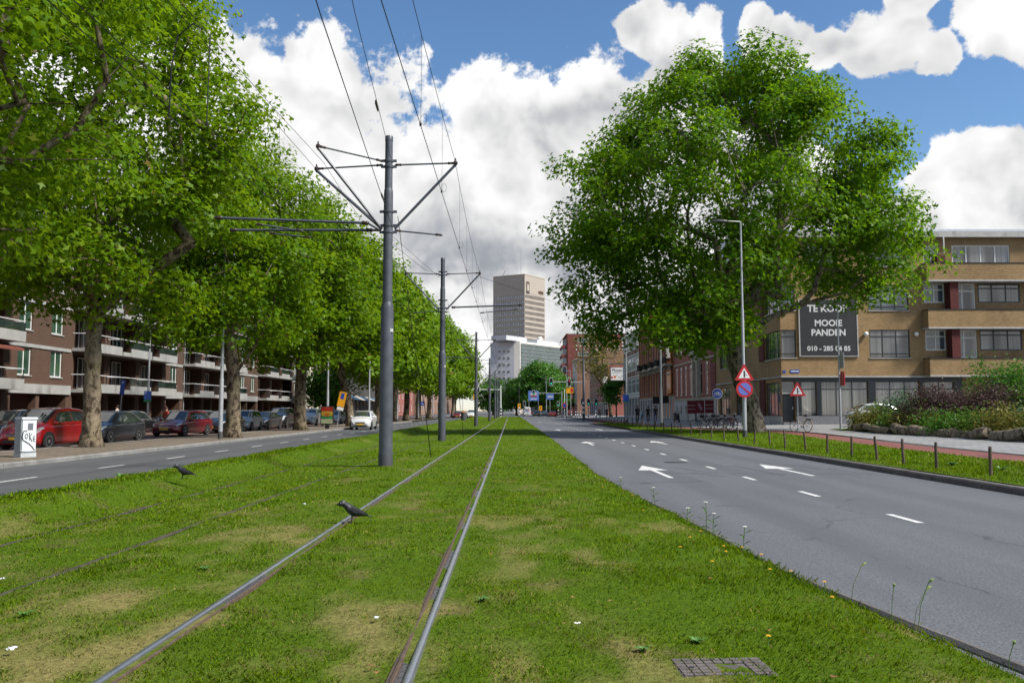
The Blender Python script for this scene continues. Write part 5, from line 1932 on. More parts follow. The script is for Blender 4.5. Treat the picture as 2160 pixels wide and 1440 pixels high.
def catenary(label, xs, z_c, z_m, sag, first=0, dx=0):
    """messenger with droppers hanging the contact wire"""
    c_pts, m_pts = [], []
    for i in range(first, len(MY) - 1):
        a, b = MY[i], MY[i + 1]
        n = 9
        for k in range(n):
            t = k / n
            y = a + (b - a) * t
            x = xs[i] + (xs[i + 1] - xs[i]) * t
            m_pts.append((x, y, z_m - 4 * sag * t * (1 - t) * min(1, (b - a) / 37)))
            c_pts.append((x + .12 * math.sin(i * math.pi), y, z_c))
    w = wire('contact_wire', label + ' contact wire', c_pts, .0068)
    mw = wire('messenger_wire', label + ' carrier wire with droppers', m_pts, .0058)
    for j, (p, q) in enumerate(zip(m_pts, c_pts)):
        if j % 9 in (1, 3, 5, 7, 8) and 4 < p[1] < 130:
            d = MB().tube([(p[0], p[1], p[2]), ((p[0] + q[0]) / 2 + .01, p[1], (p[2] + q[2]) / 2), (q[0], q[1], q[2])], .003, 4)
            lp = [(q[0] + .05 * math.sin(t) + .05, q[1], q[2] + .09 + .09 * -math.cos(t)) for t in np.linspace(0, 6.28, 9)]
            d.tube(lp, .003, 4).cbox((q[0], q[1], q[2] + .01), (.03, .06, .04))
            d.build('dropper', M_WIRE, mw)
    return w, mw


catenary('right track', [-1.40] * 3 + [-1.38] * 6, 5.76, 7.60, .55)
catenary('left track', [-4.72] * 3 + [-4.4] * 6, 5.76, 7.58, .55)
# second pair over the left track that ends at the first mast, and the anchored pair from the right
wire('contact_wire', 'outer left contact wire running under the plane tree boughs', [(-5.0, -16, 5.78), (-5.0, 5, 5.76), (-5.02, 21.2, 5.75), (-4.6, 39.4, 5.9)], .0068)
wire('messenger_wire', 'outer left carrier wire ending above the second mast', [(-5.1, -16, 7.55), (-5.1, 3, 7.2), (-5.0, 21.9, 7.52), (-3.2, 39.0, 7.3)], .0058)
aw_ = wire('anchor_wire', 'lower wire coming from the right and anchored on the nearest mast', [(-.2, -16, 5.75), (-1.4, 0, 5.75), (-2.13, 9.5, 5.76), (-2.95, 21.55, 5.9)], .0075)
aw2 = wire('anchor_wire', 'upper wire with a turnbuckle anchored high on the nearest mast', [(-.2, -16, 7.4), (-1.25, 0, 7.15), (-2.3, 12.5, 7.2), (-2.98, 21.6, 7.55)], .006)
MB().tube([(-2.62, 16.6, 7.34), (-2.64, 16.8, 7.345), (-2.66, 17.1, 7.36), (-2.68, 17.3, 7.365)], [.012, .026, .026, .012], 8).build('turnbuckle', M_INS, aw2)
MB().tube([(-2.70, 18.0, 5.86), (-2.72, 18.3, 5.865), (-2.74, 18.6, 5.87)], [.012, .025, .012], 8).build('insulator', M_INS, aw_)
MB().tube([(-1.79, 6.9, 7.17), (-1.80, 6.9, 6.4), (-1.81, 6.9, 5.76)], .003, 4).build('dropper', M_WIRE, aw_)
wire('span_wire', 'thin wire slanting from the second mast to the nearest mast', [(-2.95, 21.8, 5.5), (-2.98, 30, 6.2), (-3.0, 39.2, 7.4)], .006)
wire('feeder_cable', 'thin cable dropping from nearest mast towards the far right building', [(-1.4, 39.5, 7.4), (6, 70, 9.2), (20.3, 100, 11.2)], .008)
jp = [(-4.75, 13.1, 7.2), (-4.9, 13.1, 7.28), (-5.15, 13.15, 7.1), (-5.25, 13.2, 6.6), (-5.3, 13.3, 5.9), (-5.15, 13.3, 5.75)]
wire('jumper_cable', 'black jumper cable arching between the left wires', jp, .012)
wire('jumper_cable', 'straight black jumper cable hanging from the left carrier wire', [(-4.73, 13.4, 7.25), (-4.74, 13.4, 6.5), (-4.75, 13.4, 5.8)], .009)
# ------------------------------------------------------------------ cars
def paint(name, col):
    return mat('car_paint_' + name, col, 0.28, 0.25, coat=1.0, spec=.5)


P_RED = paint('red', (0.36, 0.008, 0.010))
P_WINE = paint('wine', (0.17, 0.006, 0.014))
P_GREY = paint('anthracite', (0.035, 0.038, 0.045))
P_BLACK = paint('black', (0.010, 0.010, 0.012))
P_SILVER = paint('silver', (0.42, 0.44, 0.46))
P_WHITE = paint('white', (0.66, 0.67, 0.68))
P_BLUE = paint('slate_blue', (0.09, 0.12, 0.16))
P_BEIGE = paint('beige', (0.40, 0.33, 0.24))
M_CARGL = glass_mat('car_glass', (0.012, 0.016, 0.016), .03)
M_LAMP = mat('headlight_glass', (.55, .57, .58), .12, .3, coat=1)
M_TAIL = mat('tail_light', (.35, .01, .01), .2, coat=1)
M_PLAST = mat('black_plastic', (.015, .015, .016), .6)
M_PLATE = mat('number_plate_yellow', (.72, .42, .02), .4)
M_CHROME = mat('chrome', (.6, .6, .62), .15, 1.0)


def catmull(P, sub):
    P = np.asarray(P, float)
    n = len(P)
    out = []
    for i in range(n - 1):
        p0, p1, p2, p3 = P[max(i - 1, 0)], P[i], P[i + 1], P[min(i + 2, n - 1)]
        for k in range(sub):
            t = k / sub
            out.append(.5 * ((2 * p1) + (-p0 + p2) * t + (2 * p0 - 5 * p1 + 4 * p2 - p3) * t * t + (-p0 + 3 * p1 - 3 * p2 + p3) * t ** 3))
    out.append(P[-1])
    return np.array(out)


# stations: fraction, half width, bottom, belt, top, half width of top
def stations(kind, H):
    k = H / 1.5
    hood = {'hatch': .92, 'mono': .98, 'wagon': .90, 'suv': 1.05, 'mini': .98, 'van': 1.15}[kind] * (k if kind in ('suv',) else 1)
    ws0, ws1 = {'hatch': (.25, .44), 'mono': (.19, .42), 'wagon': (.25, .42), 'suv': (.24, .40), 'mini': (.20, .38), 'van': (.16, .30)}[kind]
    re0, re1 = {'hatch': (.80, .955), 'mono': (.86, .965), 'wagon': (.90, .972), 'suv': (.88, .970), 'mini': (.90, .975), 'van': (.975, .99)}[kind]
    b = .17
    return [(0.00, .64, .34, .52, .56, .50), (.02, .80, .24, .60, .66, .66), (.07, .94, b, hood * .80, hood * .86, .72), (.14, .99, b, hood * .88, hood * .95, .76),
            (ws0, 1.0, b, hood * .96, hood * 1.03, .80), (ws1, 1.0, b, hood * 1.0, H * .965, .68), ((ws1 + re0) / 2, 1.0, b, hood * 1.02, H, .69),
            (re0, 1.0, b, hood * 1.05, H * .965, .67), (re1, .97, b + .03, hood * 1.06, hood * 1.16, .74), (.985, .92, .26, hood * .98, hood * 1.02, .76), (1.0, .84, .34, hood * .8, hood * .84, .68)], (ws0, ws1, re0, re1)


def car(label, loc, rz, kind, L, W, H, pm, plate=M_PLATE, group='cars', detail=True, rear_only=False):
    root = empty('car' if kind != 'van' else 'delivery_van', loc, rz, label, 'car' if kind != 'van' else 'van', group)
    st, (ws0, ws1, re0, re1) = stations(kind, H)
    S = np.array(st)
    tt = np.linspace(0, 1, 121)
    K = np.stack([np.interp(tt, S[:, 0], S[:, i]) for i in range(1, 6)], 1)
    for _ in range(4):
        Ks = K.copy()
        Ks[1:-1] = (K[:-2] + 2 * K[1:-1] + K[2:]) / 4
        K = Ks
    hw = W / 2

    def sec(t):
        w, zb, zbelt, zt, wr = [np.interp(t, tt, K[:, i]) for i in range(5)]
        w *= hw
        wr *= hw
        P = [(0, zb), (.8 * w, zb), (.965 * w, zb + .07), (w, zb + .30 * (zbelt - zb)), (.99 * w, zbelt - .10), (.93 * w, zbelt), (wr, zt - .05), (.72 * wr, zt), (0, zt + .02)]
        return catmull(P, 3)

    NG = 200
    GRID = np.stack([sec(i / NG) for i in range(NG + 1)])      # skin sampled once: station, girth, (x, z)

    def surf(t, s):
        ft = min(max(t, 0.0), 1.0) * NG
        i = min(int(ft), NG - 1)
        fs = min(max(s, 0.0), 8.0) * 3
        k = min(int(fs), GRID.shape[1] - 2)
        a, b = ft - i, fs - k
        p = (GRID[i, k] * (1 - b) + GRID[i, k + 1] * b) * (1 - a) + (GRID[i + 1, k] * (1 - b) + GRID[i + 1, k + 1] * b) * a
        return np.array([p[0], (t - .5) * L, p[1]])
    # body
    nt = 46
    ts = np.sort(np.concatenate([np.linspace(0, 1, nt - 4), [.01, .03, .98, .99]]))
    V, F = [], []
    rows = []
    for t in ts:
        c = sec(t)
        y = (t - .5) * L
        ring = [(p[0], y, p[1]) for p in c] + [(-p[0], y, p[1]) for p in c[-2:0:-1]]
        rows.append(len(V))
        V += ring
        n = len(ring)
    for i in range(len(ts) - 1):
        for k in range(n):
            F.append((rows[i] + k, rows[i] + (k + 1) % n, rows[i + 1] + (k + 1) % n, rows[i + 1] + k))
    F.append(tuple(reversed(range(n))))
    F.append(tuple(rows[-1] + k for k in range(n)))
    MB().add(V, F).build('body', pm, root, smooth='all')

    def patch(name, t0, t1, s0, s1, m, off=.006, side=0, nt_=7, ns=5, parent=None, tfun=None):
        """piece of the skin set slightly proud; side +1/-1 or 0 for across the top"""
        def one(sg, mb):
            g = []
            for i in range(nt_):
                for k in range(ns):
                    s = s0 + (s1 - s0) * k / (ns - 1)
                    ta, tb = (t0, t1) if tfun is None else tfun(k / (ns - 1))
                    t = ta + (tb - ta) * i / (nt_ - 1)
                    p = surf(t, s)
                    d1 = surf(min(1, t + .01), s) - surf(max(0, t - .01), s)
                    d2 = surf(t, min(8, s + .15)) - surf(t, max(0, s - .15))
                    nn = np.cross(d1, d2)
                    nn = nn / max(1e-9, np.linalg.norm(nn))
                    if nn[0] < -1e-6 or nn[2] < -.5:
                        nn = -nn
                    p = p + nn * off
                    g.append((p[0] * sg, p[1], p[2]))
            fs = [(i * ns + k, i * ns + k + 1, (i + 1) * ns + k + 1, (i + 1) * ns + k) for i in range(nt_ - 1) for k in range(ns - 1)]
            mb.add(g, fs)
        mb = MB()
        if side:
            one(side, mb)
        else:
            one(1, mb)
            one(-1, mb)
        return mb.build(name, m, parent or root, smooth='all')
    patch('windshield', ws0 + .012, ws1 - .012, 6.12, 8, M_CARGL)
    if kind != 'van':
        patch('rear_window', re0 + .02, re1 - .02, 6.12, 8, M_CARGL)
    for sd in (1, -1):
        if kind == 'van':
            patch('side_window', ws0 + .05, ws1 + .06, 5.15, 5.85, M_CARGL, side=sd, tfun=lambda f: (ws0 + .05 + .06 * f, ws1 + .06))
        else:
            m_ = (ws1 + re0) / 2 - .03
            patch('side_window', 0, 1, 5.12, 5.86, M_CARGL, side=sd, tfun=lambda f: (ws0 + .055 + (ws1 - ws0 - .05) * f, m_ - .006))
            patch('side_window', 0, 1, 5.12, 5.86, M_CARGL, side=sd, tfun=lambda f: (m_ + .006, re1 - .05 - (re1 - re0 + .0) * f * .8))
        patch('headlight', .03, .115, 4.5, 5.9, M_LAMP, .008, sd, 5, 5)
        patch('tail_light', .965, .992, 3.4, 5.2, M_TAIL, .008, sd, 4, 4)
        if detail:
            patch('sill', .2, .8, 1.3, 2.1, M_PLAST, .004, sd, 6, 3)
            for q in ((ws0 + .06), (ws1 + re0) / 2 - .03, re0 - .03):
                if kind != 'van':
                    patch('door_seam', q - .0012, q + .0012, 2.2, 5.05, M_BLACK, .003, sd, 2, 8)
            for q in ((ws1 + re0) / 2 - .06, re0 - .06):
                p = surf(q, 4.35)
                MB().cbox((sd * (p[0] + .012), p[1], p[2]), (.03, .16, .035)).build('handle', pm, root)
        p = surf(ws0 + .075, 5.0)
        MB().ball((sd * (p[0] + .10), p[1], p[2] + .06), (.11, .06, .075), 10, 6).build('mirror', pm, root, smooth='all')
    y0 = -L / 2
    MB().box(-.36, .36, y0 - .012, y0 + .05, .50, .61).build('grille', M_PLAST, root)
    mb = MB()
    for k in range(3):
        mb.box(-.34, .34, y0 - .02, y0 - .01, .515 + k * .03, .525 + k * .03)
    mb.build('grille_bars', M_CHROME, root)['kind'] = 'stuff'
    MB().box(-.5, .5, y0 - .006, y0 + .08, .27, .37).build('air_intake', M_PLAST, root)
    MB().box(-.26, .26, y0 - .025, y0 - .013, .385, .485).build('number_plate', plate, root)
    MB().box(-.26, .26, L / 2 + .004, L / 2 + .016, .55, .65).build('number_plate', plate, root)
    R0 = .315 if kind not in ('suv', 'van') else .35
    for fy in (.175, .80):
        for sd in (1, -1):
            y = (fy - .5) * L
            xo = hw + .004
            arch = MB().lathe([(R0 + .065, xo - .02), (R0 + .065, xo + .004)], 24, axis='X')
            arch.v = [(sd * v[0], v[1] + y, max(v[2] + R0, .17)) for v in arch.v]
            arch.build('wheel_arch', M_DARK, root)  # arch is not cut: dark disc painted for the shade inside it
            ty = MB().lathe([(R0 * .66, xo - .17), (R0 * .97, xo - .16), (R0, xo - .13), (R0, xo - .01), (R0 * .96, xo + .012), (R0 * .68, xo + .014), (R0 * .66, xo - .02)], 24, axis='X')
            ty.v = [(sd * v[0], v[1] + y, v[2] + R0) for v in ty.v]
            w_ = ty.build('wheel', M_RUBBER, root, smooth=True)
            rim = MB()
            rim.lathe([(R0 * .20, xo - .02), (R0 * .20, xo + .012)], 10, axis='X')
            for k in range(5):
                a = 2 * math.pi * k / 5 + .3
                ca, sa = math.cos(a), math.sin(a)
                pw = R0 * .11
                rim.add([(xo - .01, ca * R0 * .15 - sa * pw, sa * R0 * .15 + ca * pw), (xo - .01, ca * R0 * .15 + sa * pw, sa * R0 * .15 - ca * pw),
                         (xo + .002, ca * R0 * .66 + sa * pw * .8, sa * R0 * .66 - ca * pw * .8), (xo + .002, ca * R0 * .66 - sa * pw * .8, sa * R0 * .66 + ca * pw * .8)], [(0, 1, 2, 3)])
            b_ = len(rim.v)
            for q in range(20):
                a = 2 * math.pi * q / 20
                for r_ in (.60, .68):
                    rim.v.append((xo + .008, R0 * r_ * math.cos(a), R0 * r_ * math.sin(a)))
            rim.f += [(b_ + 2 * q, b_ + 2 * q + 1, b_ + 2 * ((q + 1) % 20) + 1, b_ + 2 * ((q + 1) % 20)) for q in range(20)]
            rim.v = [(sd * v[0], v[1] + y, v[2] + R0) for v in rim.v]
            rim.build('rim', M_RIM, w_)
    return root


ZP = -.13
GP = 'cars parked along the left street'
car('bright red hatchback behind the grey utility cabinet', (-18.35, 34.9, ZP), R(-4), 'mono', 3.88, 1.77, 1.59, P_RED, group=GP)
car('dark grey hatchback right behind the forked plane tree', (-18.75, 41.0, ZP), R(-3), 'hatch', 4.3, 1.80, 1.46, P_GREY, group=GP)
car('wine red estate car facing the camera, left of the lamp post', (-19.45, 52.3, ZP), R(-6), 'wagon', 4.55, 1.80, 1.50, P_WINE, group=GP)
car('black car parked right behind the wine red estate', (-19.3, 58.9, ZP), R(-2), 'hatch', 4.4, 1.82, 1.5, P_BLACK, group=GP)
car('small silver car half hidden by the thick plane tree', (-19.6, 65.2, ZP), R(0), 'mini', 3.6, 1.65, 1.52, P_SILVER, group=GP)
car('low dark saloon between the silver car and black SUV', (-19.7, 70.4, ZP), R(-2), 'hatch', 4.4, 1.82, 1.42, P_GREY, group=GP)
car('tall black off-road car left of the blackened plane tree', (-19.8, 75.9, ZP), R(0), 'suv', 4.7, 1.9, 1.75, P_BLACK, group=GP)
car('silver-white off-road car behind the poster board', (-19.6, 86.5, ZP), R(0), 'suv', 4.5, 1.84, 1.7, P_SILVER, group=GP)
car('pale grey car just right of the poster board', (-19.2, 96.5, ZP), R(0), 'hatch', 4.2, 1.78, 1.48, P_SILVER, group=GP)
car('beige car peeping out behind the slanting plane tree', (-18.4, 101.8, ZP), R(0), 'wagon', 4.3, 1.76, 1.5, P_BEIGE, group=GP)
GP2 = 'cars parked by the apartment building'
car('black hatchback facing away by the apartment building', (-25.0, 58.5, ZP), R(180), 'hatch', 4.3, 1.8, 1.47, P_BLACK, group=GP2)
car('blue-grey car behind the red hatchback and plane trunk', (-25.3, 51.5, ZP), R(2), 'hatch', 4.3, 1.8, 1.5, P_BLUE, group=GP2)
car('dark car whose roof shows above the red hatchback', (-25.5, 45.2, ZP), R(0), 'wagon', 4.4, 1.8, 1.52, P_BLACK, group=GP2)
car('grey car behind the person in red', (-25.1, 65.5, ZP), R(0), 'hatch', 4.3, 1.8, 1.5, P_BLUE, group=GP2)
car('dark car roof showing behind the wine red estate', (-25.2, 71.5, ZP), R(0), 'wagon', 4.4, 1.8, 1.5, P_GREY, group=GP2)
car('dark car farther along the apartment building', (-25.2, 78.5, ZP), R(180), 'hatch', 4.3, 1.8, 1.5, P_BLACK, group=GP2)
car('white small car driving towards the camera on the left road', (-11.75, 70.6, ZROAD), R(0), 'mini', 3.6, 1.66, 1.50, P_WHITE, group='moving cars')
car('white car waiting far down the left road', (-7.6, 172, ZROAD), R(0), 'suv', 4.4, 1.8, 1.65, P_WHITE, group='moving cars')
car('dark red car beside the distant white one', (-10.6, 176, ZROAD), R(0), 'hatch', 4.2, 1.76, 1.46, P_WINE, group='moving cars')
car('silver car parked in front of the shop windows behind the flower bed', (24.3, 57.4, .36), R(90), 'hatch', 4.3, 1.78, 1.48, P_SILVER, group='cars in the side street')
GF = 'cars ahead on the right road'
car('red car with wide tail lights far down the right road', (10.2, 214, ZROAD), R(180), 'hatch', 4.2, 1.8, 1.45, P_RED, group=GF)
car('dark car right of the white delivery van', (6.6, 226, ZROAD), R(180), 'wagon', 4.4, 1.8, 1.5, P_GREY, group=GF)
car('blue-grey car between the dark car and red car', (8.9, 232, ZROAD), R(180), 'hatch', 4.2, 1.8, 1.45, P_BLUE, group=GF)
van = car('white delivery van with blue and red lettering on its rear doors', (4.15, 222, ZROAD), R(180), 'van', 5.6, 2.0, 2.45, P_WHITE, group=GF, detail=False)
M_FB = mat('lettering_purple', (.045, .02, .18), .5)
M_FO = mat('lettering_red_orange', (.6, .06, .02), .5)
lettering('Fed', .52, M_FB, van, (.30, 2.83, 1.62), (R(90), 0, R(180)), .01, .02)
lettering('Ex', .52, M_FO, van, (-.42, 2.83, 1.62), (R(90), 0, R(180)), .01, .02)
MB().box(-.01, .01, 2.80, 2.825, .6, 2.2).build('door_seam', M_PLAST, van)
for sx in (-.62, .12):
    MB().box(sx, sx + .5, 2.80, 2.818, 1.95, 2.2).build('rear_window', M_CARGL, van)
# ------------------------------------------------------------------ lamps and signs
def lamp(x, y, z, label, h=10.5, arm=0, dirx=-1, head=True):
    root = empty('street_lamp', (x, y, z), 0, label, 'street lamp', 'street lamps')
    MB().lathe([(.115, -.2), (.115, .36)], 14).build('base_band', mat('lamp_base_dark', (.06, .06, .065), .6), root, smooth=True)
    MB().lathe([(.108, .34), (.105, 2.9), (.080, 3.05), (.074, 6.4), (.058, 6.5), (.045, h)], 14).build('pole', M_GALV, root, smooth=True)
    if head:
        a = MB().tube([(0, 0, h - .1), (dirx * .02, 0, h), (dirx * .7, 0, h + .03)], .03, 8).build('arm', M_GALV, root, smooth=True)
        hb = MB().ball((dirx * 1.05, 0, h + .02), (.46, .15, .10), 14, 8)
        hb.v = [(v[0], v[1], max(v[2], h - .03)) for v in hb.v]
        hd = hb.build('lamp_head', mat('lamp_head_dark', (.05, .055, .06), .4), a, smooth=True)
    return root


def triangle_sign(parent, x, y, z, s=.9, face=-1):
    """red bordered warning triangle seen from the front, side road symbol"""
    def tri(c, sc, yy, t, m, name, par):
        p = [(x - sc / 2, yy, z), (x + sc / 2, yy, z), (x, yy, z + sc * .87)]
        cx_, cz = x, z + sc * .29
        rp = []
        for i in range(3):
            a, b, c2 = Vector(p[i - 1]), Vector(p[i]), Vector(p[(i + 1) % 3])
            u, w = (a - b).normalized(), (c2 - b).normalized()
            rp += [b + u * sc * .07, b + (u + w) * sc * .02, b + w * sc * .07]
        return MB().prism(rp, (0, t, 0)).build(name, m, par)
    pl = tri(0, s, y, .02, M_SIGNRED, 'warning_triangle', parent)
    z += s * .115
    s2 = s * .60
    x0, y0 = x, y
    q = [(x - s2 / 2, y - .004, z), (x + s2 / 2, y - .004, z), (x, y - .004, z + s2 * .87)]
    MB().prism(q, (0, .003, 0)).build('white_field', M_SIGNWHITE, pl)
    sy = MB()
    sy.box(x - .035 * s, x + .035 * s, y - .008, y - .005, z + .03 * s, z + .30 * s)
    sy.add([(x - .06 * s, y - .007, z + .30 * s), (x + .06 * s, y - .007, z + .30 * s), (x, y - .007, z + .40 * s)], [(0, 1, 2)])
    sy.box(x + .035 * s, x + .14 * s, y - .008, y - .005, z + .15 * s, z + .18 * s)
    sy.build('symbol', M_BLACK, pl)
    return pl


def disc(parent, x, y, z, r, m, name, t=.02, n=28, par=None):
    return MB().prism([(x + r * math.cos(a), y, z + r * math.sin(a)) for a in np.linspace(0, 2 * math.pi, n, endpoint=False)], (0, t, 0)).build(name, m, par or parent)


# big lamp post by the right plane tree, with two signs
lp = lamp(11.7, 44, float(zr(11.7)), 'tall grey lamp post in front of the big plane tree', 10.9)
sg_ = empty('warning_sign', (11.66, 43.85, 2.85), 0, 'red warning triangle on the lamp post by the big tree', 'traffic sign', 'traffic signs')
triangle_sign(sg_, 0, -.12, 0, .98)
sg_ = empty('no_parking_sign', (11.66, 43.83, 2.42), 0, 'round blue and red no parking sign on the lamp post', 'traffic sign', 'traffic signs')
rd = disc(sg_, 0, -.10, 0, .42, M_SIGNRED, 'rim')
disc(sg_, 0, -.106, 0, .31, mat('sign_pale_blue', (.13, .17, .55), .4), 'blue_field', .004)
MB().cbox((0, -.112, 0), (.64, .006, .075), (0, R(40), 0)).build('red_bar', M_SIGNRED, sg_)
# triangle on its own post, bicycle leaning on it
sp_ = empty('warning_sign', (16.0, 49, float(zr(16)) + .02), 0, 'red warning triangle on a thin post in front of the shop door', 'traffic sign', 'traffic signs')
MB().tube([(0, 0, -.1), (0, 0, 2.3)], .03, 8).build('post', M_GALV, sp_, smooth=True)
triangle_sign(sp_, 0, -.06, 2.0, .92)
# tall post with signs seen edge-on
tp_ = empty('sign_post', (18.75, 50, float(zr(18.7)) + .02), 0, 'tall thin post with two signs seen edge-on before the banner', 'sign post')
MB().lathe([(.07, -.2), (.065, 2.6), (.05, 2.7), (.045, 7.0)], 10).build('post', M_GALV, tp_, smooth=True)
MB().cbox((.16, -.02, 3.95), (.03, .62, .9)).build('sign_plate', M_GALV, tp_)
MB().cbox((.16, -.02, 2.9), (.04, .7, .8)).build('sign_plate', M_SIGNRED, tp_)
# cycle path sign
cp = empty('cycle_sign', (14.35, 61, float(zr(14.3))), 0, 'round blue sign with a white bicycle above the parked bicycles', 'traffic sign', 'traffic signs')
MB().tube([(0, 0, -.1), (0, 0, 2.4)], .03, 8).build('post', M_GALV, cp, smooth=True)
disc(cp, 0, -.06, 2.45, .36, M_SIGNWHITE, 'rim')
disc(cp, 0, -.066, 2.45, .33, M_SIGNBLUE, 'blue_field', .004)
bs = MB()
for cx_ in (-.13, .13):
    bs.tube([(cx_ + .085 * math.cos(a), -.07, 2.40 + .085 * math.sin(a)) for a in np.linspace(0, 6.283, 15)], .012, 4)
bs.tube([(-.13, -.07, 2.40), (-.06, -.07, 2.54), (.08, -.07, 2.54), (.13, -.07, 2.40)], .012, 4).tube([(-.06, -.07, 2.54), (0, -.07, 2.40), (.08, -.07, 2.54), (.06, -.07, 2.59)], .012, 4)
bs.build('bicycle_symbol', M_SIGNWHITE, cp)
# other lamps
lamp(12.0, 70, .03, 'second grey lamp post of the right verge', 10.5, head=False)
lamp(12.4, 94, .03, 'third grey lamp post of the right verge, carrying the white hanging sign', 10.5, head=False)
for i_, (y, lab) in enumerate(((43, 'near left lamp post in front of the thick plane tree'), (68, 'left lamp post behind the poster board'), (88, 'left lamp post behind the white moving car'), (110, 'fourth lamp post of the left pavement'), (135, 'fifth lamp post of the left pavement'), (160, 'sixth lamp post of the left pavement'))):
    lamp(-14.15, y, -.03, lab, 10.5, dirx=1, head=i_ > 2)
for (x, y, lab) in ((12.6, 150, 'lamp post right of the traffic light gantry'), (11.0, 172, 'lamp post left of the traffic light gantry'), (13.0, 190, 'slim lamp post before the gable house'), (9.6, 236, 'far lamp post with a curved arm beyond the crossing')):
    lamp(x, y, 0, lab, 10.0)
# white hanging sign on the third lamp post
ps = empty('hanging_sign', (12.3, 93.9, 4.6), 0, 'white hanging sign reading Ploum beside the grey panel building'.replace(' reading Ploum', ' with dark letters and orange blocks'), 'sign')
MB().box(-1.55, -.25, -.12, .12, 0, 1.32).build('panel', M_SIGNWHITE, ps)
MB().box(-.25, -.06, -.14, .14, -.04, 1.36).build('side_case', mat('sign_case_slate', (.13, .15, .20), .5), ps)
MB().box(-1.60, -.25, -.1, .1, -.05, -.002).box(-1.60, -1.552, -.1, .1, 0, 1.36).box(-1.55, -.25, -.1, .1, 1.322, 1.36).build('frame', M_GALV, ps)
M_PL = mat('sign_navy_print', (.02, .025, .06), .5)
lettering('Ploum', .44, M_PL, ps, (-.90, -.124, 1.05), (R(90), 0, 0), .001, .006)
lettering('Rotterdam Law Firm', .115, M_PL, ps, (-.90, -.124, .80), (R(90), 0, 0), .001)
lettering('Blaak', .12, M_PL, ps, (-.66, -.124, .34), (R(90), 0, 0), .001)
lettering('28', .12, M_PL, ps, (-.55, -.124, .18), (R(90), 0, 0), .001)
M_OR = mat('sign_orange_print', (.70, .16, .02), .5)
for (x, z, s_) in ((-1.12, .34, .19), (-1.44, .28, .15)):
    MB().prism([(x - s_, -.124, z), (x, -.124, z - s_), (x + s_ * .7, -.124, z), (x, -.124, z + s_)], (0, .003, 0)).build('orange_diamond', M_OR if s_ > .17 else M_SIGNRED, ps)
for x in (-1.30, -.95):
    MB().box(x - .035, x + .035, -.124, -.122, .47, .54).build('dot', M_PL, ps)
MB().box(-.40, -.375, -.124, -.121, .16, .45).add([(-.45, -.124, .45), (-.325, -.124, .45), (-.388, -.124, .56)], [(0, 1, 2)]).build('arrow', M_PL, ps)
# blue-green sign on the same post
bg_ = empty('street_sign', (12.3, 93.8, 2.2), 0, 'small blue and green sign under the white hanging sign', 'sign')
MB().box(-.32, .32, -.1, -.08, 0, .85).build('panel', M_SIGNBLUE, bg_)
MB().box(-.30, .30, -.106, -.101, .02, .14).build('green_strip', mat('sign_green', (.03, .25, .08), .5), bg_)
# parking signs on the left
pk = empty('parking_sign', (-22.6, 51, -.03), 0, 'tilted narrow blue parking sign right of the forked plane tree', 'traffic sign', 'traffic signs')
pm_ = MB().tube([(-.15, 0, -.1), (.08, 0, 2.6)], .03, 8).build('post', M_GALV, pk)
sq = MB().cbox((.10, -.05, 2.72), (.27, .02, .85), (0, R(5), 0)).build('panel', M_SIGNBLUE, pk)
lettering('P', .24, M_SIGNWHITE, sq, (.125, -.062, 2.98), (R(90), R(5), 0), .001)
pk = empty('parking_sign', (-27.2, 66, -.03), 0, 'square blue parking sign with green strip on a tall grey post', 'traffic sign', 'traffic signs')
MB().lathe([(.10, -.1), (.09, 3), (.07, 3.1), (.06, 7.5)], 10).build('post', M_GALV, pk, smooth=True)
sq = MB().box(-.27, .27, -.13, -.11, 2.2, 2.85).build('panel', mat('sign_mid_blue', (.05, .12, .42), .5), pk)
MB().box(-.27, .27, -.13, -.11, 2.03, 2.19).build('green_strip', mat('sign_green2', (.03, .20, .09), .5), pk)
lettering('P', .2, M_SIGNWHITE, sq, (-.15, -.134, 2.7), (R(90), 0, 0), .001)
# yellow tilted sign at the slanting tree
ys_ = empty('yellow_sign', (-14.4, 74.5, -.03), 0, 'tilted orange-yellow sign leaning before the slanting plane tree', 'sign')
MB().tube([(-.3, 0, -.1), (0, 0, 2.2)], .025, 6).build('post', M_GALV, ys_)
yp = MB().cbox((.12, -.04, 2.35), (.62, .02, 1.25), (0, R(12), 0)).build('panel', M_SIGNYEL, ys_)
MB().cbox((.17, -.054, 2.6), (.28, .006, .5), (0, R(12), 0)).build('blue_field', M_SIGNBLUE, yp)
MB().cbox((-.02, -.04, 1.55), (.55, .02, .28), (0, R(12), 0)).build('white_plate', M_SIGNWHITE, ys_)
# poster board
pb = empty('poster_board', (-14.05, 67.5, -.03), 0, 'free-standing poster board in red yellow and green', 'poster board')
MB().box(-.14, .14, -.1, .1, -.1, .32).build('leg', M_BLACK, pb)
MB().box(-.5, .5, -.11, .11, .32, 1.72).build('case', mat('poster_case', (.02, .025, .02), .5), pb)
for (z0, z1, c, nm) in ((1.33, 1.66, (.30, .02, .01), 'red'), (.98, 1.33, (.36, .24, .02), 'yellow'), (.76, .98, (.02, .15, .05), 'green'), (.40, .76, (.30, .33, .20), 'pale')):
    MB().box(-.43, .43, -.118, -.112, z0, z1).build('poster_band', mat('poster_' + nm, c, .4, var=.35, vscale=6), pb)
MB().box(-.18, .18, -.124, -.119, .95, 1.20).build('poster_motif', mat('poster_orange', (.32, .09, .01), .5), pb)

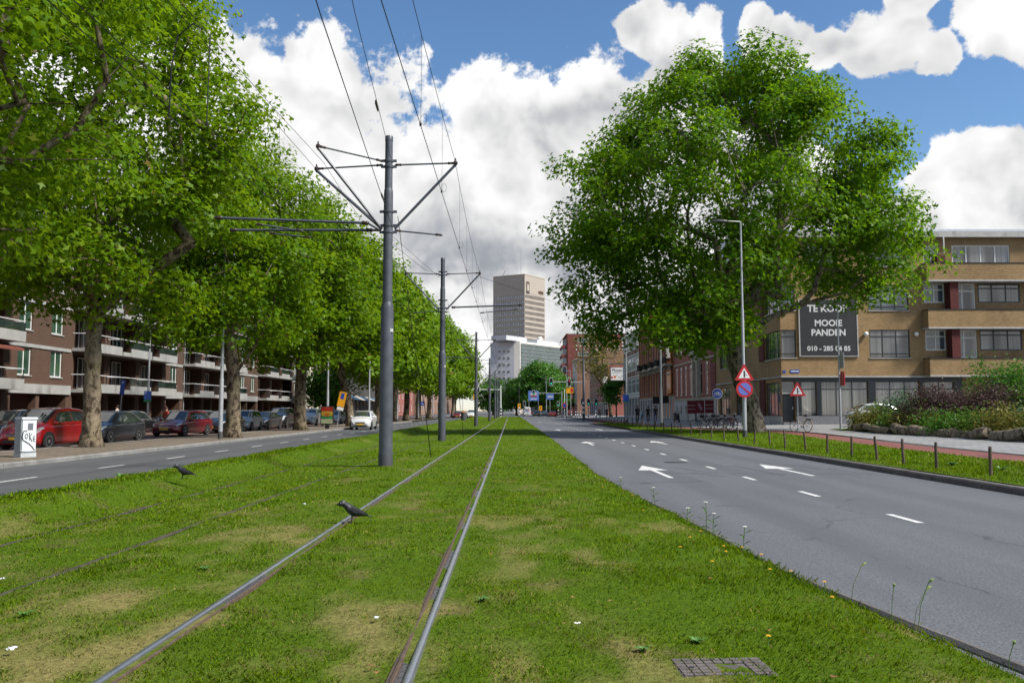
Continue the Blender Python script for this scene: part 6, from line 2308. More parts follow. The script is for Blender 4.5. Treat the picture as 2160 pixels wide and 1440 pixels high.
# ------------------------------------------------------------------ utility cabinet with graffiti
ub = empty('utility_cabinet', (-14.45, 26.3, -.03), R(-35), 'grey utility cabinet with black scrawled graffiti on its white side', 'cabinet')
MC1 = mat('cabinet_grey', (.30, .33, .35), .6, var=.12, vscale=6, dirt=.25)
MC2 = mat('cabinet_white', (.58, .61, .63), .6, var=.1, vscale=6, dirt=.2)
MB().box(-.20, .19, -.21, .21, .14, 1.12).build('body', MC1, ub)
MB().box(-.215, .215, -.225, .225, 0, .13).build('plinth', mat('cabinet_plinth', (.42, .45, .46), .8, var=.2), ub)
MB().box(-.22, .22, -.23, .23, 1.12, 1.18).build('lid', MC2, ub)
dr_ = MB().box(.192, .212, -.20, .20, .17, 1.09).build('door', MC2, ub)
MB().box(.213, .218, -.05, .10, .80, 1.0).build('notice', mat('notice_grey', (.12, .13, .15), .6), dr_)
MB().box(-.19, .18, -.228, -.212, .17, 1.09).build('side_panel', MC1, ub)
gr_ = MB()
arc = [(.268, -.15 + .10 * math.cos(t) - .0, .62 + .17 * math.sin(t)) for t in np.linspace(.9, 3.9, 12)]
arc += [(.268, -.12, .46), (.268, .02, .38), (.268, .12, .30), (.268, .20, .20)]
gr_.tube(arc, [.008] * 4 + [.014] * (len(arc) - 4), 5)
gr_.tube([(.268, -.10 + .05 * math.cos(t), .62 + .07 * math.sin(t)) for t in np.linspace(0, 6.28, 12)], .010, 5)
gr_.tube([(.268, .0, .73), (.268, .02, .50)], .010, 5).tube([(.268, .09, .70), (.268, .02, .60), (.268, .10, .47)], .010, 5)
gr_.tube([(.268, .21, .62), (.268, .14, .60), (.268, .15, .48), (.268, .23, .46)], .010, 5).tube([(.268, .15, .54), (.268, .22, .54)], .010, 5)
gr_.v = [(v[0] - .050, v[1] * .8, v[2]) for v in gr_.v]
gr_.build('graffiti', M_BLACK, dr_)

# ------------------------------------------------------------------ verge posts
M_POST = mat('weathered_wood_post', (.085, .062, .045), .9, var=.35, vscale=7, bump=.5, bscale=30)
pdat = []
for k in range(4):
    mb = MB().tube([(0, 0, -.15), (.004 * k, 0, .25), (0, .004, .56), (0, 0, .60 + .02 * k)], [.036, .035, .034, .029], 9)
    pdat.append(mb.mesh('verge_post', M_POST, smooth=True))
PYS = [18.2, 20.3, 22.0, 23.7, 25.6, 27.6, 29.6, 31.6, 33.7, 35.8, 38.0, 40.4, 43, 45.6, 48.3, 51, 54, 57, 60, 63.5, 67, 70.5, 73, 75.5, 78, 80.5, 83, 85.5, 88, 90.5, 93]
for i_, y in enumerate(PYS):
    x = 9.85 + rnd.uniform(-.06, .06) + (.25 if y > 64 else 0)
    o = link('verge_post', pdat[i_ % 4], None, (x, y, float(zr(x))), (rnd.uniform(-.07, .07), rnd.uniform(-.09, .09), rnd.uniform(0, 6)))
    tag(o, 'short weathered wooden post in the grass verge, ' + ordinal(i_) + ' from the right edge', 'post', 'wooden posts of the grass verge')
for i_, y in enumerate((66, 69, 72, 75.5, 79, 82, 85, 88, 91)):
    x = float(path_x(y)) - .25
    o = link('verge_post', pdat[i_ % 4], None, (x, y, float(zr(x))), (rnd.uniform(-.05, .05), rnd.uniform(-.06, .06), rnd.uniform(0, 6)))
    tag(o, 'short post along the cycle path, ' + ordinal(i_) + ' behind the second lamp post', 'post', 'wooden posts along the cycle path')

# ------------------------------------------------------------------ bicycles
M_BIKE = [mat('bike_black', (.012, .012, .014), .35), mat('bike_red', (.30, .012, .012), .35), mat('bike_grey', (.12, .125, .13), .35), mat('bike_cream', (.42, .33, .26), .4)]
M_SPOKE = mat('spoke_steel', (.35, .36, .38), .35, .8)


def bike_proto(mm, basket=False):
    root = empty('bicycle', (0, 0, 0))
    f = MB()
    f.tube([(-.50, 0, .34), (-.10, 0, .30), (-.20, 0, .82)], .015, 6).tube([(-.18, 0, .74), (.34, 0, .84)], .016, 6).tube([(-.10, 0, .30), (.36, 0, .72)], .018, 6)
    f.tube([(-.50, 0, .34), (-.19, 0, .76)], .011, 6).tube([(.32, 0, .98), (.37, 0, .70), (.44, 0, .50), (.56, 0, .34)], .014, 6)
    f.build('frame', mm, root)
    for wx in (-.50, .56):
        w = MB().tube([(wx + .335 * math.cos(a), 0, .34 + .335 * math.sin(a)) for a in np.linspace(0, 2 * math.pi, 25)], .019, 6).build('wheel', M_RUBBER, root)
        sp = MB()
        for k in range(8):
            a = math.pi * k / 8
            sp.tube([(wx + .32 * math.cos(a), 0, .34 + .32 * math.sin(a)), (wx - .32 * math.cos(a), 0, .34 - .32 * math.sin(a))], .003, 3)
        sp.lathe([(.03, -.04), (.03, .04)], 8, (wx, 0, .34), axis='Y')
        sp.build('spokes', M_SPOKE, w)['kind'] = 'stuff'
    MB().tube([(wx_, 0, z_) for wx_, z_ in [(-.50 + .36 * math.cos(a), .34 + .36 * math.sin(a)) for a in np.linspace(.7, 3.3, 10)]], .016, 5).build('mudguard', mm, root)
    MB().tube([(-.34, 0, .90), (-.22, 0, .92), (-.08, 0, .91)], [.075, .06, .02], 8).build('saddle', M_PLAST, root, smooth=True)
    MB().tube([(.20, .28, 1.02), (.32, .22, 1.06), (.33, 0, 1.0), (.32, -.22, 1.06), (.20, -.28, 1.02)], .013, 6).build('handlebar', M_SPOKE, root)
    MB().box(-.78, -.34, -.07, .07, .71, .73).build('luggage_rack', M_PLAST, root)
    MB().tube([(-.1, -.09, .30), (-.1, .09, .30)], .07, 8).build('chainring', M_SPOKE, root)
    if basket:
        MB().box(.42, .72, -.17, .17, .78, .98).build('crate', M_PLAST, root)
    return root


protos = [bike_proto(M_BIKE[0]), bike_proto(M_BIKE[1]), bike_proto(M_BIKE[2], True), bike_proto(M_BIKE[3])]
used = [False] * 4


def put_bike(k, x, y, rz, label, group, lean=.08):
    b = protos[k] if not used[k] else copy_tree(protos[k])
    used[k] = True
    b.location = (x, y, float(zr(x)) + .02)
    b.rotation_euler = (lean, 0, rz)
    tag(b, label, 'bicycle', group)


BG = 'bicycles parked by the stately house'
put_bike(0, 13.2, 60.4, R(175), 'leftmost black bicycle of the parked cluster', BG)
put_bike(2, 13.65, 60.1, R(160), 'grey bicycle with front crate in the parked cluster', BG)
put_bike(0, 14.0, 60.5, R(172), 'black bicycle in the middle of the parked cluster', BG)
put_bike(0, 14.3, 59.8, R(150), 'black bicycle leaning forward in the parked cluster', BG, .14)
put_bike(2, 14.55, 60.6, R(168), 'second grey bicycle, behind the red one', BG)
put_bike(1, 14.35, 57.2, R(100), 'red bicycle standing in front of the parked cluster', BG)
put_bike(0, 15.0, 60.2, R(10), 'black bicycle at the right end of the parked cluster', BG)
put_bike(0, 17.2, 62.6, R(80), 'black bicycle against the yellow wall, left of two', 'bicycles against the yellow building')
put_bike(2, 17.7, 62.8, R(95), 'grey bicycle against the yellow wall beside the trunk', 'bicycles against the yellow building')
put_bike(3, 16.25, 49.3, R(115), 'pale old bicycle leaning on the warning sign post', 'bicycles', .12)

# ------------------------------------------------------------------ scooters
def scooter(x, y, rz, m, label):
    r = empty('scooter', (x, y, float(zr(x)) + .02), rz, label, 'scooter', 'scooters')
    for wx in (-.55, .60):
        MB().tube([(wx + .19 * math.cos(a), 0, .22 + .19 * math.sin(a)) for a in np.linspace(0, 2 * math.pi, 17)], .055, 8).build('wheel', M_RUBBER, r)
    b = MB().tube([(-.75, 0, .62), (-.5, 0, .60), (-.15, 0, .5), (0, 0, .34), (.3, 0, .34), (.42, 0, .6), (.40, 0, .95)], [.08, .2, .2, .13, .12, .16, .09], 10).build('body', m, r, smooth='all')
    MB().tube([(-.75, 0, .80), (-.4, 0, .84), (-.05, 0, .80)], [.1, .14, .1], 8).build('seat', M_PLAST, r, smooth='all')
    MB().tube([(.3, .33, 1.05), (.38, 0, 1.08), (.3, -.33, 1.05)], .02, 6).build('handlebar', M_PLAST, r)
    MB().ball((.48, 0, 1.0), (.08, .1, .1), 8, 6).build('headlight', M_LAMP, r, smooth='all')
    return r


scooter(17.6, 118, R(-100), mat('scooter_pale_blue', (.22, .36, .46), .35, coat=.6), 'pale blue scooter parked by the ornate house')
scooter(16.6, 88, R(-80), M_BIKE[0], 'black scooter parked beside the second lamp post')

# ------------------------------------------------------------------ red notice boards and lettered boards
for k, (x, lab) in enumerate(((17.6, 'left striped dark red board at the stately house'), (18.35, 'middle dark red board with a pale sticker'), (19.2, 'right dark red board with a pale band'))):
    nb = empty('notice_board', (x, 85.5 - .3 * k, float(zr(x)) + .02), 0, lab, 'board', 'dark red boards')
    mr_ = mat('board_dark_red', (.15, .008, .016), .5, var=.1)
    MB().box(-.42, .42, -.04, .04, .85, 2.1).build('panel', mr_, nb)
    for sx in (-.36, .36):
        MB().box(sx - .03, sx + .03, -.03, .03, -.05, .85).build('leg', M_BLACK, nb)
    if k == 1:
        MB().cbox((0, -.045, 1.5), (.22, .006, .7), (0, R(-25), 0)).build('sticker', mat('sticker_pink', (.40, .22, .30), .6), nb)
    else:
        for z in (1.25, 1.6):
            MB().box(-.40, .40, -.048, -.041, z, z + .06).build('stripe', mat('board_grey_stripe', (.35, .33, .33), .6), nb)
# hanging lantern boards of the ornate house
for k, y in enumerate((112, 119)):
    hb_ = empty('projecting_sign', (20.0, y, 2.3), 0, ('nearer' if k == 0 else 'farther') + ' dark projecting sign on the grey ground floor', 'sign', 'projecting signs')
    MB().box(-.75, .15, -.08, .08, 0, .95).build('panel', M_BLACK, hb_)
    MB().tube([(.3, 0, .5), (.1, 0, .5)], .03, 6).build('bracket', M_GALV, hb_)

# ------------------------------------------------------------------ traffic lights and far signs
def striped(parent, x, y, z0, z1, r):
    n = int((z1 - z0) / .35)
    for k in range(n):
        MB().lathe([(r, z0 + k * .35), (r, z0 + (k + 1) * .35 - .001)], 10, (x, y, 0)).build('stripe', M_SIGNWHITE if k % 2 else M_BLACK, parent, smooth=True)


M_GO = mat('signal_green_lit', (.02, .6, .32), .4, emit=.9)
M_STOP = mat('signal_red_lit', (.6, .02, .02), .4, emit=.5)
M_OFF = mat('signal_off', (.015, .012, .012), .4)


def signal_head(parent, x, y, z, state):
    pts = [(x + .30 * math.cos(a), y, z + .36 + .30 * math.sin(a)) for a in np.linspace(0, math.pi, 8)] + [(x + .30 * math.cos(a), y, z - .36 + .30 * math.sin(a)) for a in np.linspace(math.pi, 2 * math.pi, 8)]
    rim = MB().prism(pts, (0, .10, 0)).build('signal_head', mat('signal_rim_white', (.5, .55, .53), .5), parent)
    pts = [(p[0] * 1.0 + (x - p[0]) * .18, y - .01, z + (p[2] - z) * .88) for p in pts]
    MB().prism(pts, (0, .009, 0)).build('backplate', M_OFF, rim)
    for k, m in ((1, M_STOP if state == 'r' else M_OFF), (0, M_OFF), (-1, M_GO if state == 'g' else M_OFF)):
        disc(rim, x, y - .03, z + k * .27, .10, m, 'lens', .015, 12, par=rim)
    return rim


tg = empty('traffic_light_gantry', (11.1, 134, 0), 0, 'traffic light gantry with striped post and two signal heads over the right road', 'traffic light', 'traffic lights')
MB().lathe([(.15, -.2), (.13, 4), (.11, 12.5)], 12).build('post', M_STEEL, tg, smooth=True)
striped(tg, 0, 0, .6, 2.9, .16)
MB().tube([(0, 0, 5.6), (-4.9, 0, 5.75)], .08, 8).build('boom', M_GALV, tg)
signal_head(tg, -4.9, -.15, 5.75, 'g')
signal_head(tg, -2.15, -.15, 5.65, 'r')
yd = empty('yellow_detour_sign', (9.05, 134, 3.8), 0, 'yellow road works sign under the gantry', 'sign', 'yellow signs')
MB().box(-.55, .55, -.05, 0, .2, 1.1).build('panel', M_SIGNYEL, yd)
MB().box(.1, .48, -.056, -.051, .35, .95).build('red_mark', M_SIGNRED, yd)
MB().tube([(0, .02, 1.1), (0, .02, 1.75)], .03, 6).build('hanger', M_GALV, yd)
nps = empty('no_stopping_sign', (9.2, 150, ZROAD), 0, 'round purple-blue no stopping sign on a white post below the gantry', 'traffic sign', 'traffic signs')
MB().tube([(0, 0, -.1), (0, 0, 5.2)], .06, 8).build('post', M_WHITE, nps)
disc(nps, 0, -.1, 2.4, .42, M_SIGNRED, 'rim')
disc(nps, 0, -.106, 2.4, .30, M_SIGNBLUE, 'blue_field', .004)
tg2 = empty('traffic_light_gantry', (12.0, 206, 0), 0, 'farther traffic light boom beyond the first gantry', 'traffic light', 'traffic lights')
MB().lathe([(.12, -.2), (.10, 6)], 10).build('post', M_GALV, tg2, smooth=True)
MB().tube([(0, 0, 5.4), (-6.6, 0, 5.55)], .07, 8).build('boom', M_GALV, tg2)
signal_head(tg2, -6.6, -.15, 5.6, 'g')
for (x, y, st, lab) in ((12.3, 150, 'g', 'post-mounted green signal left of the lamp posts'), (14.0, 158, 'g', 'post-mounted green signal right of the white post'), (15.6, 160, 'g', 'tall post-mounted signal nearest the leaning tree'), (10.6, 196, 'g', 'small green signal beside the no stopping sign'), (3.0, 190, 'n', 'dark tram signal on a striped post at the end of the lawn')):
    sgp = empty('traffic_light', (x, y, -.02), 0, lab, 'traffic light', 'traffic lights')
    MB().lathe([(.06, -.1), (.055, 3.4)], 8).build('post', M_GALV, sgp)
    striped(sgp, 0, 0, .2, 2.0, .075)
    signal_head(sgp, 0, -.12, 2.9, st)
lg_ = empty('traffic_light_gantry', (-2.2, 196, 0), 0, 'long white gantry with three signals over the left road', 'traffic light', 'traffic lights')
MB().lathe([(.14, -.2), (.11, 7)], 10).build('post', M_WHITE, lg_, smooth=True)
striped(lg_, 0, 0, .2, 2.6, .16)
MB().tube([(0, 0, 6.0), (-8.6, 0, 6.1)], .09, 8).build('boom', M_WHITE, lg_)
MB().lathe([(.10, -.2), (.09, 6.2)], 10, (-8.4, 0, 0)).build('post', M_WHITE, lg_, smooth=True)
for x in (-7.6, -5.0, -2.6):
    signal_head(lg_, x, -.15, 6.05, 'n')
for (x, y, z, w, h, lab) in ((-7.6, 190, 4.0, .9, .9, 'orange sign left of the long white gantry'), (2.1, 214, 1.9, .7, 1.3, 'orange sign left of the delivery van'), (8.2, 240, 1.5, .8, 1.3, 'orange sign above the dark cars')):
    os_ = empty('orange_sign', (x, y, -.1), 0, lab, 'sign', 'orange signs')
    MB().box(-w / 2, w / 2, -.05, 0, z, z + h).build('panel', M_SIGNYEL, os_)
    MB().box(-.1, .12, -.056, -.051, z + h * .3, z + h * .75).build('mark', M_BLACK, os_)
    MB().tube([(0, .04, 0), (0, .04, z + h)], .04, 6).build('post', M_GALV, os_)
bb = empty('billboard', (5.9, 225, -.1), 0, 'large blue billboard with a red motif above the van', 'billboard', 'blue billboards')
MB().box(-1.35, 1.35, -.1, .1, 4.0, 6.5).build('panel', mat('billboard_blue', (.10, .19, .50), .4), bb)
MB().box(-.8, .8, -.112, -.102, 5.0, 6.0).build('poster', mat('billboard_pale', (.45, .46, .48), .5), bb)
MB().box(-.8, .8, -.122, -.113, 5.0, 5.4).build('red_motif', mat('billboard_red', (.30, .05, .05), .5), bb)
MB().box(-.8, .8, -.112, -.102, 4.3, 4.6).build('caption', mat('billboard_grey', (.45, .48, .6), .5), bb)
for sx in (-1.2, 1.2):
    MB().tube([(sx, .05, 0), (sx, .05, 4)], .06, 6).build('leg', M_GALV, bb)
bb = empty('billboard', (10.4, 232, -.1), 0, 'smaller blue billboard right of the large one', 'billboard', 'blue billboards')
MB().box(-1.0, 1.0, -.1, .1, 4.4, 5.9).build('panel', mat('billboard_blue', (.10, .19, .50), .4), bb)
MB().box(-.6, .8, -.112, -.102, 4.9, 5.4).build('poster', mat('billboard_pale', (.45, .46, .48), .5), bb)
MB().tube([(0, .05, 0), (0, .05, 4.4)], .07, 6).build('leg', M_GALV, bb)
rs_ = empty('blue_arrow_sign', (-12.6, 126, -.03), 0, 'round blue arrow sign before the distant trunks', 'traffic sign', 'traffic signs')
MB().tube([(0, 0, 0), (0, 0, 2.4)], .035, 6).build('post', M_GALV, rs_)
disc(rs_, 0, -.06, 2.4, .32, M_SIGNBLUE, 'blue_field')
MB().cbox((0, -.07, 2.38), (.34, .01, .07), (0, R(40), 0)).build('arrow', M_SIGNWHITE, rs_)
lb = empty('litter_bin', (-6.3, 118, .0), 0, 'grey litter bin with rusty lid at the lawn edge', 'litter bin')
MB().lathe([(.33, -.1), (.33, 1.1)], 14).build('body', M_STEEL, lb, smooth=True)
MB().lathe([(.34, 1.1), (.2, 1.3), (.12, 1.35)], 14).build('lid', mat('rusty_lid', (.22, .09, .03), .8), lb, smooth=True)
mb = MB().lathe([(.06, -.1), (.06, 5.2)], 8)
bp = empty('striped_post', (1.9, 196, -.05), 0, 'slim black and white striped post at the end of the tram lawn', 'post', 'striped posts')
MB().lathe([(.05, -.1), (.05, 6.5)], 8).build('post', M_STEEL, bp)
striped(bp, 0, 0, .1, 2.2, .10)
for k, (x, y) in enumerate(((13.0, 176), (13.5, 177.2), (14.1, 178), (12.5, 181), (16.2, 168))):
    bp = empty('striped_post', (x, y, .05), 0, ordinal(k) + ' striped bollard of the group beside the crossing', 'post', 'striped posts')
    striped(bp, 0, 0, 0, 1.1, .09)
    MB().ball((0, 0, 1.06), .1, 8, 6).build('cap', M_SIGNWHITE, bp)

# ------------------------------------------------------------------ flower bed, logs, shrubs
M_LOG = bark_mat('weathered_log', (.09, .068, .048), (.19, .15, .11), (.30, .25, .19))
bed = sheet('flower_bed', lambda y: (18.55, 36), [25, 30, 38, 45, 51.5], lambda x, y: zr(x) + .06, M_SOIL, label='soil of the flower bed behind the logs', nx=6)
logs = [(26.5, 30.2, .30, 'nearest log of the bed edge, at the right border'), (30.3, 33.6, .29, 'second log, knobbly, in front of the red flowers'), (33.7, 36.2, .25, 'third, bent log in front of the dark bush'), (36.3, 40.0, .27, 'fourth log, long and split'), (40.1, 42.2, .30, 'fifth, gnarled stump-like log'), (42.3, 47.0, .24, 'farthest log of the bed edge')]
for i_, (y0, y1, r, lab) in enumerate(logs):
    n = 12
    pts, rs = [], []
    for k in range(n):
        t = k / (n - 1)
        y = y0 + (y1 - y0) * t
        pts.append((18.35 + .14 * math.sin(t * 5 + i_ * 2), y, float(zr(18.3)) + r * .78 + .10 * math.sin(t * 4 + i_)))
        rs.append(r * (.92 + .07 * math.sin(t * 5 + i_ * 3) - .12 * t) * (.86 if k in (0, n - 1) else 1))
    mb = MB().tube(pts, rs, 14)
    V = np.array(mb.v)
    V += noise3(V * (1, .35, 1), 6, i_ + 50)[:, None] * .03
    mb.v = [tuple(v) for v in V]
    tag(mb.build('log', M_LOG, smooth=True), lab, 'log', 'logs edging the flower bed')


def shrub(name, label, c, R_, n_cl, n_leaf, lsize, lm, seed, stems=8, up=.3, spread=.30, narrow=False, group='shrubs of the flower bed'):
    rg = np.random.default_rng(seed)
    z0 = float(zr(c[0])) + .05
    root = empty(name, (c[0], c[1], z0), 0, label, 'plant', group)
    P = rg.normal(size=(n_cl, 3))
    P /= np.linalg.norm(P, axis=1, keepdims=True)
    P *= rg.uniform(.35, 1, (n_cl, 1)) ** .5
    P[:, 2] = np.abs(P[:, 2]) * 1.0
    P *= np.array(R_)
    P *= (1 + .18 * noise3(P, 2.2, seed))[:, None]
    P[:, 2] += up * .4
    mb = MB()
    for k in range(0, n_cl, max(1, n_cl // (stems * 4))):
        p = P[k]
        mb.tube([(p[0] * .15, p[1] * .15, 0), (p[0] * .55, p[1] * .55, p[2] * .6), tuple(p)], [.022, .014, .006], 5)
    mb.build('stems', M_BARK, root)['kind'] = 'stuff'
    per = n_leaf // n_cl
    C = np.repeat(P, per, 0)
    Q = C + rg.normal(size=C.shape) * np.array([spread, spread, spread * (1.3 if narrow else .8)])
    Q[:, 2] = np.abs(Q[:, 2])
    nr = Q / np.maximum(1e-6, np.linalg.norm(Q, axis=1, keepdims=True)) * .5 + np.array([0, 0, .6]) + rg.normal(size=Q.shape) * .7
    tone = np.clip(.42 + np.repeat(rg.uniform(-.2, .2, n_cl), per) + rg.normal(size=len(Q)) * .18, 0, .94)
    shp = LEAF4 * (np.array([.45, 1]) if narrow else 1)
    link('foliage', leaves_mesh('foliage', Q, nr, lsize, shp, lm, tone, rg), root)['kind'] = 'stuff'
    return root


L_PURP = leaf_mat('purple_brown_leaf', (0.030, 0.016, 0.018), (0.075, 0.042, 0.038), (0.14, 0.09, 0.065), .25)
L_BUSH = leaf_mat('bush_leaf', (0.025, 0.075, 0.01), (0.07, 0.15, 0.015), (0.15, 0.24, 0.03), .35)
L_YG = leaf_mat('yellow_grass_leaf', (0.06, 0.08, 0.012), (0.15, 0.15, 0.025), (0.26, 0.23, 0.05), .35)
L_GREY = leaf_mat('silver_green_leaf', (0.035, 0.085, 0.04), (0.075, 0.15, 0.07), (0.14, 0.22, 0.12), .3)
shrub('purple_bush', 'broad purple-brown bush behind the logs, left half', (20.4, 42.0, 0), (1.7, 1.6, 1.85), 150, 15000, .085, L_PURP, 1)
shrub('purple_bush', 'darker purple bush behind the red flowers, right half', (22.0, 39.5, 0), (1.9, 1.7, 2.0), 160, 16000, .085, L_PURP, 2)
shrub('green_bush', 'tall yellow-green bush at the right border', (23.6, 38.0, 0), (2.2, 2.0, 2.6), 180, 14000, .11, L_BUSH, 3)
shrub('green_bush', 'tall arching green bush behind the purple one', (24.8, 43.0, 0), (3.0, 2.2, 3.3), 220, 15000, .12, L_LIME, 4)
shrub('silver_bush', 'pale silver-green bush tip left above the purple bush', (20.6, 46.0, 0), (1.0, 1.0, 2.0), 50, 2600, .12, L_GREY, 5)
shrub('silver_bush', 'pale green leafy clump at the right border of the bed', (20.9, 35.5, 0), (.8, .8, 1.0), 40, 2200, .10, L_GREY, 6)
k = 0
for (x, y, r, h, m_) in ((19.3, 46.3, .9, .75, L_YG), (19.2, 44.2, .8, .7, L_BUSH), (19.1, 42.3, .7, .6, L_YG), (19.2, 40.3, .8, .55, L_BUSH), (19.1, 38.2, .8, .5, L_LIME), (19.15, 36.4, .8, .6, L_BUSH), (19.1, 34.6, .8, .75, L_YG), (19.3, 33.0, .8, .7, L_YG), (19.3, 31.2, .8, .6, L_BUSH), (19.4, 29.4, .8, .7, L_LIME), (20.2, 48.6, .9, 1.0, L_BUSH), (20.6, 33.2, 1.0, .9, L_BUSH), (19.5, 48.4, .8, .7, L_YG)):
    shrub('perennial_clump', 'low leafy clump along the logs, ' + ordinal(k) + ' of the strip', (x, y, 0), (r, r, h), 44, 2600, .16, m_, 20 + k, 4, spread=.22, narrow=True, group='perennials along the logs')
    k += 1
# red and orange blooms
M_BLOOM = [mat('bloom_red', (.50, .03, .01), .6), mat('bloom_orange', (.55, .12, .02), .6)]
fl = []
k = 0
for i_ in range(34):
    y = rnd.uniform(29, 41)
    x = rnd.uniform(18.8, 19.9)
    z = float(zr(x)) + rnd.uniform(.55, .95)
    f = MB()
    f.tube([(0, 0, -.5), (0, 0, 0)], .008, 4)
    for a in range(5):
        an = a * 2 * math.pi / 5
        f.add([(0, 0, 0), (.06 * math.cos(an - .5), .06 * math.sin(an - .5), .03), (.09 * math.cos(an), .09 * math.sin(an), .035), (.06 * math.cos(an + .5), .06 * math.sin(an + .5), .03)], [(0, 1, 2, 3)])
    o = f.build('bloom', M_BLOOM[i_ % 2], None, loc=(x, y, z))
    tag(o, ('red' if i_ % 2 == 0 else 'orange') + ' bloom among the perennials behind the logs', 'flower', ('red' if i_ % 2 == 0 else 'orange') + ' blooms of the flower bed')

# ------------------------------------------------------------------ people
def person(label, loc, rz, h, shirt, trousers, hair, skin=(.42, .26, .19), walk=.0, arm=.0):
    """one continuous skinned body; materials by zone"""
    k = h / 1.75
    J = {'pel': (0, 0, .95), 'bel': (0, 0, 1.12), 'che': (0, .0, 1.35), 'nec': (0, 0, 1.50), 'hd1': (0, -.02, 1.60), 'hd2': (0, -.01, 1.72)}
    Rr = {'pel': (.16, .12), 'bel': (.14, .105), 'che': (.17, .115), 'nec': (.058, .058), 'hd1': (.082, .095), 'hd2': (.075, .085)}
    E = [('pel', 'bel'), ('bel', 'che'), ('che', 'nec'), ('nec', 'hd1'), ('hd1', 'hd2')]
    for s, n in ((1, 'l'), (-1, 'r')):
        wk = walk * s
        J['hip' + n] = (s * .10, 0, .88)
        J['kne' + n] = (s * .11, -.10 * wk - .02, .49)
        J['ank' + n] = (s * .11, .12 * wk, .09)
        J['toe' + n] = (s * .13, .12 * wk - .16, .04)
        J['sho' + n] = (s * .185, 0, 1.43)
        J['elb' + n] = (s * .235, .04 - .06 * wk, 1.15)
        J['wri' + n] = (s * .23, -.06 - .12 * wk - arm * .2, .92 + arm * .2)
        J['han' + n] = (s * .225, -.09 - .14 * wk - arm * .26, .83 + arm * .22)
        for q, r_ in (('hip', .095), ('kne', .062), ('ank', .045), ('toe', .035), ('sho', .065), ('elb', .045), ('wri', .032), ('han', .035)):
            Rr[q + n] = (r_, r_)
        E += [('pel', 'hip' + n), ('hip' + n, 'kne' + n), ('kne' + n, 'ank' + n), ('ank' + n, 'toe' + n), ('che', 'sho' + n), ('sho' + n, 'elb' + n), ('elb' + n, 'wri' + n), ('wri' + n, 'han' + n)]
    names = list(J)
    me = bpy.data.meshes.new('body')
    me.from_pydata([tuple(c * k for c in J[n]) for n in names], [(names.index(a), names.index(b)) for a, b in E], [])
    o = bpy.data.objects.new('tmp', me)
    COL.objects.link(o)
    sk = o.modifiers.new('s', 'SKIN')
    for i, n in enumerate(names):
        d = me.skin_vertices[0].data[i]
        d.radius = tuple(r * k for r in Rr[n])
        d.use_root = (n == 'pel')
    o.modifiers.new('d', 'SUBSURF').levels = 2
    o.modifiers['d'].render_levels = 2
    dg = bpy.context.evaluated_depsgraph_get()
    m2 = bpy.data.meshes.new_from_object(o.evaluated_get(dg))
    bpy.data.objects.remove(o)
    m2.materials.clear()
    cols = [mat('skin', skin, .6), shirt, trousers, M_BLACK]
    for c in cols:
        m2.materials.append(c)
    idx = []
    for p in m2.polygons:
        x, y, z = p.center / k
        if z < .09:
            idx.append(3)
        elif z < .98 and abs(x) < .2:
            idx.append(2)
        elif z < 1.50 and not (abs(x) > .18 and z < 1.12):
            idx.append(1)
        else:
            idx.append(0)
    m2.polygons.foreach_set('material_index', idx)
    m2.polygons.foreach_set('use_smooth', [True] * len(idx))
    root = link('person', m2, None, loc, (0, 0, rz))
    tag(root, label, 'person', 'people')
    hb = MB().ball((0, .02 * k, 1.70 * k), (.098 * k, .108 * k, .10 * k), 12, 8)
    hb.v = [(v[0], v[1] + (.03 * k if v[1] < -.03 * k and v[2] < 1.70 * k else 0), v[2]) for v in hb.v]
    hb.build('hair', hair, root, smooth='all')
    fc = MB()
    for s in (-1, 1):
        fc.ball((s * .032 * k, -.102 * k, 1.655 * k), .011 * k, 6, 4)
    fc.build('eyes', M_BLACK, root)
    MB().ball((0, -.115 * k, 1.63 * k), (.012 * k, .018 * k, .02 * k), 6, 4).build('nose', mat('skin', skin, .6), root, smooth='all')
    MB().box(-.025 * k, .025 * k, -.105 * k, -.098 * k, 1.592 * k, 1.600 * k).build('mouth', mat('lips', (.25, .08, .07), .6), root)
    return root


C_RED = mat('shirt_red_orange', (.42, .045, .02), .8, var=.15)
C_DK = mat('cloth_dark_navy', (.02, .022, .03), .85, var=.2)
C_DK2 = mat('cloth_black', (.012, .012, .013), .85)
C_PALE = mat('cloth_pale_print', (.45, .40, .36), .8, var=.4, vscale=20)
C_JEAN = mat('jeans', (.05, .07, .12), .85, var=.2)
H_BR = mat('hair_brown', (.07, .03, .015), .7)
H_DK = mat('hair_dark', (.015, .012, .01), .7)
person('person in a red-orange top standing behind the wine red estate', (-21.2, 54.2, ZP), R(150), 1.70, C_RED, C_JEAN, H_BR)
person('person in a pale patterned top on the sidewalk right of the forked tree', (-26.9, 60.2, -.03), R(-90), 1.72, C_PALE, C_DK, H_DK, walk=.8)
person('person in dark clothes walking on the right pavement, left of two', (13.9, 96.5, .08), R(180), 1.78, C_DK, C_DK2, H_DK, walk=1)
person('person in dark clothes with a pale bag on the right pavement', (15.4, 98.5, .1), R(175), 1.72, C_DK2, C_DK, H_DK, walk=.9)
person('person in dark jacket beside the lamp post with the hanging sign', (16.4, 99.5, .1), R(170), 1.76, C_DK, C_JEAN, H_DK, walk=.7)
person('person in brown jacket far along the right pavement', (15.0, 148, .1), R(180), 1.72, mat('jacket_tan', (.25, .13, .07), .8), C_DK, mat('hair_fair', (.35, .22, .1), .7), walk=.8)
person('person in dark coat beside the brown jacket', (16.4, 150, .1), R(180), 1.74, C_DK, C_DK2, H_DK, walk=.6)

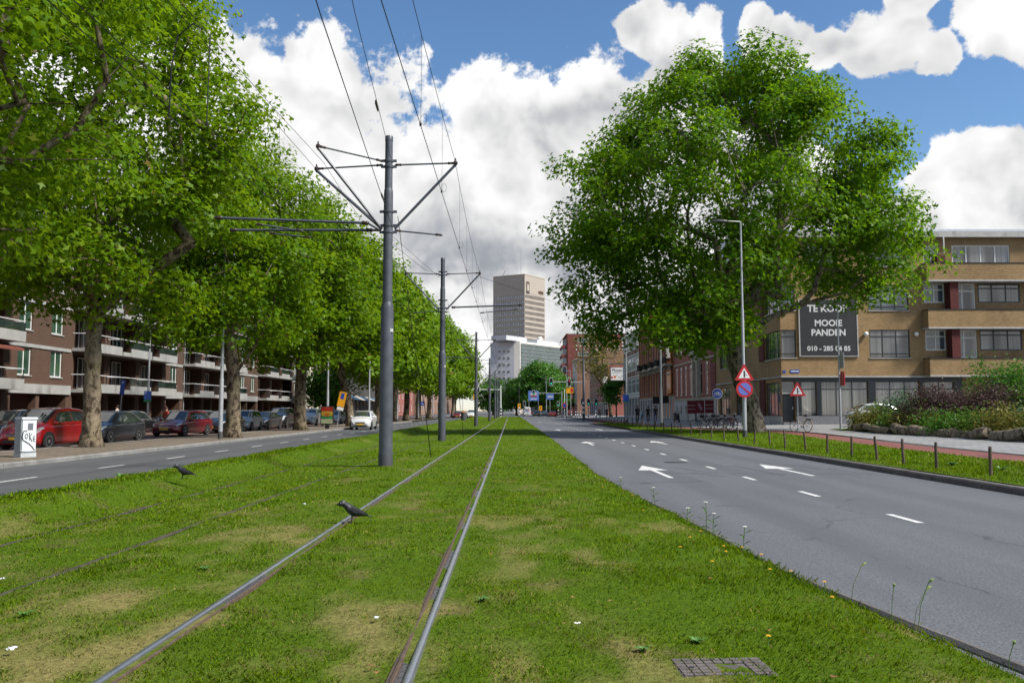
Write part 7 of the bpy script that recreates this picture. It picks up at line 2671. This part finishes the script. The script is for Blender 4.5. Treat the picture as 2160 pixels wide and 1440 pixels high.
# ------------------------------------------------------------------ jackdaws
M_FEATH = mat('jackdaw_black', (.014, .014, .018), .45, var=.3, vscale=40)
M_NAPE = mat('jackdaw_grey_nape', (.085, .085, .10), .6, var=.2, vscale=40)


def jackdaw(loc, rz, label, s=1.0):
    r = empty('jackdaw', loc, rz, label, 'bird', 'jackdaws')
    # bird looks along -x; body grown as rings along the back line
    ax = [(-.150, .196, .004, .004), (-.128, .199, .011, .012), (-.118, .203, .021, .024), (-.10, .208, .028, .031), (-.078, .204, .031, .033), (-.06, .190, .035, .038), (-.035, .168, .047, .052),
          (.0, .140, .056, .058), (.04, .120, .055, .055), (.08, .105, .045, .042), (.115, .092, .032, .026), (.15, .082, .026, .014), (.20, .070, .026, .008), (.235, .060, .022, .004)]
    n = 14
    V, F = [], []
    for (x, z, ry, rz_) in ax:
        for k in range(n):
            a = 2 * math.pi * k / n
            V.append((x * s, ry * math.cos(a) * s, (z + rz_ * math.sin(a)) * s))
    for i in range(len(ax) - 1):
        for k in range(n):
            F.append((i * n + k, i * n + (k + 1) % n, (i + 1) * n + (k + 1) % n, (i + 1) * n + k))
    F += [tuple(reversed(range(n))), tuple((len(ax) - 1) * n + k for k in range(n))]
    b = MB().add(V, F).build('body', M_FEATH, r, smooth='all')
    MB().ball((-.078 * s, 0, .212 * s), (.026 * s, .0325 * s, .029 * s), 12, 8).build('nape', M_NAPE, r, smooth='all')
    for sd in (1, -1):
        w = MB()
        pr = [(-.03, .150, .02), (.02, .150, .030), (.08, .120, .030), (.14, .095, .020), (.19, .078, .006)]
        ring = []
        for (x, z, h) in pr:
            ring.append(((x * s, sd * .050 * s * (1 - max(0, x) * 2.0), (z + h) * s), (x * s, sd * .060 * s * (1 - max(0, x) * 2.2), (z) * s), (x * s, sd * .050 * s * (1 - max(0, x) * 2.0), (z - h * .9) * s)))
        base = 0
        vs_, fs = [], []
        for q in ring:
            vs_ += list(q)
        for i in range(len(ring) - 1):
            for k in range(2):
                fs.append((i * 3 + k, i * 3 + k + 1, (i + 1) * 3 + k + 1, (i + 1) * 3 + k))
        w.add(vs_, fs).build('wing', M_FEATH, r, smooth='all')
        lg = MB().tube([(.015 * s, sd * .022 * s, .10 * s), (.02 * s, sd * .024 * s, .055 * s), (.008 * s, sd * .025 * s, .0)], [.014 * s, .006 * s, .004 * s], 6)
        for a in (-.5, 0, .5):
            lg.tube([(.008 * s, sd * .025 * s, .003), ((.008 - .035 * math.cos(a)) * s, (sd * .025 + .035 * math.sin(a)) * s, .002)], .003 * s, 4)
        lg.tube([(.008 * s, sd * .025 * s, .003), (.03 * s, sd * .025 * s, .002)], .003 * s, 4)
        lg.build('leg', M_BLACK, r)
        MB().ball((-.102 * s, sd * .024 * s, .213 * s), .0045 * s, 6, 4).build('eye', M_SIGNWHITE, r)
    return r


jackdaw((-1.94, 10.75, -.008), R(12), 'jackdaw standing on the shiny rail', 1.12)
jackdaw((-6.02, 16.2, .10), R(5), 'jackdaw standing in the grass near the left road', 1.12)
# ------------------------------------------------------------------ grass
def grass_mat():
    m = bpy.data.materials.new('grass_blades')
    m.use_nodes = True
    T = NT(m.node_tree)
    b = T.n['Principled BSDF']
    b.inputs['Roughness'].default_value = .55
    b.inputs['Specular IOR Level'].default_value = .08
    pos = T.node('ShaderNodeNewGeometry').outputs['Position']
    at = T.node('ShaderNodeAttribute', attribute_name='tone').outputs['Fac']
    dry = T.node('ShaderNodeAttribute', attribute_name='dry').outputs['Fac']
    big = T.noise(pos, .55, 3, .6)
    gcol = T.ramp(at, [(0, (.046, .105, .001)), (.5, (.120, .225, .002)), (1, (.225, .325, .004))])
    gcol = T.mix(T.smooth(big, .40, .62, 0, .55), gcol, (.190, .265, .002))
    dcol = T.ramp(at, [(0, (.16, .105, .04)), (1, (.50, .38, .16))])
    c = T.mix(dry, gcol, dcol)
    T.l.new(c, b.inputs['Base Color'])
    tr = T.node('ShaderNodeBsdfTranslucent')
    T.l.new(c, tr.inputs[0])
    mx = T.node('ShaderNodeMixShader')
    mx.inputs[0].default_value = .35
    T.l.new(b.outputs[0], mx.inputs[1])
    T.l.new(tr.outputs[0], mx.inputs[2])
    T.l.new(mx.outputs[0], T.n['Material Output'].inputs['Surface'])
    return m


M_GRASS = grass_mat()


def blades(name, label, boxes, zf, ok, seed):
    """boxes: (y0, y1, x0, x1, per m2, height, width)"""
    rg = np.random.default_rng(seed)
    Vs, F5, F3, tones, drys = [], [], [], [], []
    base = 0
    for (y0, y1, x0, x1, dens, hgt, wid) in boxes:
        n = int((y1 - y0) * (x1 - x0) * dens)
        # tufts: blades gather round tuft centres
        nt = max(1, n // 5)
        cx = rg.uniform(x0, x1, nt)
        cy__ = rg.uniform(y0, y1, nt)
        idx = rg.integers(0, nt, n)
        sp = .05 if dens > 500 else .12
        x = cx[idx] + rg.normal(size=n) * sp
        y = cy__[idx] + rg.normal(size=n) * sp
        k = ok(x, y)
        x, y, idx = x[k], y[k], idx[k]
        n = len(x)
        dr = dryness(x, y)
        bare = rg.uniform(size=n) > np.clip((dr - .55) * .9, 0, .55)
        x, y, idx, dr = x[bare], y[bare], idx[bare], dr[bare]
        n = len(x)
        lush = .8 + .45 * vnoise(x, y, 1.7, 31) ** 2 + .3 * (vnoise(x, y, .45, 77) - .5)
        h = hgt * rg.uniform(.5, 1.35, n) * lush * (1 - .35 * dr)
        a = rg.uniform(0, 2 * math.pi, n)
        lean = rg.uniform(.15, .95, n) * h
        w = wid * rg.uniform(.7, 1.3, n)
        z = zf(x, y) - .012
        dx, dy = np.cos(a), np.sin(a)
        px, py = -dy, dx
        B = np.stack([x, y, z], 1)
        side = np.stack([px, py, np.zeros(n)], 1) * (w / 2)[:, None]
        mid = B + np.stack([dx * lean * .35, dy * lean * .35, h * .62], 1)
        tip = B + np.stack([dx * lean, dy * lean, h], 1)
        t = np.clip(.45 + rg.normal(size=n) * .2 + (vnoise(cx[idx], cy__[idx], 3.1, 3) - .5) * .5, 0, 1)
        isdry = np.where(rg.uniform(size=n) < dr * .85 + .035, rg.uniform(.6, 1, n), 0)
        if dens > 150:
            V = np.stack([B - side, B + side, mid + side * .8, tip, mid - side * .8], 1).reshape(-1, 3)
            f = base + np.arange(n)[:, None] * 5 + np.array([[0, 1, 2, 3, 4]])
            F5.append(f)
            kk = 5
        else:
            V = np.stack([B - side, B + side, tip], 1).reshape(-1, 3)
            F3.append(base + np.arange(n)[:, None] * 3 + np.array([[0, 1, 2]]))
            kk = 3
        Vs.append(V)
        tones.append(np.repeat(t, kk))
        drys.append(np.repeat(isdry, kk))
        base += len(V)
    fl = []
    if F5:
        fl.append(np.concatenate(F5))
    if F3:
        fl.append(np.concatenate(F3))
    me = np_mesh(name, np.concatenate(Vs), fl, M_GRASS)
    set_attr(me, 'tone', np.concatenate(tones))
    set_attr(me, 'dry', np.concatenate(drys))
    o = link(name, me)
    tag(o, label, 'grass', kind='stuff')
    return o


def lawn_ok(x, y):
    k = (x > LAWN_L - .05) & (x < edge_x(y) + .03)
    for i_, r in enumerate(RAILS):
        s = 1 if i_ % 2 == 0 else -1
        d = (x - r) * s
        if i_ < 2:
            k &= ~((d > -.072) & (d < .062 + .05 * vnoise(x * 0, y, 1.9, 8 + i_) * (vnoise(x * 0 + 3, y, .8, 4) > .35)))
        else:
            k &= ~((d > -.012) & (d < .052) & (vnoise(x * 0, y, .6, 12 + i_) > .22))
    k &= ~((np.abs(x - 1.13) < .165) & (np.abs(y - 4.80) < .09))      # chamber cover
    k &= ~((np.abs(x + 3.07) < .17) & (np.abs(y - 21.7) < .17))
    # visible wedge only (with a margin for a step aside)
    return k & (np.abs(x) < y * .66 + 1.6)


blades('lawn_grass', 'short green and straw coloured grass of the tram bed',
       [(3.4, 5.5, -4.5, 3.5, 4200, .030, .0033), (5.5, 8, -6.5, 3.2, 2600, .030, .0043), (8, 12, -7.8, 2.7, 1250, .036, .0066), (12, 18, -7.8, 2.5, 640, .038, .010),
        (18, 30, -7.8, 2.3, 300, .040, .015), (30, 55, -7.8, 2.2, 120, .045, .026), (55, 110, -7.8, 2.4, 40, .05, .05), (110, 200, -7.8, 2.4, 12, .06, .10)], lawn_z, lawn_ok, 1)
# fringe of longer grass along the lawn's right edge and the bank on the left
blades('edge_grass', 'longer uncut grass along the lawn edge',
       [(3.8, 8, 2.0, 3.4, 900, .052, .0036), (8, 14, 1.9, 2.7, 700, .055, .005), (14, 24, 1.7, 2.4, 420, .06, .008), (24, 60, 1.7, 2.3, 150, .07, .018), (12, 40, -7.9, -6.4, 160, .07, .014)],
       lawn_z, lambda x, y: ((np.abs(x - edge_x(y) + .02) < .09) | (x < -6.4)) & (x < edge_x(y) + .05), 2)
blades('verge_grass', 'green grass of the verge right of the road',
       [(13, 22, 9.28, 13.2, 420, .065, .012), (22, 34, 9.28, 14.2, 190, .07, .02), (34, 60, 9.28, 15, 80, .08, .035), (60, 96, 9.28, 13.3, 34, .09, .06)],
       lambda x, y: zr(x), lambda x, y: (x < path_x(y)) & (x > 9.27), 3)

# ------------------------------------------------------------------ small things in the grass
# chamber cover with raised grid
cc = empty('chamber_cover', (1.13, 4.80, -.034), R(3), 'rectangular concrete chamber cover with grid pattern in the lawn', 'cover')
Mcc = mat('cover_concrete', (.105, .09, .085), .85, var=.25, vscale=14, bump=.4, bscale=90)
MB().box(-.25, .25, -.165, .165, -.05, .012).build('slab', Mcc, cc)
for i_ in range(9):
    for j_ in range(6):
        if 4 <= i_ <= 6 and 1 <= j_ <= 3:
            continue
        x0, y0 = -.240 + i_ * .0538, -.155 + j_ * .0525
        MB().box(x0, x0 + .046, y0, y0 + .043, .0125, .019).build('tread', Mcc, cc)
MB().add([(-.01, .02, .016), (.11, .02, .016), (.05, -.06, .016)], [(0, 1, 2)]).build('emblem', mat('cover_dark', (.07, .06, .058), .9), cc)
MB().lathe([(.014, .0125), (.014, .0205)], 10, (-.17, -.02, 0)).build('key_hole', M_DARK, cc)  # raised near-black disc stands in for the shade of the hole
mc = empty('manhole_cover', (4.78, 25.6, ZROAD), 0, 'dark round manhole cover in the right carriageway', 'cover')
MB().lathe([(.34, -.02), (.34, .006)], 24).build('lid', mat('cast_iron', (.05, .05, .052), .6, .3, var=.2), mc)


# litter
M_PAPER = mat('litter_paper', (.62, .63, .66), .6, var=.15, vscale=30)
for i_, (x, y, s, lab) in enumerate(((-.86, 5.75, .028, 'crumpled white paper scrap left of the grooved rail'), (-4.1, 7.2, .03, 'white scrap in the grass left of the near rail'), (-2.75, 4.95, .035, 'torn white wrapper at the lower left'), (-2.9, 12.5, .035, 'small white scrap between the tracks'), (.42, 5.6, .02, 'tiny pale scrap right of the grooved rail'))):
    g_ = 5
    vs_ = [((i - 2) * s * .42 + rnd.uniform(-.2, .2) * s, (j - 2) * s * .25 + rnd.uniform(-.15, .15) * s, rnd.uniform(.2, .7) * s) for i in range(g_) for j in range(g_)]
    fs = [(i * g_ + j, i * g_ + j + 1, (i + 1) * g_ + j + 1, (i + 1) * g_ + j) for i in range(g_ - 1) for j in range(g_ - 1)]
    o = MB().add(vs_, fs).build('paper_scrap', M_PAPER, None, loc=(x, y, float(lawn_z(np.array(x), np.array(y))) + .025), rz=rnd.uniform(0, 3))
    tag(o, lab, 'litter', 'litter in the grass')
M_DEAD = mat('dead_leaf_brown', (.22, .10, .035), .8, var=.3, vscale=20)
for i_ in range(46):
    y = rnd.uniform(4.4, 14)
    x = rnd.uniform(-.5 * y, min(.5 * y, float(edge_x(y)) - .15))
    s = rnd.uniform(.025, .05)
    pts = [(p[0] * s, (p[1] - .4) * s, .3 * s * abs(p[0])) for p in LEAF6]
    o = MB().add(pts, [tuple(range(6))]).build('fallen_leaf', M_DEAD, None, loc=(x, y, float(lawn_z(np.array(x), np.array(y))) + .035), rz=rnd.uniform(0, 6))
    tag(o, 'small brown fallen leaf lying in the tram lawn', 'leaf', 'fallen leaves in the tram lawn')

# dandelions, yarrow and grass ears
M_YEL = mat('dandelion_yellow', (.75, .42, .01), .6)
M_STEM = mat('weed_stem', (.07, .13, .02), .7)
M_UMB = mat('yarrow_white', (.62, .60, .55), .7)


def dandelion(x, y, h, kk_):
    r = empty('dandelion', (x, y, float(lawn_z(np.array(x), np.array(y)))), rnd.uniform(0, 6))
    MB().tube([(0, 0, 0), (.01, 0, h * .6), (.012, 0, h)], .0025, 4).build('stem', M_STEM, r)
    f = MB()
    for lay, (rr_, zz) in enumerate(((.015, .0), (.010, .005))):
        for k in range(12):
            a = 2 * math.pi * k / 12 + lay
            f.add([(.012, 0, h + zz), (.012 + rr_ * math.cos(a - .2), rr_ * math.sin(a - .2), h + zz + .004), (.012 + rr_ * 1.15 * math.cos(a), rr_ * 1.15 * math.sin(a), h + zz + .006), (.012 + rr_ * math.cos(a + .2), rr_ * math.sin(a + .2), h + zz + .004)], [(0, 1, 2, 3)])
    f.build('flower_head', M_YEL, r)
    tag(r, 'yellow dandelion-like flower in the lawn by the right road, ' + ordinal(kk_) + ' nearest the camera', 'flower', 'yellow flowers of the lawn')


for kk_, (px, py) in enumerate(sorted(((1.83, 9.0), (2.0, 8.5), (2.25, 8.7), (2.05, 9.6), (1.55, 8.3), (2.3, 8.0), (1.95, 8.1), (2.4, 7.6), (2.15, 7.3), (1.65, 7.4), (2.45, 6.9), (2.2, 6.2), (1.5, 5.2), (1.7, 11.5), (1.85, 13.5), (1.6, 15.0), (1.75, 16.5), (1.5, 18.4), (1.65, 20.5), (1.45, 22.5), (1.3, 17.2), (1.7, 24.5)), key=lambda q: q[1])):
    dandelion(px + rnd.uniform(-.05, .05), py, rnd.uniform(.07, .13), kk_)


def yarrow(x, y, h, lab):
    r = empty('yarrow', (x, y, float(lawn_z(np.array(x), np.array(y)))), rnd.uniform(0, 6), lab, 'weed', 'weeds along the lawn edge')
    st_ = MB().tube([(0, 0, 0), (.015, .01, h * .5), (.02, 0, h)], .004, 5)
    for k in range(6):
        z = h * (.15 + .12 * k)
        a = k * 2.4
        st_.tube([(.012, .005, z), (.012 + .07 * math.cos(a), .07 * math.sin(a), z + .04)], .0025, 4)
        st_.add([(.012 + .02 * math.cos(a), .02 * math.sin(a), z + .01), (.05 * math.cos(a) - .012 * math.sin(a), .05 * math.sin(a) + .012 * math.cos(a), z + .03), (.11 * math.cos(a), .11 * math.sin(a), z + .05), (.05 * math.cos(a) + .012 * math.sin(a), .05 * math.sin(a) - .012 * math.cos(a), z + .03)], [(0, 1, 2, 3)])
    st_.build('stem', M_STEM, r)
    f = MB()
    for k in range(9):
        a, rr_ = k * 2.4, .008 * math.sqrt(k)
        f.ball((.02 + rr_ * math.cos(a), rr_ * math.sin(a), h + .005), (.008, .008, .005), 7, 4)
    f.build('flower_cluster', M_UMB, r)
    return r


for i_, (y, h) in enumerate(((13.6, .30), (10.7, .36), (10.4, .26), (9.2, .28), (16.5, .22), (11.6, .2))):
    yarrow(float(edge_x(y)) - .05, y, h, ('tallest white yarrow' if i_ == 1 else ordinal(i_) + ' white yarrow weed') + ' at the edge of the right road')


def ear_grass(x, y, h, lean, lab):
    r = empty('wild_barley', (x, y, float(lawn_z(np.array(x), np.array(y)))), rnd.uniform(-.4, .4), lab, 'weed', 'weeds along the lawn edge')
    MB().tube([(0, 0, 0), (lean * .3, 0, h * .55), (lean, 0, h)], .0025, 4).build('stem', M_STEM, r)
    MB().tube([(lean, 0, h), (lean * 1.25, 0, h + .02), (lean * 1.5, 0, h + .03)], [.004, .010, .002], 6).build('ear', mat('green_ear', (.16, .22, .05), .7), r)
    return r


for i_, (y, h, ln) in enumerate(((6.9, .28, .10), (6.35, .24, .02), (6.1, .26, .11), (6.05, .33, .08), (5.2, .15, .03))):
    ear_grass(float(edge_x(y)) - .04, y, h, ln, ordinal(i_) + ' wild barley stem at the lawn edge beside the near right road')
# broad-leaf weeds
for i_, (x, y) in enumerate(((-7.6, 17.3), (10.6, 21.2), (10.9, 19.6), (-3.2, 5.9), (.75, 5.1), (1.1, 5.3), (-.2, 6.4), (-2.6, 7.6))):
    z = float(lawn_z(np.array(x), np.array(y))) if x < 4 else float(zr(x))
    r = empty('broadleaf_weed', (x, y, z), rnd.uniform(0, 6), ('broad-leaved weed tuft in the verge, ' if x > 5 else 'broad-leaved weed rosette in the lawn, ') + ordinal(i_) + ' from the left road', 'weed', 'broad-leaved weeds')
    mb = MB()
    for k in range(14):
        a = k * 2.4
        L = rnd.uniform(.07, .16) * (1.3 if abs(x) > 5 else .45)
        w = L * .22
        ca, sa = math.cos(a), math.sin(a)
        mb.add([(0, 0, 0), (ca * L * .5 - sa * w, sa * L * .5 + ca * w, L * .5), (ca * L, sa * L, L * .45), (ca * L * .5 + sa * w, sa * L * .5 - ca * w, L * .5)], [(0, 1, 2, 3)])
    mb.build('leaves', mat('weed_leaf', (.06, .15, .02), .6, var=.3, vscale=10), r)['kind'] = 'stuff'
